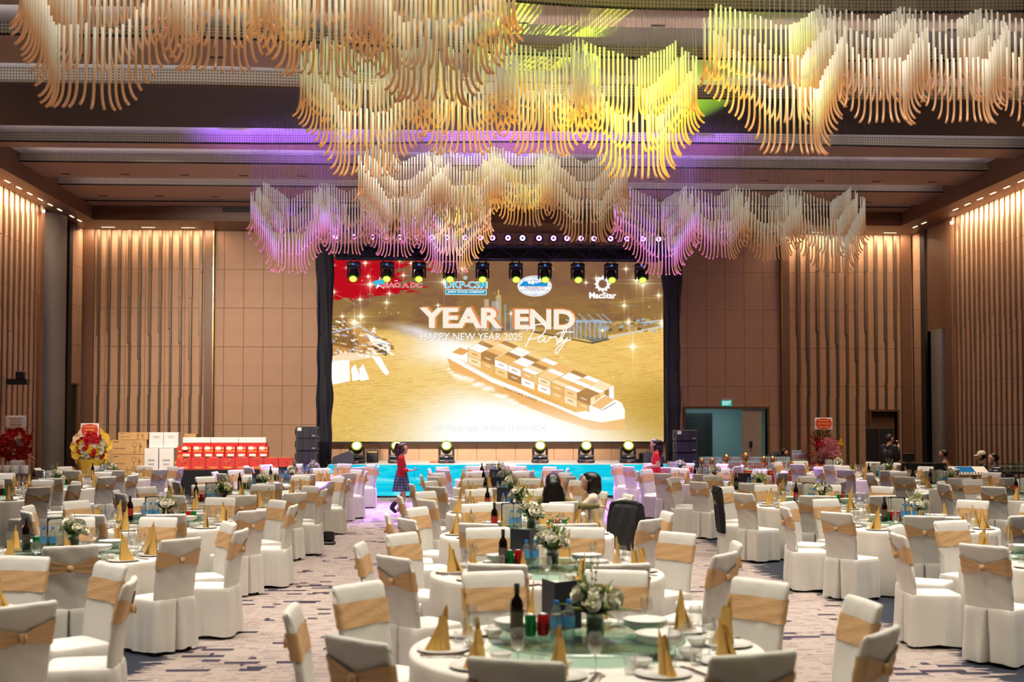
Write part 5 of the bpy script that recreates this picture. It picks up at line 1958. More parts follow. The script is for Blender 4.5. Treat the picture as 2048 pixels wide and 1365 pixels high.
for col_, row, tx, ty in TABLES:
    tn = '%s %s-row table' % (ORD[row] if row else 'nearest', col_)
    td = math.atan2(tx, ty)
    tz = 0.755
    if not in_view((tx, ty, 0.7), 2.6):
        continue
    near = ty < 12
    mid = ty < 19.5
    place(table_kit, 'banquet_table', 'round table under the white cloth, the ' + tn, 'table', (tx, ty, 0), rt.uniform(0, 6), 'round banquet tables')
    o = put('tablecloth', cloths[rt.randrange(3)], None, (tx, ty, 0), (0, 0, rt.uniform(0, 6)))
    tag(o, 'white floor-length tablecloth on the ' + tn, 'tablecloth', 'white round tablecloths')
    place(susan_kit, 'turntable', 'round green glass turntable on the ' + tn, 'turntable', (tx, ty, tz), 0, 'glass turntables')
    ja = rt.uniform(-4, 4)
    for k, (ang, sn) in enumerate(SEATS):
        a = R(ang + ja + rt.uniform(-3, 3))
        ux, uy = math.sin(a), -math.cos(a)
        rad = 1.285 + rt.uniform(-.01, .06)
        cx_, cy_ = tx + ux * rad, ty + uy * rad
        if in_view((cx_, cy_, 0.95), 0.7) or in_view((cx_, cy_, 0.3), 0.7):
            rz = math.atan2(uy, ux) + PI / 2 + R(rt.uniform(-7, 7))
            DARK_JACKET[(col_, row, k)] = place(chair_kits[rt.randrange(3)], 'banquet_chair', 'white covered chair with champagne sash, %s seat at the %s' % (sn, tn), 'chair', (cx_, cy_, 0), rz, 'white covered chairs around the round tables')
        # place setting
        px_, py_ = tx + ux * 0.80, ty + uy * 0.80
        if not in_view((px_, py_, 0.8), 0.3):
            continue
        here = ' at the %s place of the %s' % (sn, tn)
        tag(put('dinner_plate', plate_me, None, (px_, py_, tz)), 'white dinner plate' + here, 'plate', 'white dinner plates')
        tag(put('folded_napkin', napkins[rt.randrange(5)], None, (px_, py_, tz + 0.0095), (0, 0, rt.uniform(0, 6.28)), 1.0), 'folded gold napkin standing' + here, 'napkin', 'standing gold napkins')
        # glasses to the right of the plate
        qx, qy = -uy, ux
        gx_, gy_ = tx + ux * 0.66 + qx * 0.16, ty + uy * 0.66 + qy * 0.16
        if near:
            place(wine_kit, 'wine_glass', 'empty stemmed wine glass' + here, 'wine glass', (gx_, gy_, tz), 0, 'stemmed wine glasses')
        else:
            tag(put('wine_glass', wine_me, None, (gx_, gy_, tz)), 'empty stemmed wine glass' + here, 'wine glass', 'stemmed wine glasses')
        if mid:
            tag(put('tumbler', cup_me, None, (tx + ux * 0.70 - qx * 0.13, ty + uy * 0.70 - qy * 0.13, tz)), 'small clear tumbler' + here, 'tumbler', 'clear tumblers')
            tag(put('rice_bowl', bowl_me, None, (tx + ux * 0.62 - qx * 0.02, ty + uy * 0.62 - qy * 0.02, tz)), 'small white porcelain bowl' + here, 'bowl', 'white porcelain bowls')
        if near:
            tag(put('chopsticks', chop_me, None, (tx + ux * 0.81 + qx * 0.17, ty + uy * 0.81 + qy * 0.17, tz), (0, 0, math.atan2(uy, ux) + PI / 2)), 'pair of brown chopsticks' + here, 'chopsticks', 'chopsticks')
            tag(put('spoon', spoon_me, None, (tx + ux * 0.81 + qx * 0.205, ty + uy * 0.81 + qy * 0.205, tz), (0, 0, math.atan2(uy, ux) + PI / 2)), 'steel spoon' + here, 'spoon', 'steel spoons')
    # centre of the table, on the glass
    sz = tz + 0.062
    on = ' on the ' + tn
    flower_vase((tx + 0.05, ty + 0.02, sz), 'white and green flowers in a glass vase' + on, 31 * row + len(col_) * 7 + 1, near or mid)
    nb = 3 if rt.random() < .35 else 2
    for i in range(nb):
        place(water_kit, 'water_bottle', '%s of the blue capped water bottles%s' % (['leftmost', 'second', 'third'][i], on), 'water bottle', (tx - 0.18 + 0.073 * i, ty - 0.13 + 0.03 * (i == 1), sz), rt.uniform(0, 6), 'small water bottles')
    place(wb_kits[rt.random() < .3], 'wine_bottle', 'dark bottle of red wine' + on, 'wine bottle', (tx - 0.40 + rt.uniform(0, .03), ty - 0.03, sz), rt.uniform(0, 6), 'red wine bottles')
    lc = rt.random() < .5 or (col_, row) == ('centre', 0)
    for i in range(3):
        red = i == 1 or rt.random() < .25
        place(can_kits[1 if red else 0], 'drink_can', '%s of the cans%s, %s' % (['first', 'second', 'third'][i], on, 'red' if red else 'green'), 'can', (tx + (-0.31 if lc else 0.27) + 0.072 * i, ty + (0.05 if lc else -0.10) + 0.02 * (i % 2), sz), 0, 'drink cans')
    m_ = 0.2 if (col_, row) == ('centre', 0) else rt.random()
    place(menu_front, 'menu_folder', ('dark blue back of an open menu folder' if m_ < .4 else 'open menu folder with cream pages') + on, 'menu', (tx - 0.12 + rt.uniform(-.05, .0), ty + 0.26, sz), R(180 + rt.uniform(-18, 18)) if m_ < .4 else R(rt.uniform(-18, 18)), 'standing menu folders')
    if mid:
        for i, (bx, by) in enumerate(((0.36, 0.2), (-0.38, 0.2), (0.36, -0.26))):
            for q in range(2):
                tag(put('serving_dish', bigdish_me, None, (tx + bx, ty + by, sz + q * 0.018)), '%s white dish at the %s of the turntable%s' % (['lower', 'upper'][q], ['right rear', 'left rear', 'right front'][i], on), 'dish', 'white serving dishes')
# ================================================================== GIFTS ON THE LEFT
card = M('cardboard', (206, 164, 108), 0.75, noise=(4, 0.05))
ink = M('brown_ink', (96, 64, 40), 0.8, noise=(20, 0.1))
giftred = M('gift_red', (206, 40, 38), 0.5, noise=(6, 0.06))
bagred = M('bag_red', (214, 62, 54), 0.5, noise=(6, 0.06))
bagside = M('bag_side', (150, 10, 18), 0.6, noise=(6, 0.06))
whitebox = M('white_carton', (240, 238, 236), 0.6, noise=(4, 0.02))
goldink = M('gold_ink', (232, 176, 70), 0.5, noise=(30, 0.1))
whiteink = M('white_ink', (244, 238, 232), 0.6, noise=(30, 0.05))
blackink = M('black_ink', (28, 24, 24), 0.6, noise=(30, 0.2))
rope = M('gold_rope', (220, 178, 96), 0.5, noise=(60, 0.2))


def lamp_print(mb, x, z, s):
    """drawing of a pedestal fan: ring, post, foot"""
    n = 14
    for i in range(n):
        a, b = 2 * PI * i / n, 2 * PI * (i + 1) / n
        mb.tube([(x + s * .2 * math.cos(a), -0.004, z + s * .75 + s * .2 * math.sin(a)), (x + s * .2 * math.cos(b), -0.004, z + s * .75 + s * .2 * math.sin(b))], 0.004, 3)
    mb.box(x - .005, x + .005, -.006, -.001, z + .08 * s, z + s * .55)
    mb.box(x - .18 * s, x + .18 * s, -.006, -.001, z + .05 * s, z + .08 * s)


def carton(label, x0, x1, z0, z1, y, d=0.5, art=True):
    w, h = x1 - x0, z1 - z0 - .008
    t = thing('cardboard_box', label, 'box', (x0, y, z0), 0, 'cardboard boxes by the left wall')
    b = MB().bbox(0, w, 0, d, 0, h, 0.006)
    b.build('carton', card, t)
    MB().box(w * .02, w * .98, d / 2 - .03, d / 2 + .03, h, h + .003).build('tape', M('parcel_tape', (186, 146, 96), .4, noise=(9, .05)), t, smooth=False)
    if art:
        mb = MB()
        lamp_print(mb, w * .66, h * .08, h * .8)
        mb.box(w * .8, w * .815, -.006, -.001, h * .1, h * .8).box(w * .815, w * .86, -.006, -.001, h * .55, h * .6).box(w * .845, w * .86, -.006, -.001, h * .45, h * .6)
        mb.box(w * .06, w * .2, -.006, -.001, h * .85, h * .9).box(w * .06, w * .4, -.006, -.001, h * .4, h * .43)
        mb.build('printed_drawing', ink, t, smooth=False)


GY = 35.0
def gx(px, Y=GY): return at_y(px, 900, Y).x
def gz(py, Y=GY): return at_y(400, py, Y).z


carton('upper flat cardboard box on top of the carton stack', gx(236), gx(296), gz(880), gz(865), GY)
carton('large cardboard box in the middle of the carton stack', gx(224), gx(294), gz(909), gz(880), GY - .05)
carton('lower cardboard box of the carton stack', gx(224), gx(292), gz(940), gz(909), GY - .05)
carton('bottom cardboard box of the carton stack by the floor', gx(222), gx(294), 0.0, gz(940), GY - .05, .5, False)
carton('narrow cardboard box left of the carton stack, behind the yellow flowers', gx(205), gx(221), 0.0, gz(882), GY + .1, .4, False)
carton('small cardboard box standing behind the white cartons', gx(359), gx(383), 0.0, gz(868), GY + .6, .35, False)
wi = 0
for x0, x1, z0, z1, lab in ((298, 327, 898, 867, 'upper left white carton of the white stack'), (327, 357, 898, 867, 'upper right white carton of the white stack'),
                            (291, 319, 960, 897, 'lower left white carton of the white stack'), (320, 350, 960, 897, 'lower right white carton of the white stack')):
    t = thing('white_carton', lab, 'box', (gx(x0), GY - (0.1 if z0 > 900 else 0), 0 if z0 > 900 else gz(896.4)), 0, 'white cartons by the left wall')
    w, h = gx(x1) - gx(x0) - .01, (gz(z1) - (0 if z0 > 900 else gz(898)))
    MB().bbox(0, w, 0, .4, 0, h, .006).build('carton', whitebox, t)
    mb = MB().box(w * .25, w * .75, -.005, -.001, h * .72, h * .76).box(w * .3, w * .7, -.005, -.001, h * .64, h * .67)
    mb.build('printed_lines', M('grey_ink', (170, 168, 166), .7, noise=(20, .1)), t, smooth=False)

# gift table with a black skirt
TX0, TX1, TY0 = gx(352, 34.0), gx(592, 34.0), 33.9
tb = thing('gift_table', 'long gift table with a black pleated skirt left of the stage', 'table', (0, 0, 0))
MB().box(TX0, TX1, TY0, TY0 + .8, .70, .74).build('tabletop', mt['blackcloth'], tb, smooth=False)
P = [[(x, TY0 - .03 + .02 * math.sin(x * 26) * (1.2 - z / .74), z) for x in np.linspace(TX0, TX1, 220)] for z in (0.01, .3, .55, .735)]
MB().grid(P).build('skirt', mt['blackcloth'], tb)
TZ_ = .74
# eight red paper bags along the front edge
bw = (TX1 - TX0 - .1) / 8
for i in range(8):
    t = thing('gift_bag', 'red paper gift bag lying in the front row, %s from the left' % ORD[i], 'gift bag', (TX0 + .03 + i * bw, TY0 + .03, TZ_), 0, 'red gift bags in the front row')
    MB().bbox(0, bw - .01, 0, .16, 0, .33, .004).build('bag', bagred, t)
    MB().box(bw * .2, bw * .8, -.004, 0, .06, .085).box(bw * .3, bw * .7, -.004, 0, .035, .045).build('printed_lines', goldink, t, smooth=False)
    MB().box(bw * .55, bw * .6, -.004, 0, .17, .22).build('printed_mark', ink, t, smooth=False)
    MB().tube([(bw * .3, -.006, .32), (bw * .33, -.012, .24), (bw * .47, -.014, .2), (bw * .62, -.012, .24), (bw * .65, -.006, .32)] if i in (0, 3) else
              [(bw * .2, .05, .335), (bw * .35, .0, .35), (bw * .6, .02, .345), (bw * .8, .05, .335)], .006, 6).build('rope_handle', rope, t)
# eight picture boxes standing behind, the first wider with the prize title
bx0, bx1 = gx(356, 34.2), gx(538, 34.2)
pw = [1.35] + [1.0] * 7
s_ = sum(pw)
x = bx0
for i in range(8):
    w = (bx1 - bx0) * pw[i] / s_
    t = thing('gift_box', 'red gift box with a black pot picture, %s from the left' % ORD[i] if i else 'wide red gift box with the gold prize title, leftmost', 'gift box', (x, TY0 + .22, TZ_), 0, 'red gift boxes behind the bags')
    MB().bbox(0, w - .012, 0, .2, 0, .66, .006).build('carton', giftred, t)
    ox = w - .3 if i == 0 else 0.02
    MB().lathe([(.0, 0), (.085, .0), (.085, .004)], 24).build('oval_logo', whiteink, t, loc=(ox + .1, -.002, .6), rot=(PI / 2, 0, 0)).scale = (1, .6, 1)
    MB().lathe([(.0, 0), (.035, .0), (.035, .004)], 12).build('flower_logo', goldink, t, loc=(ox + .225, -.002, .6), rot=(PI / 2, 0, 0))
    MB().box(ox + .02, ox + .26, -.005, 0, .5, .53).build('gold_line', goldink, t, smooth=False)
    MB().box(ox + .05, ox + .23, -.005, 0, .37, .44).build('white_plate', whiteink, t, smooth=False)
    MB().prism([(ox + .06, .06), (ox + .19, .06), (ox + .22, .36), (ox + .03, .36)], -.006, 0).build('pot_picture', blackink, t, smooth=False)
    if i == 0:
        text('GIẢI', (.15, -.006, .35), .15, goldink, t, .004)
        text('NHẤT', (.14, -.006, .18), .15, goldink, t, .004)
        MB().box(.03, .3, -.005, 0, .5, .53).build('gold_line', goldink, t, smooth=False)
    x += w
for i in range(3):
    w = (bx1 - bx0 - .2) / 3
    t = thing('gift_box', 'flat red and white box at the back of the gift table, %s one' % ORD[i], 'gift box', (bx0 + .1 + i * w, TY0 + .46, TZ_), 0, 'flat boxes behind the picture boxes')
    MB().bbox(0, w - .01, 0, .3, 0, .74, .006).build('carton', giftred, t)
    MB().bbox(0, w - .01, -.005, .3, .745, .9, .006).build('lid', whitebox, t)

# ================================================================== FLOWER STANDS
def rose_mat(nm, rgb): return M(nm, rgb, .6, noise=(30, .1), sheen=.2)


f_yellow, f_red, f_white, f_pink = [flower_mesh(rose_mat(n, c), 5 + i) for i, (n, c) in enumerate((('yellow_petal', (244, 200, 40)), ('red_petal', (200, 20, 28)), ('ivory_petal', (242, 226, 196)), ('pink_petal', (236, 150, 160))))]
spike_me = MB().grid([[(0, -.012, 0), (0, 0, .0), (0, .012, 0)], [(0, -.03, .12), (.01, 0, .12), (0, .03, .12)], [(0, -.012, .24), (.0, 0, .26), (0, .012, .24)]]).mesh('red_leaf', M('red_leaf', (168, 14, 24), .5, noise=(20, .15)))


def sign_card(t, z, w, h, mat, rim, lines, y=-.02, words=()):
    c = MB().bbox(-w / 2, w / 2, -.02, 0, 0, h, .012).build('sign_card', rim, t, loc=(0, y, z))
    pts = []
    for i in range(40):
        a = 2 * PI * i / 40
        k = 1 + .06 * math.cos(8 * a)
        ex_ = 0.5
        pts.append((math.copysign(abs(math.cos(a)) ** ex_, math.cos(a)) * w * .43 * k, h / 2 + math.copysign(abs(math.sin(a)) ** ex_, math.sin(a)) * h * .42 * k))
    if mat:
        MB().prism(pts, -.026, -.02).build('plaque', mat, c, smooth=False)
    for i in range(lines):
        if i < len(words) and words[i]:
            text(words[i], (0, -.028, h * (.74 - .25 * i)), h * .2, goldink, c, .002)
        else:
            lw = w * (.3, .24, .28)[i % 3]
            MB().box(-lw, lw, -.028, -.024, h * (.72 - .24 * i), h * (.80 - .24 * i)).build('printed_line', goldink if mat else M('pink_ink', (220, 150, 150), .8, noise=(20, .1)), c, smooth=False)


def flower_head(t, cz, rx, rz_, n, picks, depth=.16, size=1.6, seed=1, cx=0.0, y0=0.0):
    rnd = random.Random(seed)
    for i in range(n):
        a = i * 2.39996
        q = math.sqrt((i + .5) / n)
        x, z = cx + rx * q * math.cos(a), cz + rz_ * q * math.sin(a)
        put('flower', picks[rnd.randrange(len(picks))], t, (x, y0 - depth * (1 - q * q) - .02, z), (PI / 2 + R(rnd.uniform(-15, 15)), R(rnd.uniform(-15, 15)), R(rnd.uniform(-20, 20))), rnd.uniform(.85, 1.15) * size)


# yellow bouquet
t = thing('flower_stand', 'congratulation bouquet in yellow wrapping beside the cartons', 'flower stand', (at_y(183, 900, 33.6).x, 33.6, 0))
wrap = M('yellow_wrap', (240, 196, 70), .6, noise=(8, .1), sheen=.2)
wrap2 = M('peach_wrap', (244, 208, 168), .6, noise=(8, .08), sheen=.2)
for i in range(13):
    a = 2 * PI * i / 13 + .2
    x, z = .40 * math.cos(a), 1.36 + .42 * math.sin(a)
    dx, dz = math.cos(a), math.sin(a)
    s_ = .2
    MB().add([(x - dz * s_ - dx * .15, .02, z + dx * s_ - dz * .15), (x + dz * s_ - dx * .15, .03, z - dx * s_ - dz * .15), (x + dz * s_ * .7 + dx * .14, -.03, z - dx * s_ * .7 + dz * .14), (x + dx * .19, -.01, z + dz * .19), (x - dz * s_ * .6 + dx * .12, -.03, z + dx * s_ * .6 + dz * .12)],
             [(0, 1, 2, 3, 4)]).build('wrapping_sheet', wrap2 if i in (4, 5) else wrap, t, smooth=False)
flower_head(t, 1.36, .38, .36, 44, [f_yellow, f_yellow, f_white, f_white, f_red], .2, 1.5, 3)
flower_head(t, 1.62, .2, .16, 9, [f_red], .1, 1.7, 4, .05, -.12)
rows = []
for k in range(9):
    q = k / 8
    z = 1.05 - q * 1.045
    w = .3 * (1 - q) ** 1.5 + .09 + .24 * q * q
    rows.append([(w * math.cos(b), -.06 + .6 * w * math.sin(b) + .012 * math.sin(b * 9), z) for b in np.linspace(0, 2 * PI, 28, endpoint=False)])
MB().grid(rows, wrap=True).build('wrapping_foot', wrap, t)
for s in (-1, 1):
    MB().add([(0, -.2, .95), (s * .34, -.24, .6), (s * .26, -.22, .42), (0, -.2, .7)], [(0, 1, 2, 3)]).build('bow_tail', wrap, t, smooth=False)
sign_card(t, 1.66, .5, .38, M('sign_red', (214, 66, 56), .5, noise=(9, .05)), M('sign_rim', (240, 226, 222), .6, noise=(9, .03)), 3, -.16)
t.children[-1].location.x = -.1
for i in range(14):
    put('leaf', leaves[i % 3], t, (.36 * math.cos(i * .7), -.06, 1.36 + .34 * math.sin(i * .7)), (PI / 2, 0, R(i * 40)), 1.3)

# red arrangement at the left edge, standing on a round glass side table
t = thing('side_table', 'round glass side table with white pots at the left edge', 'table', (-10.75, 29.6, 0))
MB().lathe([(.0, .78), (.44, .78), (.45, .8), (0, .8)], 30).build('glass_top', mt['glass'], t)
MB().lathe([(.2, 0), (.2, .02), (.03, .05), (.03, .76), (.1, .78)], 20).build('pedestal', mt['aluminium'], t)
for i in range(4):
    MB().lathe([(.07, .0), (.09, .02), (.1, .2), (.09, .22)], 16).build('white_pot', mt['porcelain'], thing('flower_pot', 'white pot on the glass side table, %s from the left' % ORD[i], 'pot', (-10.75 - .31 + .206 * i, 29.45 + .06 * (i % 2), .8), 0, 'white pots on the side table'))
t = thing('flower_arrangement', 'big red arrangement with white orchids at the left edge', 'flower stand', (-10.72, 29.75, .8))
MB().lathe([(.12, 0), (.15, .04), (.17, .3), (.14, .34)], 20).build('pot', mt['porcelain'], t)
rnd = random.Random(9)
for i in range(60):
    a, q = i * 2.39996, math.sqrt((i + .5) / 60)
    put('red_leaf', spike_me, t, (.38 * q * math.cos(a), -.12 * (1 - q), .72 + .38 * q * math.sin(a)), (R(rnd.uniform(-25, 25)), PI / 2 - a, R(rnd.uniform(-30, 30))), rnd.uniform(.8, 1.15))
flower_head(t, .72, .4, .38, 34, [f_red], .2, 1.6, 6)
flower_head(t, .82, .1, .2, 12, [f_white], .26, 1.2, 7, .12)
flower_head(t, .6, .26, .14, 8, [f_white], .22, 1.0, 8, -.02)
sign_card(t, 1.12, .5, .3, None, M('sign_white_card', (232, 224, 222), .6, noise=(9, .03)), 3, -.04)
MB().tube([(0, 0, .8), (0, 0, 1.2)], .012, 6).build('sign_stick', mt['stem'], t)

# pink and red stand on the right
t = thing('flower_stand', 'tall stand of pink roses and red leaves beside the trophy table', 'flower stand', (at_y(1647, 900, 33.4).x, 33.4, 0))
rnd = random.Random(12)
for i in range(66):
    a = R(70 + 220 * (i % 33) / 32) + rnd.uniform(-.1, .1)
    q = .34 + .3 * (i // 33) + rnd.uniform(-.06, .06)
    put('red_leaf', spike_me, t, (-.06 + .52 * q * math.cos(a), .02 + .03 * (i // 33), 1.26 + .55 * q * math.sin(a)), (R(rnd.uniform(-20, 20)), PI / 2 - a, R(rnd.uniform(-20, 20))), rnd.uniform(1.0, 1.35))
for i in range(56):
    a = R(-60 + 200 * i / 55)
    q = rnd.uniform(.55, .75)
    put('leaf', leaves[i % 3], t, (.02 + .6 * q * math.cos(a), .06, 1.3 + .62 * q * math.sin(a)), (R(rnd.uniform(-20, 20)), PI / 2 - a, 0), rnd.uniform(1.2, 1.7))
flower_head(t, 1.24, .31, .38, 46, [f_pink], .16, 1.55, 13, .12, -.06)
flower_head(t, 1.42, .2, .14, 9, [f_red], .1, 1.3, 14, -.1, -.04)
flower_head(t, 1.44, .12, .16, 14, [f_yellow], .05, .7, 15, .46, .0)
rows = []
redwrap = M('red_wrap', (206, 22, 26), .5, noise=(8, .1), sheen=.3)
for k in range(9):
    q = k / 8
    z = .92 - q * .85
    w = .34 * (1 - q) ** .6 * .8 + .14 + .2 * q ** 2
    rows.append([(.02 + w * math.cos(b), .5 * w * math.sin(b) + .02 * math.sin(b * 11), z) for b in np.linspace(0, 2 * PI, 40, endpoint=False)])
MB().grid(rows, wrap=True).build('wrapping', redwrap, t)
MB().tube([(0, .05, 0), (0, .05, 2.0)], .015, 6).build('post', mt['stem'], t)
sign_card(t, 1.86, .5, .34, M('sign_red', (214, 48, 42), .5, noise=(9, .05)), M('sign_rim', (238, 218, 214), .6, noise=(9, .03)), 3, -.02, words=(None, 'HẢI PHÒNG', 'Chúc mừng'))

# ================================================================== TROPHY TABLE
AX0, AX1, AY = at_y(1432, 940, 33.0).x, at_y(1612, 940, 33.0).x, 33.0
AXL = at_y(1405, 940, 33.0).x
t = thing('award_table', 'award table hung with red banners right of the stage', 'table', (0, 0, 0))
MB().box(AXL, AX1, AY, AY + .7, .69, .73).build('tabletop', mt['cloth'], t, smooth=False)
P = [[(x, AY - .02 + .012 * math.sin(x * 22), z) for x in np.linspace(AXL, AX1, 160)] for z in (.01, .4, .725)]
MB().grid(P).build('skirt', mt['cloth'], t)
banner_m = M('banner_red', (216, 36, 30), .6, noise=(5, .05))
bwid = (AX1 - AX0) / 2
for i in range(2):
    x0 = AX0 + i * bwid
    b = thing('red_banner', 'red banner with gold lettering hanging from the award table, %s one' % ('left', 'right')[i], 'banner', (x0, AY - .05, .28), 0, 'red banners on the award table')
    P = [[(x, -.008 + .008 * math.sin(x * 9 + z * 5), z) for x in np.linspace(0, bwid - .03, 30)] for z in np.linspace(0, .45, 5)]
    MB().grid(P).build('cloth', banner_m, b)
    for k, (a, c, h) in enumerate(((.18, .82, .045), (.26, .74, .04), (.3, .7, .03))):
        lw = bwid * (c - a)
        mb = MB()
        nn = 14 - 3 * k
        for q in range(nn):
            if (q * 5 + k) % 7 != 3:
                mb.box(bwid * a + lw * q / nn, bwid * a + lw * (q + .75) / nn, -.022, -.018, .36 - k * .075, .36 - k * .075 + h)
        mb.build('gold_letters', goldink, b, smooth=False)
    MB().box(-.03, .03, -.012, 0, 0, .45).build('gold_fringe', goldink, b, smooth=False)
cheque_bg = M('cheque_blue', (168, 206, 220), .6, noise=(3, .1))
redink = M('red_ink', (206, 40, 40), .6, noise=(20, .1))
cw = (at_y(1582, 930, 33.4).x - AXL) / 4
def cheque(label, x, y, z, w, h):
    b = thing('prize_cheque', label, 'prize cheque', (x, y, z), 0, 'prize cheques on the award table')
    MB().box(0, w, 0, .012, 0, h).build('board', cheque_bg, b, smooth=False)
    MB().box(w * .02, w * .98, -.003, 0, 0, h * .1).build('green_strip', M('strip_green', (150, 184, 140), .6, noise=(9, .1)), b, smooth=False)
    for k, (a, c, zz_, hh) in enumerate(((.1, .9, .8, .05), (.12, .88, .42, .1), (.05, .95, .18, .16))):
        mb = MB()
        nn = (16, 13, 11)[k]
        for q in range(nn):
            if (q * 3 + k) % 8 != 5:
                mb.box(w * (a + (c - a) * q / nn), w * (a + (c - a) * (q + .72) / nn), -.005, 0, h * zz_, h * (zz_ + hh))
        mb.build('red_letters', redink, b, smooth=False)
    MB().ball((w * .95, -.006, h * .46), (.03, .01, .06), 8, 6).build('rose_print', redink, b)
for i in range(4):
    cheque('wide pale blue prize cheque behind the trophies, %s from the left' % ORD[i], AXL + i * cw, 33.42, .73, cw - .02, .37)
ch5 = at_y(1587, 930, 33.3).x
cheque('upper pale blue prize cheque of the pair at the right end', ch5, 33.44, .73 + .27, .42, .28)
cheque('lower pale blue prize cheque of the pair at the right end', ch5 - .02, 33.36, .73, .46, .26)
bronze = M('trophy_bronze', (192, 142, 88), .25, metal=.85, noise=(8, .1))
dkbase = M('trophy_base', (206, 190, 170), .3, noise=(8, .2))
def trophy(label, px, py, s):
    x = at_y(px, 930, 33.15).x
    t = thing('trophy_cup', label, 'trophy', (x, 33.15, .73), 0, 'trophy cups')
    H = s
    t.scale = (H, H, H)
    MB().lathe([(.16, 0), (.16, .06), (.12, .1), (.12, .14)], 16).build('base', dkbase, t)
    MB().lathe([(.1, .14), (.05, .18), (.035, .28), (.05, .36), (.1, .42), (.15, .55), (.165, .68), (.16, .7), (.06, .72)], 20).build('cup', bronze, t)
    MB().lathe([(.15, .7), (.12, .78), (.05, .86), (.025, .88), (.04, .92), (.03, .97), (.0, 1.0)], 16).build('lid', bronze, t)
    for q in (-1, 1):
        MB().tube([(q * .13, 0, .5), (q * .24, 0, .58), (q * .27, 0, .68), (q * .21, 0, .75), (q * .15, 0, .69)], .018, 6).build('handle', bronze, t)
for px, s, lab in ((1404, .40, 'small bronze trophy cup, leftmost on the award table'), (1424, .40, 'small bronze trophy cup, second from the left'), (1453, .52, 'tall bronze trophy cup, third from the left'),
                   (1491, .58, 'tallest bronze trophy cup in the middle of the award table'), (1528, .46, 'bronze trophy cup right of the tallest one'), (1545, .46, 'bronze trophy cup, rightmost on the award table')):
    trophy(lab, px, 0, s)
goldm = M('gold_statue', (226, 168, 50), .3, metal=.7, noise=(12, .1))
for px, s, lab in ((1585, .3, 'larger gold figurine at the right end of the award table'), (1598, .18, 'smaller gold figurine beside the larger one')):
    t = thing('gold_figurine', lab, 'figurine', (at_y(px, 940, 33.1).x, 33.1, .73))
    t.scale = (s, s, s)
    MB().lathe([(.3, 0), (.3, .06), (.22, .1)], 14).build('base', goldm, t)
    mb = MB().ball((0, 0, .35), (.2, .14, .26), 10, 8).ball((.05, -.02, .66), (.16, .13, .18), 10, 8).ball((-.12, 0, .8), (.09, .07, .12), 8, 6).ball((.16, 0, .84), (.08, .06, .13), 8, 6)
    mb.tube([(-.15, 0, .4), (-.3, -.05, .6), (-.24, -.05, .8)], .06, 6).tube([(.15, 0, .3), (.3, -.05, .45), (.26, -.05, .65)], .06, 6)
    mb.build('figure', goldm, t)

# ================================================================== CONTROL AREA ON THE RIGHT
t = thing('folding_screen', 'black two leaf folding screen in front of the niche door', 'screen', (at_y(1734, 900, 35.2).x, 35.2, 0))
for i in range(2):
    MB().bbox(0, .4, 0, .04, 0.03, 1.9, .01).build('leaf', mt['black'], t, loc=(.4 * i, 0, 0), rot=(0, 0, R(8 if i == 0 else -8)))
MB().lathe([(.02, 1.9), (.02, 1.93)], 8).build('knob', mt['aluminium'], t)
dx0, dx1 = at_y(1800, 940, 31.2).x, at_y(1892, 940, 31.2).x
t = thing('control_desk', 'long black draped control desk by the right wall', 'desk', (0, 0, 0))
MB().box(dx0, dx1, 31.2, 31.9, .94, .98).build('tabletop', mt['black'], t, smooth=False)
P = [[(x, 31.18 + .015 * math.sin(x * 30), z) for x in np.linspace(dx0, dx1, 80)] for z in (.01, .5, .975)]
MB().grid(P).build('skirt', mt['blackcloth'], t)
t = thing('monitor', 'small black monitor on the left end of the control desk', 'monitor', (dx0 + .35, 31.5, .98))
MB().bbox(-.17, .17, -.015, .015, .05, .26, .008).build('panel', mt['black'], t)
MB().box(-.03, .03, -.01, .01, 0, .06).box(-.08, .08, -.05, .05, 0, .012).build('stand', mt['black'], t, smooth=False)
lx = at_y(1935, 955, 27.9)
t = thing('lighting_console', 'white lighting console with a blue touch screen before the seated people', 'console', (lx.x, 27.65, .78), R(-6))
MB().prism([(-.42, 0), (.42, 0), (.42, .06), (-.42, .06)], 0, .5).build('body', M('console_white', (220, 214, 202), .5, noise=(9, .03)), t, smooth=False, rot=(R(20), 0, 0))
MB().box(-.3, .12, .14, .46, .06, .068).build('touch_screen', emit_mat('console_screen', (60, 140, 196), .55), t, smooth=False, rot=(R(20), 0, 0))
mb = MB()
for i in range(10):
    mb.box(-.34 + i * .07, -.31 + i * .07, .03, .1, .06, .075)
mb.build('faders', mt['black'], t, smooth=False, rot=(R(20), 0, 0))
t = thing('console_table', 'table under the white lighting console', 'table', (lx.x, 27.9, 0))
MB().box(-.46, .42, -.35, .35, .73, .77).build('tabletop', mt['wood'], t, smooth=False)
for a in (-.42, .38):
    for b in (-.3, .3):
        MB().box(a - .02, a + .02, b - .02, b + .02, 0, .73).build('leg', mt['wood'], t, smooth=False)
bx = at_y(2024, 950, 29.1).x
t = thing('buffet_table', 'dark wooden side table at the right edge', 'table', (bx + .12, 29.15, 0))
MB().box(-.75, .75, -.35, .35, .8, .84).build('tabletop', mt['darkwood'], t, smooth=False)
for a in (-.7, .7):
    for b in (-.3, .3):
        MB().box(a - .025, a + .025, b - .025, b + .025, 0, .8).build('leg', mt['darkwood'], t, smooth=False)
MB().box(-.7, .7, -.32, -.3, .5, .53).build('rail', mt['darkwood'], t, smooth=False)
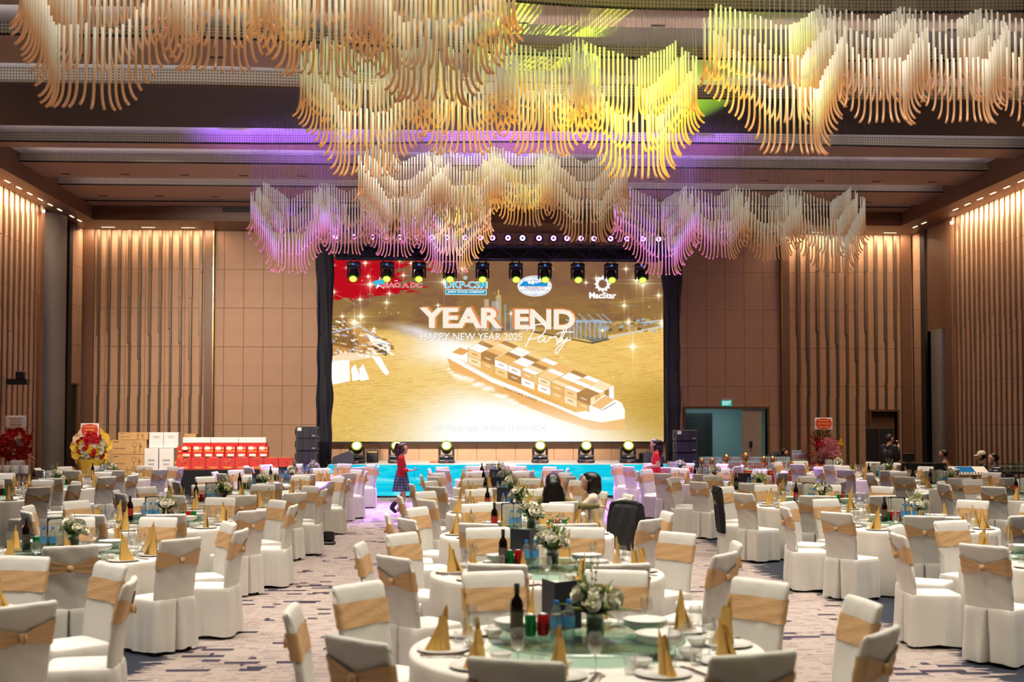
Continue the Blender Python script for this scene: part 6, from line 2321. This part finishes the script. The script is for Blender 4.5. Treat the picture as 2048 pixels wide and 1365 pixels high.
for i in range(2):
    t = thing('glass_tray', 'clear tray stack on the side table, %s from the left' % ORD[i], 'tray', (bx - .2 + i * .55, 29.1, .84), 0, 'clear trays on the side table')
    for k in range(4):
        MB().bbox(-.24, .24, -.2, .2, k * .055, k * .055 + .045, .012).build('tray', mt['greenglass'] if k % 2 else mt['bottleplastic'], t)

# ================================================================== PEOPLE
def capsule(mb, p0, r0, p1, r1, n=12):
    p0, p1 = Vector(p0), Vector(p1)
    d = p1 - p0
    L = d.length
    if L < 1e-6:
        mb.ball(p0, r0, n, 8)
        return
    t = d.normalized()
    a = t.cross(Vector((0, 0, 1)) if abs(t.z) < .9 else Vector((1, 0, 0))).normalized()
    b = t.cross(a)
    rings = []
    for k in range(1, 5):
        q = -PI / 2 + PI / 2 * k / 4
        rings.append((p0 + t * (r0 * math.sin(q)), r0 * math.cos(q)))
    for k in range(0, 4):
        q = PI / 2 * k / 4
        rings.append((p1 + t * (r1 * math.sin(q)), r1 * math.cos(q)))
    R_ = [[c + (a * math.cos(2 * PI * i / n) + b * math.sin(2 * PI * i / n)) * max(r, .0005) for i in range(n)] for c, r in rings]
    mb.loft(R_)


def remeshed(bones, voxel, smooth, mats, name):
    """bones: (p0, r0, p1, r1, material index) fused into one continuous skin"""
    mb = MB()
    for p0, r0, p1, r1, mi in bones:
        capsule(mb, p0, r0, p1, r1)
    me = mb.mesh(name + '_cage', mats[0])
    o = put(name, me)
    m = o.modifiers.new('fuse', 'REMESH')
    m.mode = 'VOXEL'
    m.voxel_size = voxel
    s = o.modifiers.new('soft', 'SMOOTH')
    s.iterations = smooth
    s.factor = .5
    dg = bpy.context.evaluated_depsgraph_get()
    out = bpy.data.meshes.new_from_object(o.evaluated_get(dg))
    bpy.data.objects.remove(o)
    bpy.data.meshes.remove(me)
    out.name = name
    out.materials.clear()
    for mm in mats:
        out.materials.append(mm)
    n = len(out.polygons)
    c = np.zeros(n * 3)
    out.polygons.foreach_get('center', c)
    c = c.reshape(-1, 3)
    best = np.full(n, 1e9)
    idx = np.zeros(n, np.int32)
    for p0, r0, p1, r1, mi in bones:
        a, b = np.array(p0, float), np.array(p1, float)
        d = b - a
        L2 = max(1e-9, d @ d)
        t = np.clip(((c - a) @ d) / L2, 0, 1)
        dist = np.linalg.norm(c - a - t[:, None] * d, axis=1) - (r0 + (r1 - r0) * t)
        k = dist < best
        best[k] = dist[k]
        idx[k] = mi
    out.polygons.foreach_set('material_index', idx)
    out.polygons.foreach_set('use_smooth', [True] * n)
    out.update()
    return out


def hand_bones(w, d, up, side, mi=0, curl=.5):
    """palm, four unequal bent fingers and a thumb; w wrist, d along the hand, up = back of the hand, side = towards the thumb"""
    w, d, up, side = Vector(w), Vector(d).normalized(), Vector(up).normalized(), Vector(side).normalized()
    out = []
    for k in range(4):
        s = side * (.028 - .018 * k)
        kn = w + d * .085 + s
        out.append((w + s * .6, .014, kn, .012, mi))
        L = (.038, .044, .041, .032)[k]
        m = kn + (d * math.cos(curl) - up * math.sin(curl)) * L
        e = m + (d * math.cos(curl * 2.2) - up * math.sin(curl * 2.2)) * L * .9
        out += [(kn, .0105, m, .0095, mi), (m, .0095, e, .0082, mi)]
    tb = w + d * .025 + side * .03
    tm = tb + (d * .7 + side * .6 - up * .25).normalized() * .036
    te = tm + (d * .95 + side * .1 - up * .35).normalized() * .03
    out += [(w + d * .01 + side * .012, .016, tb, .0135, mi), (tb, .013, tm, .011, mi), (tm, .011, te, .009, mi)]
    return out


def head_bones(c, fwd, up=(0, 0, 1), s=1.0, mi=0):
    c, f, u = Vector(c), Vector(fwd).normalized(), Vector(up).normalized()
    sd = f.cross(u).normalized()
    B = [(c + u * .025 * s - f * .018 * s, .088 * s, c + u * .03 * s + f * .012 * s, .084 * s, mi),
         (c - u * .03 * s + f * .03 * s, .062 * s, c - u * .075 * s + f * .048 * s, .036 * s, mi),
         (c + u * .012 * s + f * .088 * s, .009 * s, c - u * .022 * s + f * .104 * s, .013 * s, mi)]
    for q in (-1, 1):
        B.append((c + sd * q * .084 * s - u * .01 * s, .014 * s, c + sd * q * .087 * s + u * .022 * s - f * .008 * s, .016 * s, mi))
        B.append((c + sd * q * .036 * s - u * .02 * s + f * .062 * s, .022 * s, c + sd * q * .03 * s - u * .045 * s + f * .058 * s, .022 * s, mi))
    return B


eye_me = MB().ball((0, 0, 0), (.013, .006, .006), 8, 6).mesh('eye', M('eye_dark', (30, 20, 18), .2, noise=(20, .1)))
brow_me = MB().tube([(-.018, 0, 0), (0, -.002, .005), (.018, 0, 0)], .0035, 5).mesh('eyebrow', mt['hair'])
lip_me = MB().ball((0, 0, 0), (.022, .006, .007), 10, 6).mesh('lips', M('lip', (176, 70, 72), .4, noise=(20, .05)))


def face(root, c, fwd, s=1.0):
    c, f = Vector(c), Vector(fwd).normalized()
    u = Vector((0, 0, 1))
    sd = f.cross(u).normalized()
    rz = math.atan2(f.y, f.x) + PI / 2
    for q in (-1, 1):
        put('eye', eye_me, root, c + sd * q * .032 * s + u * .012 * s + f * .092 * s, (0, 0, rz))
        put('eyebrow', brow_me, root, c + sd * q * .033 * s + u * .034 * s + f * .094 * s, (0, 0, rz))
    put('lips', lip_me, root, c - u * .052 * s + f * .09 * s, (0, 0, rz))


def person(name_label, cat_loc, rz, bones, mats, head, hair=None, hair_mat=None, extras=None, voxel=.0105, facing=(0, 1, 0), group=None):
    t = thing('person', name_label, 'person', cat_loc, rz, group)
    put('body', remeshed(bones, voxel, 4, mats, 'body'), t)
    if head:
        face(t, head, facing)
    if hair:
        put('hair', remeshed(hair, .012, 3, [hair_mat or mt['hair']], 'hair'), t)
    return t


def plaid():
    m = M('plaid_wool', (30, 36, 62), .8)
    nt = m.node_tree
    b = nt.nodes['Principled BSDF']
    tc = nt.nodes.new('ShaderNodeTexCoord')
    sp = nt.nodes.new('ShaderNodeSeparateXYZ')
    nt.links.new(tc.outputs['UV' if 0 else 'Object'], sp.inputs[0])
    prev = None
    for ax, fr in ((1, 16.0), (2, 16.0), (0, 16.0)):
        f = nt.nodes.new('ShaderNodeMath')
        f.operation = 'MULTIPLY'
        f.inputs[1].default_value = fr
        nt.links.new(sp.outputs[ax], f.inputs[0])
        g = nt.nodes.new('ShaderNodeMath')
        g.operation = 'FRACT'
        nt.links.new(f.outputs[0], g.inputs[0])
        h = nt.nodes.new('ShaderNodeMath')
        h.operation = 'LESS_THAN'
        h.inputs[1].default_value = .3
        nt.links.new(g.outputs[0], h.inputs[0])
        if prev is None:
            prev = h.outputs[0]
        else:
            a = nt.nodes.new('ShaderNodeMath')
            a.operation = 'ADD'
            nt.links.new(prev, a.inputs[0])
            nt.links.new(h.outputs[0], a.inputs[1])
            prev = a.outputs[0]
    r = nt.nodes.new('ShaderNodeValToRGB')
    r.color_ramp.elements[0].color = (*lin(34, 40, 70), 1)
    r.color_ramp.elements[1].color = (*lin(120, 128, 168), 1)
    mu_ = nt.nodes.new('ShaderNodeMath')
    mu_.operation = 'MULTIPLY'
    mu_.inputs[1].default_value = .4
    nt.links.new(prev, mu_.inputs[0])
    nt.links.new(mu_.outputs[0], r.inputs[0])
    nt.links.new(r.outputs[0], b.inputs['Base Color'])
    return m


def torso(pel, ch, sh, w, mi, r=(.115, .1, .115)):
    """pelvis, waist, chest and shoulders as side by side capsules"""
    pel, ch, sh = Vector(pel), Vector(ch), Vector(sh)
    mid = (pel + ch) / 2
    B = []
    for q in (-1, 1):
        x = Vector((q * w * .4, 0, 0))
        B += [(pel + x * .9, r[0], mid + x * .75, r[1], mi), (mid + x * .75, r[1], ch + x, r[2], mi), (ch + x, r[2], sh + Vector((q * w * .62, 0, 0)), .07, mi)]
    B.append((sh + Vector((-w * .6, 0, 0)), .066, sh + Vector((w * .6, 0, 0)), .066, mi))
    return B


sk, red_knit, dk = mt['skin'], M('red_cardigan', (190, 22, 30), .8, noise=(30, .1), bump=(120, .4), sheen=.3), mt['black']
# --- girl with the phone, walking to the right
B = torso((0, 0, .90), (0, 0, 1.12), (0, -.01, 1.265), .2, 1, (.1, .09, .098))
B += [((0, -.01, 1.28), .05, (0, .015, 1.37), .046, 0)] + head_bones((0, .035, 1.46), (0, 1, -.25))
for q, kn, an, toe in ((1, (.075, .05, .47), (.075, .03, .12), (.075, .17, .045)), (-1, (-.075, .03, .47), (-.075, -.2, .2), (-.075, -.14, .075))):
    B += [((q * .075, 0, .86), .082, kn, .052, 0), (kn, .05, tuple(np.array(kn) * .45 + np.array(an) * .55), .05, 0), (tuple(np.array(kn) * .45 + np.array(an) * .55), .05, an, .047, 0),
          (tuple(np.array(kn) * .25 + np.array(an) * .75), .056, an, .056, 2), (an, .055, tuple(np.array(an) + np.array((0, -.02, -.05))), .05, 2), (tuple(np.array(an) + np.array((0, -.02, -.05))), .045, toe, .042, 2)]
    sh, el, wr = (q * .155, -.01, 1.25), (q * .18, .02, 1.0), (q * .06, .2, .985)
    B += [(sh, .058, el, .046, 1), (el, .046, tuple(np.array(el) * .45 + np.array(wr) * .55), .04, 1), (tuple(np.array(el) * .45 + np.array(wr) * .55), .03, wr, .025, 0)]
    B += hand_bones(wr, (-q * .35, .9, .05), (0, .1, -1) if q > 0 else (0, .1, -1), (-q, 0, 0), 0, .7)
H = [((0, .0, 1.5), .098, (0, -.02, 1.47), .1, 0), ((0, -.05, 1.45), .07, (0, -.08, 1.32), .05, 0), ((0, -.06, 1.54), .045, (0, -.1, 1.555), .05, 0), ((0, -.1, 1.55), .045, (0, -.14, 1.46), .04, 0), ((0, -.13, 1.44), .038, (0, -.11, 1.28), .022, 0),
     ((.07, .04, 1.47), .03, (.075, .03, 1.38), .018, 0), ((-.07, .04, 1.47), .03, (-.075, .03, 1.38), .018, 0), ((0, .07, 1.54), .045, (0, .05, 1.545), .05, 0)]
g = person('girl in red cardigan and plaid skirt walking with a phone before the stage', (at_y(803, 1000, 26.7).x, 26.7, 0), R(-90), B, [sk, red_knit, mt['black']], (0, .04, 1.455), H, mt['hairbrown'], facing=(0, 1, -.1))
rows = []
for k in range(9):
    q = k / 8
    z = 1.0 - q * .47
    w, d = .135 + .075 * q, .115 + .085 * q
    rows.append([((w + .012 * q * math.sin(b * 16)) * math.cos(b), (d + .012 * q * math.sin(b * 16)) * math.sin(b), z) for b in np.linspace(0, 2 * PI, 64, endpoint=False)])
MB().grid(rows, wrap=True).build('skirt', plaid(), g)
MB().lathe([(.052, 0), (.07, .012), (.066, .03), (.05, .035)], 20, cap=(False, False)).build('collar', mt['paper'], g, loc=(0, .0, 1.31), rot=(R(-10), 0, 0))
ph = thing('phone', 'dark phone with a strap held by the girl in red', 'phone', (at_y(803, 1000, 26.7).x + .33, 26.7, 1.0), R(-90))
MB().bbox(-.04, .04, -.06, .06, 0, .02, .006).build('body', mt['black'], ph)
MB().tube([(.02, -.05, 0), (.03, -.05, -.1), (.02, -.04, -.22)], .004, 5).build('strap', mt['black'], ph)

# --- woman in the red dress, looking left
dress = M('red_dress', (214, 20, 30), .55, noise=(8, .06), sheen=.2)
B = torso((0, 0, .94), (0, 0, 1.18), (0, -.01, 1.33), .2, 1, (.11, .092, .105))
B += [((0, -.01, 1.35), .05, (0, .01, 1.43), .046, 0)] + head_bones((0, .03, 1.53), (0, 1, -.05))
for q in (-1, 1):
    B += [((q * .08, 0, .9), .088, (q * .075, .02, .5), .056, 0), ((q * .075, .02, .5), .052, (q * .07, 0, .26), .05, 0), ((q * .07, 0, .26), .05, (q * .07, 0, .1), .036, 0), ((q * .07, 0, .08), .036, (q * .07, .14, .03), .03, 2)]
    sh, el = (q * .16, -.01, 1.31), (q * .21, -.05, 1.06)
    wr = (q * .12, .2, 1.04)
    B += [(sh, .06, tuple(np.array(sh) * .55 + np.array(el) * .45), .056, 1), (sh, .047, el, .04, 0), (el, .039, wr, .026, 0)]
    B += hand_bones(wr, (-q * .2, .9, -.25), (0, .25, 1), (-q, 0, 0), 0, .5)
for k in range(5):
    z = .94 - k * .09
    for q in (-1, 1):
        B.append(((q * .07, 0, z + .05), .115 + .006 * k, (q * .075, 0, z - .04), .118 + .006 * k, 1))
H = [((0, .0, 1.57), .1, (0, -.025, 1.53), .1, 0), ((0, .06, 1.61), .05, (.02, .085, 1.58), .04, 0), ((0, -.09, 1.6), .055, (0, -.12, 1.55), .05, 0), ((0, -.1, 1.52), .06, (.02, -.13, 1.36), .05, 0), ((0, -.12, 1.38), .052, (.05, -.09, 1.2), .03, 0), ((.09, .0, 1.5), .035, (.12, .02, 1.28), .03, 0), ((-.08, .02, 1.5), .03, (-.09, .03, 1.4), .02, 0)]
w2 = person('woman in a short sleeved red dress with curly hair and glasses', (at_y(1312, 1000, 27.55).x, 27.55, 0), R(82), B, [sk, dress, mt['black']], (0, .035, 1.53), H, mt['hair'])
MB().tube([(-.07, .125, 1.545), (0, .135, 1.54), (.07, .125, 1.545), (.09, .03, 1.55)], .004, 5).build('glasses', mt['black'], w2)


def seated(seat=.48, mi_top=1, mi_leg=2, lean=0.0, w=.2, head_f=(0, 1, 0), hy=0.0):
    """legs bent at hip and knee; origin on the floor under the pelvis, facing +y"""
    B = torso((0, -.02, seat + .1), (0, -.03 + lean * .6, seat + .36), (0, -.03 + lean, seat + .52), w, mi_top, (.12, .1, .108))
    B += [((0, -.03 + lean, seat + .54), .05, (0, -.01 + lean + hy, seat + .61), .046, 0)]
    for q in (-1, 1):
        B += [((q * .09, 0, seat + .085), .086, (q * .1, .4, seat + .06), .062, mi_leg), ((q * .1, .41, seat + .05), .056, (q * .1, .4, .1), .042, mi_leg), ((q * .1, .4, .06), .042, (q * .1, .52, .035), .034, 3)]
    return B


def chair_spot(key):
    c = DARK_JACKET[key]
    return c.location.copy(), c.rotation_euler.z


# --- long haired woman seen from behind, at the fourth centre table
loc, rz = chair_spot(('centre', 3, 1))
olive = M('olive_knit', (120, 112, 66), .9, noise=(40, .2), bump=(90, .6), sheen=.3)
B = seated(.49, 1, 2) + head_bones((0, .02, 1.22), (0.0, 1, -.1))
for q in (-1, 1):
    sh, el = (q * .165, -.03, 1.0), (q * (.22 if q < 0 else .36), .05 if q < 0 else -.14, .78 if q < 0 else .93)
    wr = (-.12, .28, .82) if q < 0 else (.58, -.12, .93)
    B += [(sh, .058, el, .048, 1), (el, .047, wr, .034, 1)] + hand_bones(wr, (.3, .9, 0) if q < 0 else (.95, .1, -.1), (0, 0, 1), (1, 0, 0) if q < 0 else (0, 1, 0), 0, .5)
H = [((0, .0, 1.265), .102, (0, -.03, 1.23), .106, 0), ((0, -.06, 1.2), .1, (0, -.1, .98), .1, 0), ((-.06, -.07, 1.15), .07, (-.1, -.1, .78), .075, 0), ((.06, -.07, 1.15), .07, (.1, -.1, .78), .08, 0), ((0, -.09, 1.0), .1, (0, -.12, .72), .09, 0), ((.09, -.02, 1.15), .04, (.15, -.06, .95), .05, 0), ((-.09, -.02, 1.15), .04, (-.13, -.06, .95), .05, 0)]
person('seated woman with long black hair and olive sweater, seen from behind', (loc.x, loc.y + .02, 0), R(2), B, [sk, olive, mt['black'], mt['black']], None, H, mt['hair'])
# --- bob haired woman in a cream top, in profile with her hand raised
loc, rz = chair_spot(('centre', 3, 3))
cream = M('cream_blouse', (224, 214, 200), .8, noise=(8, .04), bump=(20, .3))
B = seated(.49, 1, 2, .04) + head_bones((0, .08, 1.22), (0, 1, -.3))
for q in (-1, 1):
    sh = (q * .165, .01, 1.0)
    el = (q * .2, .25, .8)
    wr = (.06, .34, 1.06) if q < 0 else (.1, .48, .83)
    B += [(sh, .064, tuple(np.array(sh) * .5 + np.array(el) * .5), .058, 1), (sh, .047, el, .04, 0), (el, .04, wr, .027, 0)]
    B += hand_bones(wr, (.15, -.1, 1) if q < 0 else (-.5, .8, 0), (0, 1, 0) if q < 0 else (0, 0, 1), (1, 0, 0) if q < 0 else (-1, 0, 0), 0, .6)
H = [((0, .05, 1.265), .1, (0, .015, 1.25), .106, 0), ((0, .01, 1.23), .1, (0, -.01, 1.13), .088, 0), ((.075, .05, 1.22), .045, (.08, .06, 1.1), .045, 0), ((-.075, .05, 1.22), .045, (-.08, .06, 1.1), .045, 0), ((0, .11, 1.31), .045, (0, .1, 1.3), .055, 0)]
person('seated woman with a black bob and cream top raising her hand', (loc.x - .1, loc.y - .1, 0), R(78), B, [sk, cream, mt['black'], mt['black']], (0, .088, 1.22), H, mt['hair'], facing=(0, 1, -.2))
# --- men and crew on the right
blk = M('black_jacket', (18, 18, 20), .6, noise=(9, .3), bump=(14, .5))
B = torso((0, -.18, .92), (0, .1, 1.06), (0, .24, 1.14), .22, 1, (.12, .11, .12)) + [((0, .26, 1.15), .052, (0, .34, 1.17), .05, 0)] + head_bones((0, .42, 1.16), (0, .8, -.65), (0, .65, .8))
for q in (-1, 1):
    B += [((q * .09, -.18, .88), .09, (q * .1, -.1, .48), .064, 1), ((q * .1, -.1, .48), .06, (q * .1, -.16, .1), .045, 1), ((q * .1, -.16, .05), .045, (q * .1, -.02, .04), .036, 1)]
    sh, el, wr = (q * .19, .24, 1.12), (q * .24, .3, .86), (q * .14, .48, .8)
    B += [(sh, .066, el, .054, 1), (el, .052, wr, .036, 1)] + hand_bones(wr, (-q * .2, .9, -.2), (0, .2, 1), (-q, 0, 0), 0, .6)
H = [((0, .4, 1.22), .09, (0, .37, 1.2), .09, 0)]
person('man in black bending over behind the award table', (at_y(1540, 905, 34.9).x, 34.9, 0), R(-90), B, [mt['skin'], blk], None, H, mt['hair'])
B = torso((0, 0, .95), (0, 0, 1.2), (0, 0, 1.4), .26, 1, (.14, .145, .155)) + [((0, 0, 1.42), .07, (0, .02, 1.5), .055, 0)] + head_bones((0, .03, 1.6), (0, 1, -.1))
for q in (-1, 1):
    B += [((q * .1, 0, .9), .1, (q * .1, .03, .48), .066, 2), ((q * .1, .03, .48), .06, (q * .1, 0, .1), .046, 2), ((q * .1, 0, .05), .046, (q * .1, .15, .04), .036, 2)]
    sh, el = (q * .22, 0, 1.38), (q * .28, .06, 1.1)
    wr = (.08, .26, 1.46) if q > 0 else (-.1, .3, 1.02)
    B += [(sh, .095, el, .08, 1), (el, .078, tuple(np.array(el) * .3 + np.array(wr) * .7), .055, 1), (el, .036, wr, .028, 0)]
    B += hand_bones(wr, (0, -.2, 1) if q > 0 else (.3, .9, 0), (0, 1, 0) if q > 0 else (0, 0, 1), (-1, 0, 0) if q > 0 else (1, 0, 0), 0, .9)
H = [((0, .01, 1.66), .092, (0, -.02, 1.63), .092, 0), ((0, .06, 1.69), .05, (0, .05, 1.68), .05, 0)]
person('man in a black puffer jacket standing by the folding screen', (at_y(1778, 900, 32.3).x, 32.3, 0), R(-70), B, [sk, blk, mt['black']], (0, .035, 1.6), H, mt['hair'])


def crew(label, x, y, rz, top, hair_m=None, cap=False, zs=.5, head_f=(0, 1, -.2), arm=True):
    B = seated(zs, 1, 2, .06) + head_bones((0, .1, zs + .74), head_f)
    for q in (-1, 1):
        sh, el, wr = (q * .19, .03, zs + .5), (q * .24, .2, zs + .26), (q * .14, .44, zs + .36)
        B += [(sh, .066, el, .054, 1), (el, .052, wr, .036, 1)] + hand_bones(wr, (-q * .1, .95, 0), (0, 0, 1), (-q, 0, 0), 0, .5)
    H = [((0, .07, zs + .79), .095, (0, .04, zs + .77), .096, 0)]
    p = person(label, (x, y, 0), rz, B, [sk, top, mt['black'], mt['black']], (0, .106, zs + .74), H, mt['hair'], facing=(0, 1, -.1))
    if cap:
        MB().lathe([(.11, 0), (.112, .03), (.1, .075), (.06, .105), (.0, .112)], 20).ball((0, .13, .005), (.075, .07, .012), 14, 6).build('cap', M('white_cap', (226, 214, 196), .7, noise=(9, .04)), p, loc=(0, .06, zs + .80), rot=(R(-8), 0, 0))
    st = thing('crew_chair', 'dark stool under the ' + label, 'chair', (x, y - .02, 0), rz)
    MB().bbox(-.22, .22, -.22, .22, zs - .09, zs - .02, .02).build('seat', mt['black'], st)
    MB().bbox(-.22, .22, -.27, -.22, zs - .05, zs + .42, .02).build('backrest', mt['black'], st)
    for a in (-.19, .19):
        for b in (-.19, .19):
            MB().tube([(a, b, 0), (a, b, zs - .08)], .014, 6).build('leg', mt['aluminium'], st)
    return p


tan = M('tan_jacket', (150, 116, 80), .8, noise=(9, .1))
crew('man in a tan jacket seated behind the control desk', at_y(1893, 920, 32.4).x, 32.4, R(60), tan, zs=.44)
crew('person in a white cap seated beyond the console', at_y(1968, 920, 30.5).x, 30.5, R(80), blk, cap=True, zs=.42)


def striped():
    m = M('striped_sweater', (34, 44, 66), .9)
    nt = m.node_tree
    b = nt.nodes['Principled BSDF']
    tc = nt.nodes.new('ShaderNodeTexCoord')
    sp = nt.nodes.new('ShaderNodeSeparateXYZ')
    nt.links.new(tc.outputs['Object'], sp.inputs[0])
    f = nt.nodes.new('ShaderNodeMath')
    f.operation = 'MULTIPLY'
    f.inputs[1].default_value = 15
    nt.links.new(sp.outputs[2], f.inputs[0])
    g_ = nt.nodes.new('ShaderNodeMath')
    g_.operation = 'FRACT'
    nt.links.new(f.outputs[0], g_.inputs[0])
    r = nt.nodes.new('ShaderNodeValToRGB')
    r.color_ramp.interpolation = 'CONSTANT'
    r.color_ramp.elements[0].color = (*lin(34, 44, 66), 1)
    r.color_ramp.elements[1].position = .68
    r.color_ramp.elements[1].color = (*lin(196, 190, 184), 1)
    nt.links.new(g_.outputs[0], r.inputs[0])
    nt.links.new(r.outputs[0], b.inputs['Base Color'])
    return m


crew('person in a navy striped sweater seated at the lighting console', at_y(1996, 930, 27.9).x, 27.95, R(80), striped(), zs=.45)

# ------------------------------------------------------------------ jackets hung over two chairs
def jacket(key, label, full=False):
    loc, rz = chair_spot(key)
    t = thing('jacket', label, 'jacket', loc, rz, None)
    out = densify(rrect(.49, .12, .05, 5), .02)
    rings = []
    for k, z in enumerate((.42 if full else .36, .5, .65, .8, .93, .99)):
        g_ = 1.0 - .02 * k + (.05 if k == 0 else 0)
        rings.append([(x * g_, back_y(max(z, .45)) - .012 + y * g_ + .32 * x * x + .008 * math.sin(x * 30 + z * 9), z) for x, y in out if full or y < .03])
    rings.append([(x * .85, back_y(1.0) - .012 + y * .4 + .32 * x * x, 1.03) for x, y in out if full or y < .03])
    n = len(rings[0])
    # start the open strip at the front right edge so that it wraps round the back only
    k0 = max(range(n), key=lambda i: rings[0][i][0] * 2 + rings[0][i][1])
    rings = [r[k0:] + r[:k0] for r in rings]
    mb = MB()
    for a in range(len(rings) - 1):
        for i in range(n - 1):
            if math.hypot(rings[a][i][0] - rings[a][i + 1][0], rings[a][i][1] - rings[a][i + 1][1]) < .12:
                mb.add([rings[a][i], rings[a][i + 1], rings[a + 1][i + 1], rings[a + 1][i]], [(0, 1, 2, 3)])
    mb.build('body', M('jacket_black', (16, 15, 18), .8, noise=(9, .3), bump=(12, .4)), t)
    MB().tube([(-.25, -.27, 1.03), (-.12, -.32, 1.045), (0, -.335, 1.045), (.12, -.32, 1.045), (.25, -.27, 1.03)], [.022, .03, .032, .03, .022], 10).build('collar', mt['blackcloth'], t)
    for q in (-1, 1):
        MB().tube([(q * .235, -.28, 1.02), (q * .265, -.27, .85), (q * .27, -.25, .6), (q * .26, -.24, .4)], [.04, .045, .04, .035], 10).build('sleeve', mt['blackcloth'], t)


jacket(('centre', 2, 7), 'black jacket draped over a chair before the seated women', True)
jacket(('right', 2, 4), 'black jacket draped over the leftmost chair of a right-row table')
# front wash lamps of the hall: they face the gift tables and the stage
spot_light('front_wash_lamp', (-8.6, 24.2, 8.1), (-5.6, 37.0, 2.2), 6500, (1.0, 0.86, 0.7), R(58), 0.9, 0.1)
spot_light('front_wash_lamp', (10.2, 24.2, 8.1), (0.6, 37.0, 1.0), 15000, (1.0, 0.86, 0.7), R(30), 0.9, 0.1)
spot_light('front_wash_lamp', (-6.5, 24.2, 8.1), (1.6, 37.0, 1.0), 15000, (1.0, 0.86, 0.7), R(30), 0.9, 0.1)
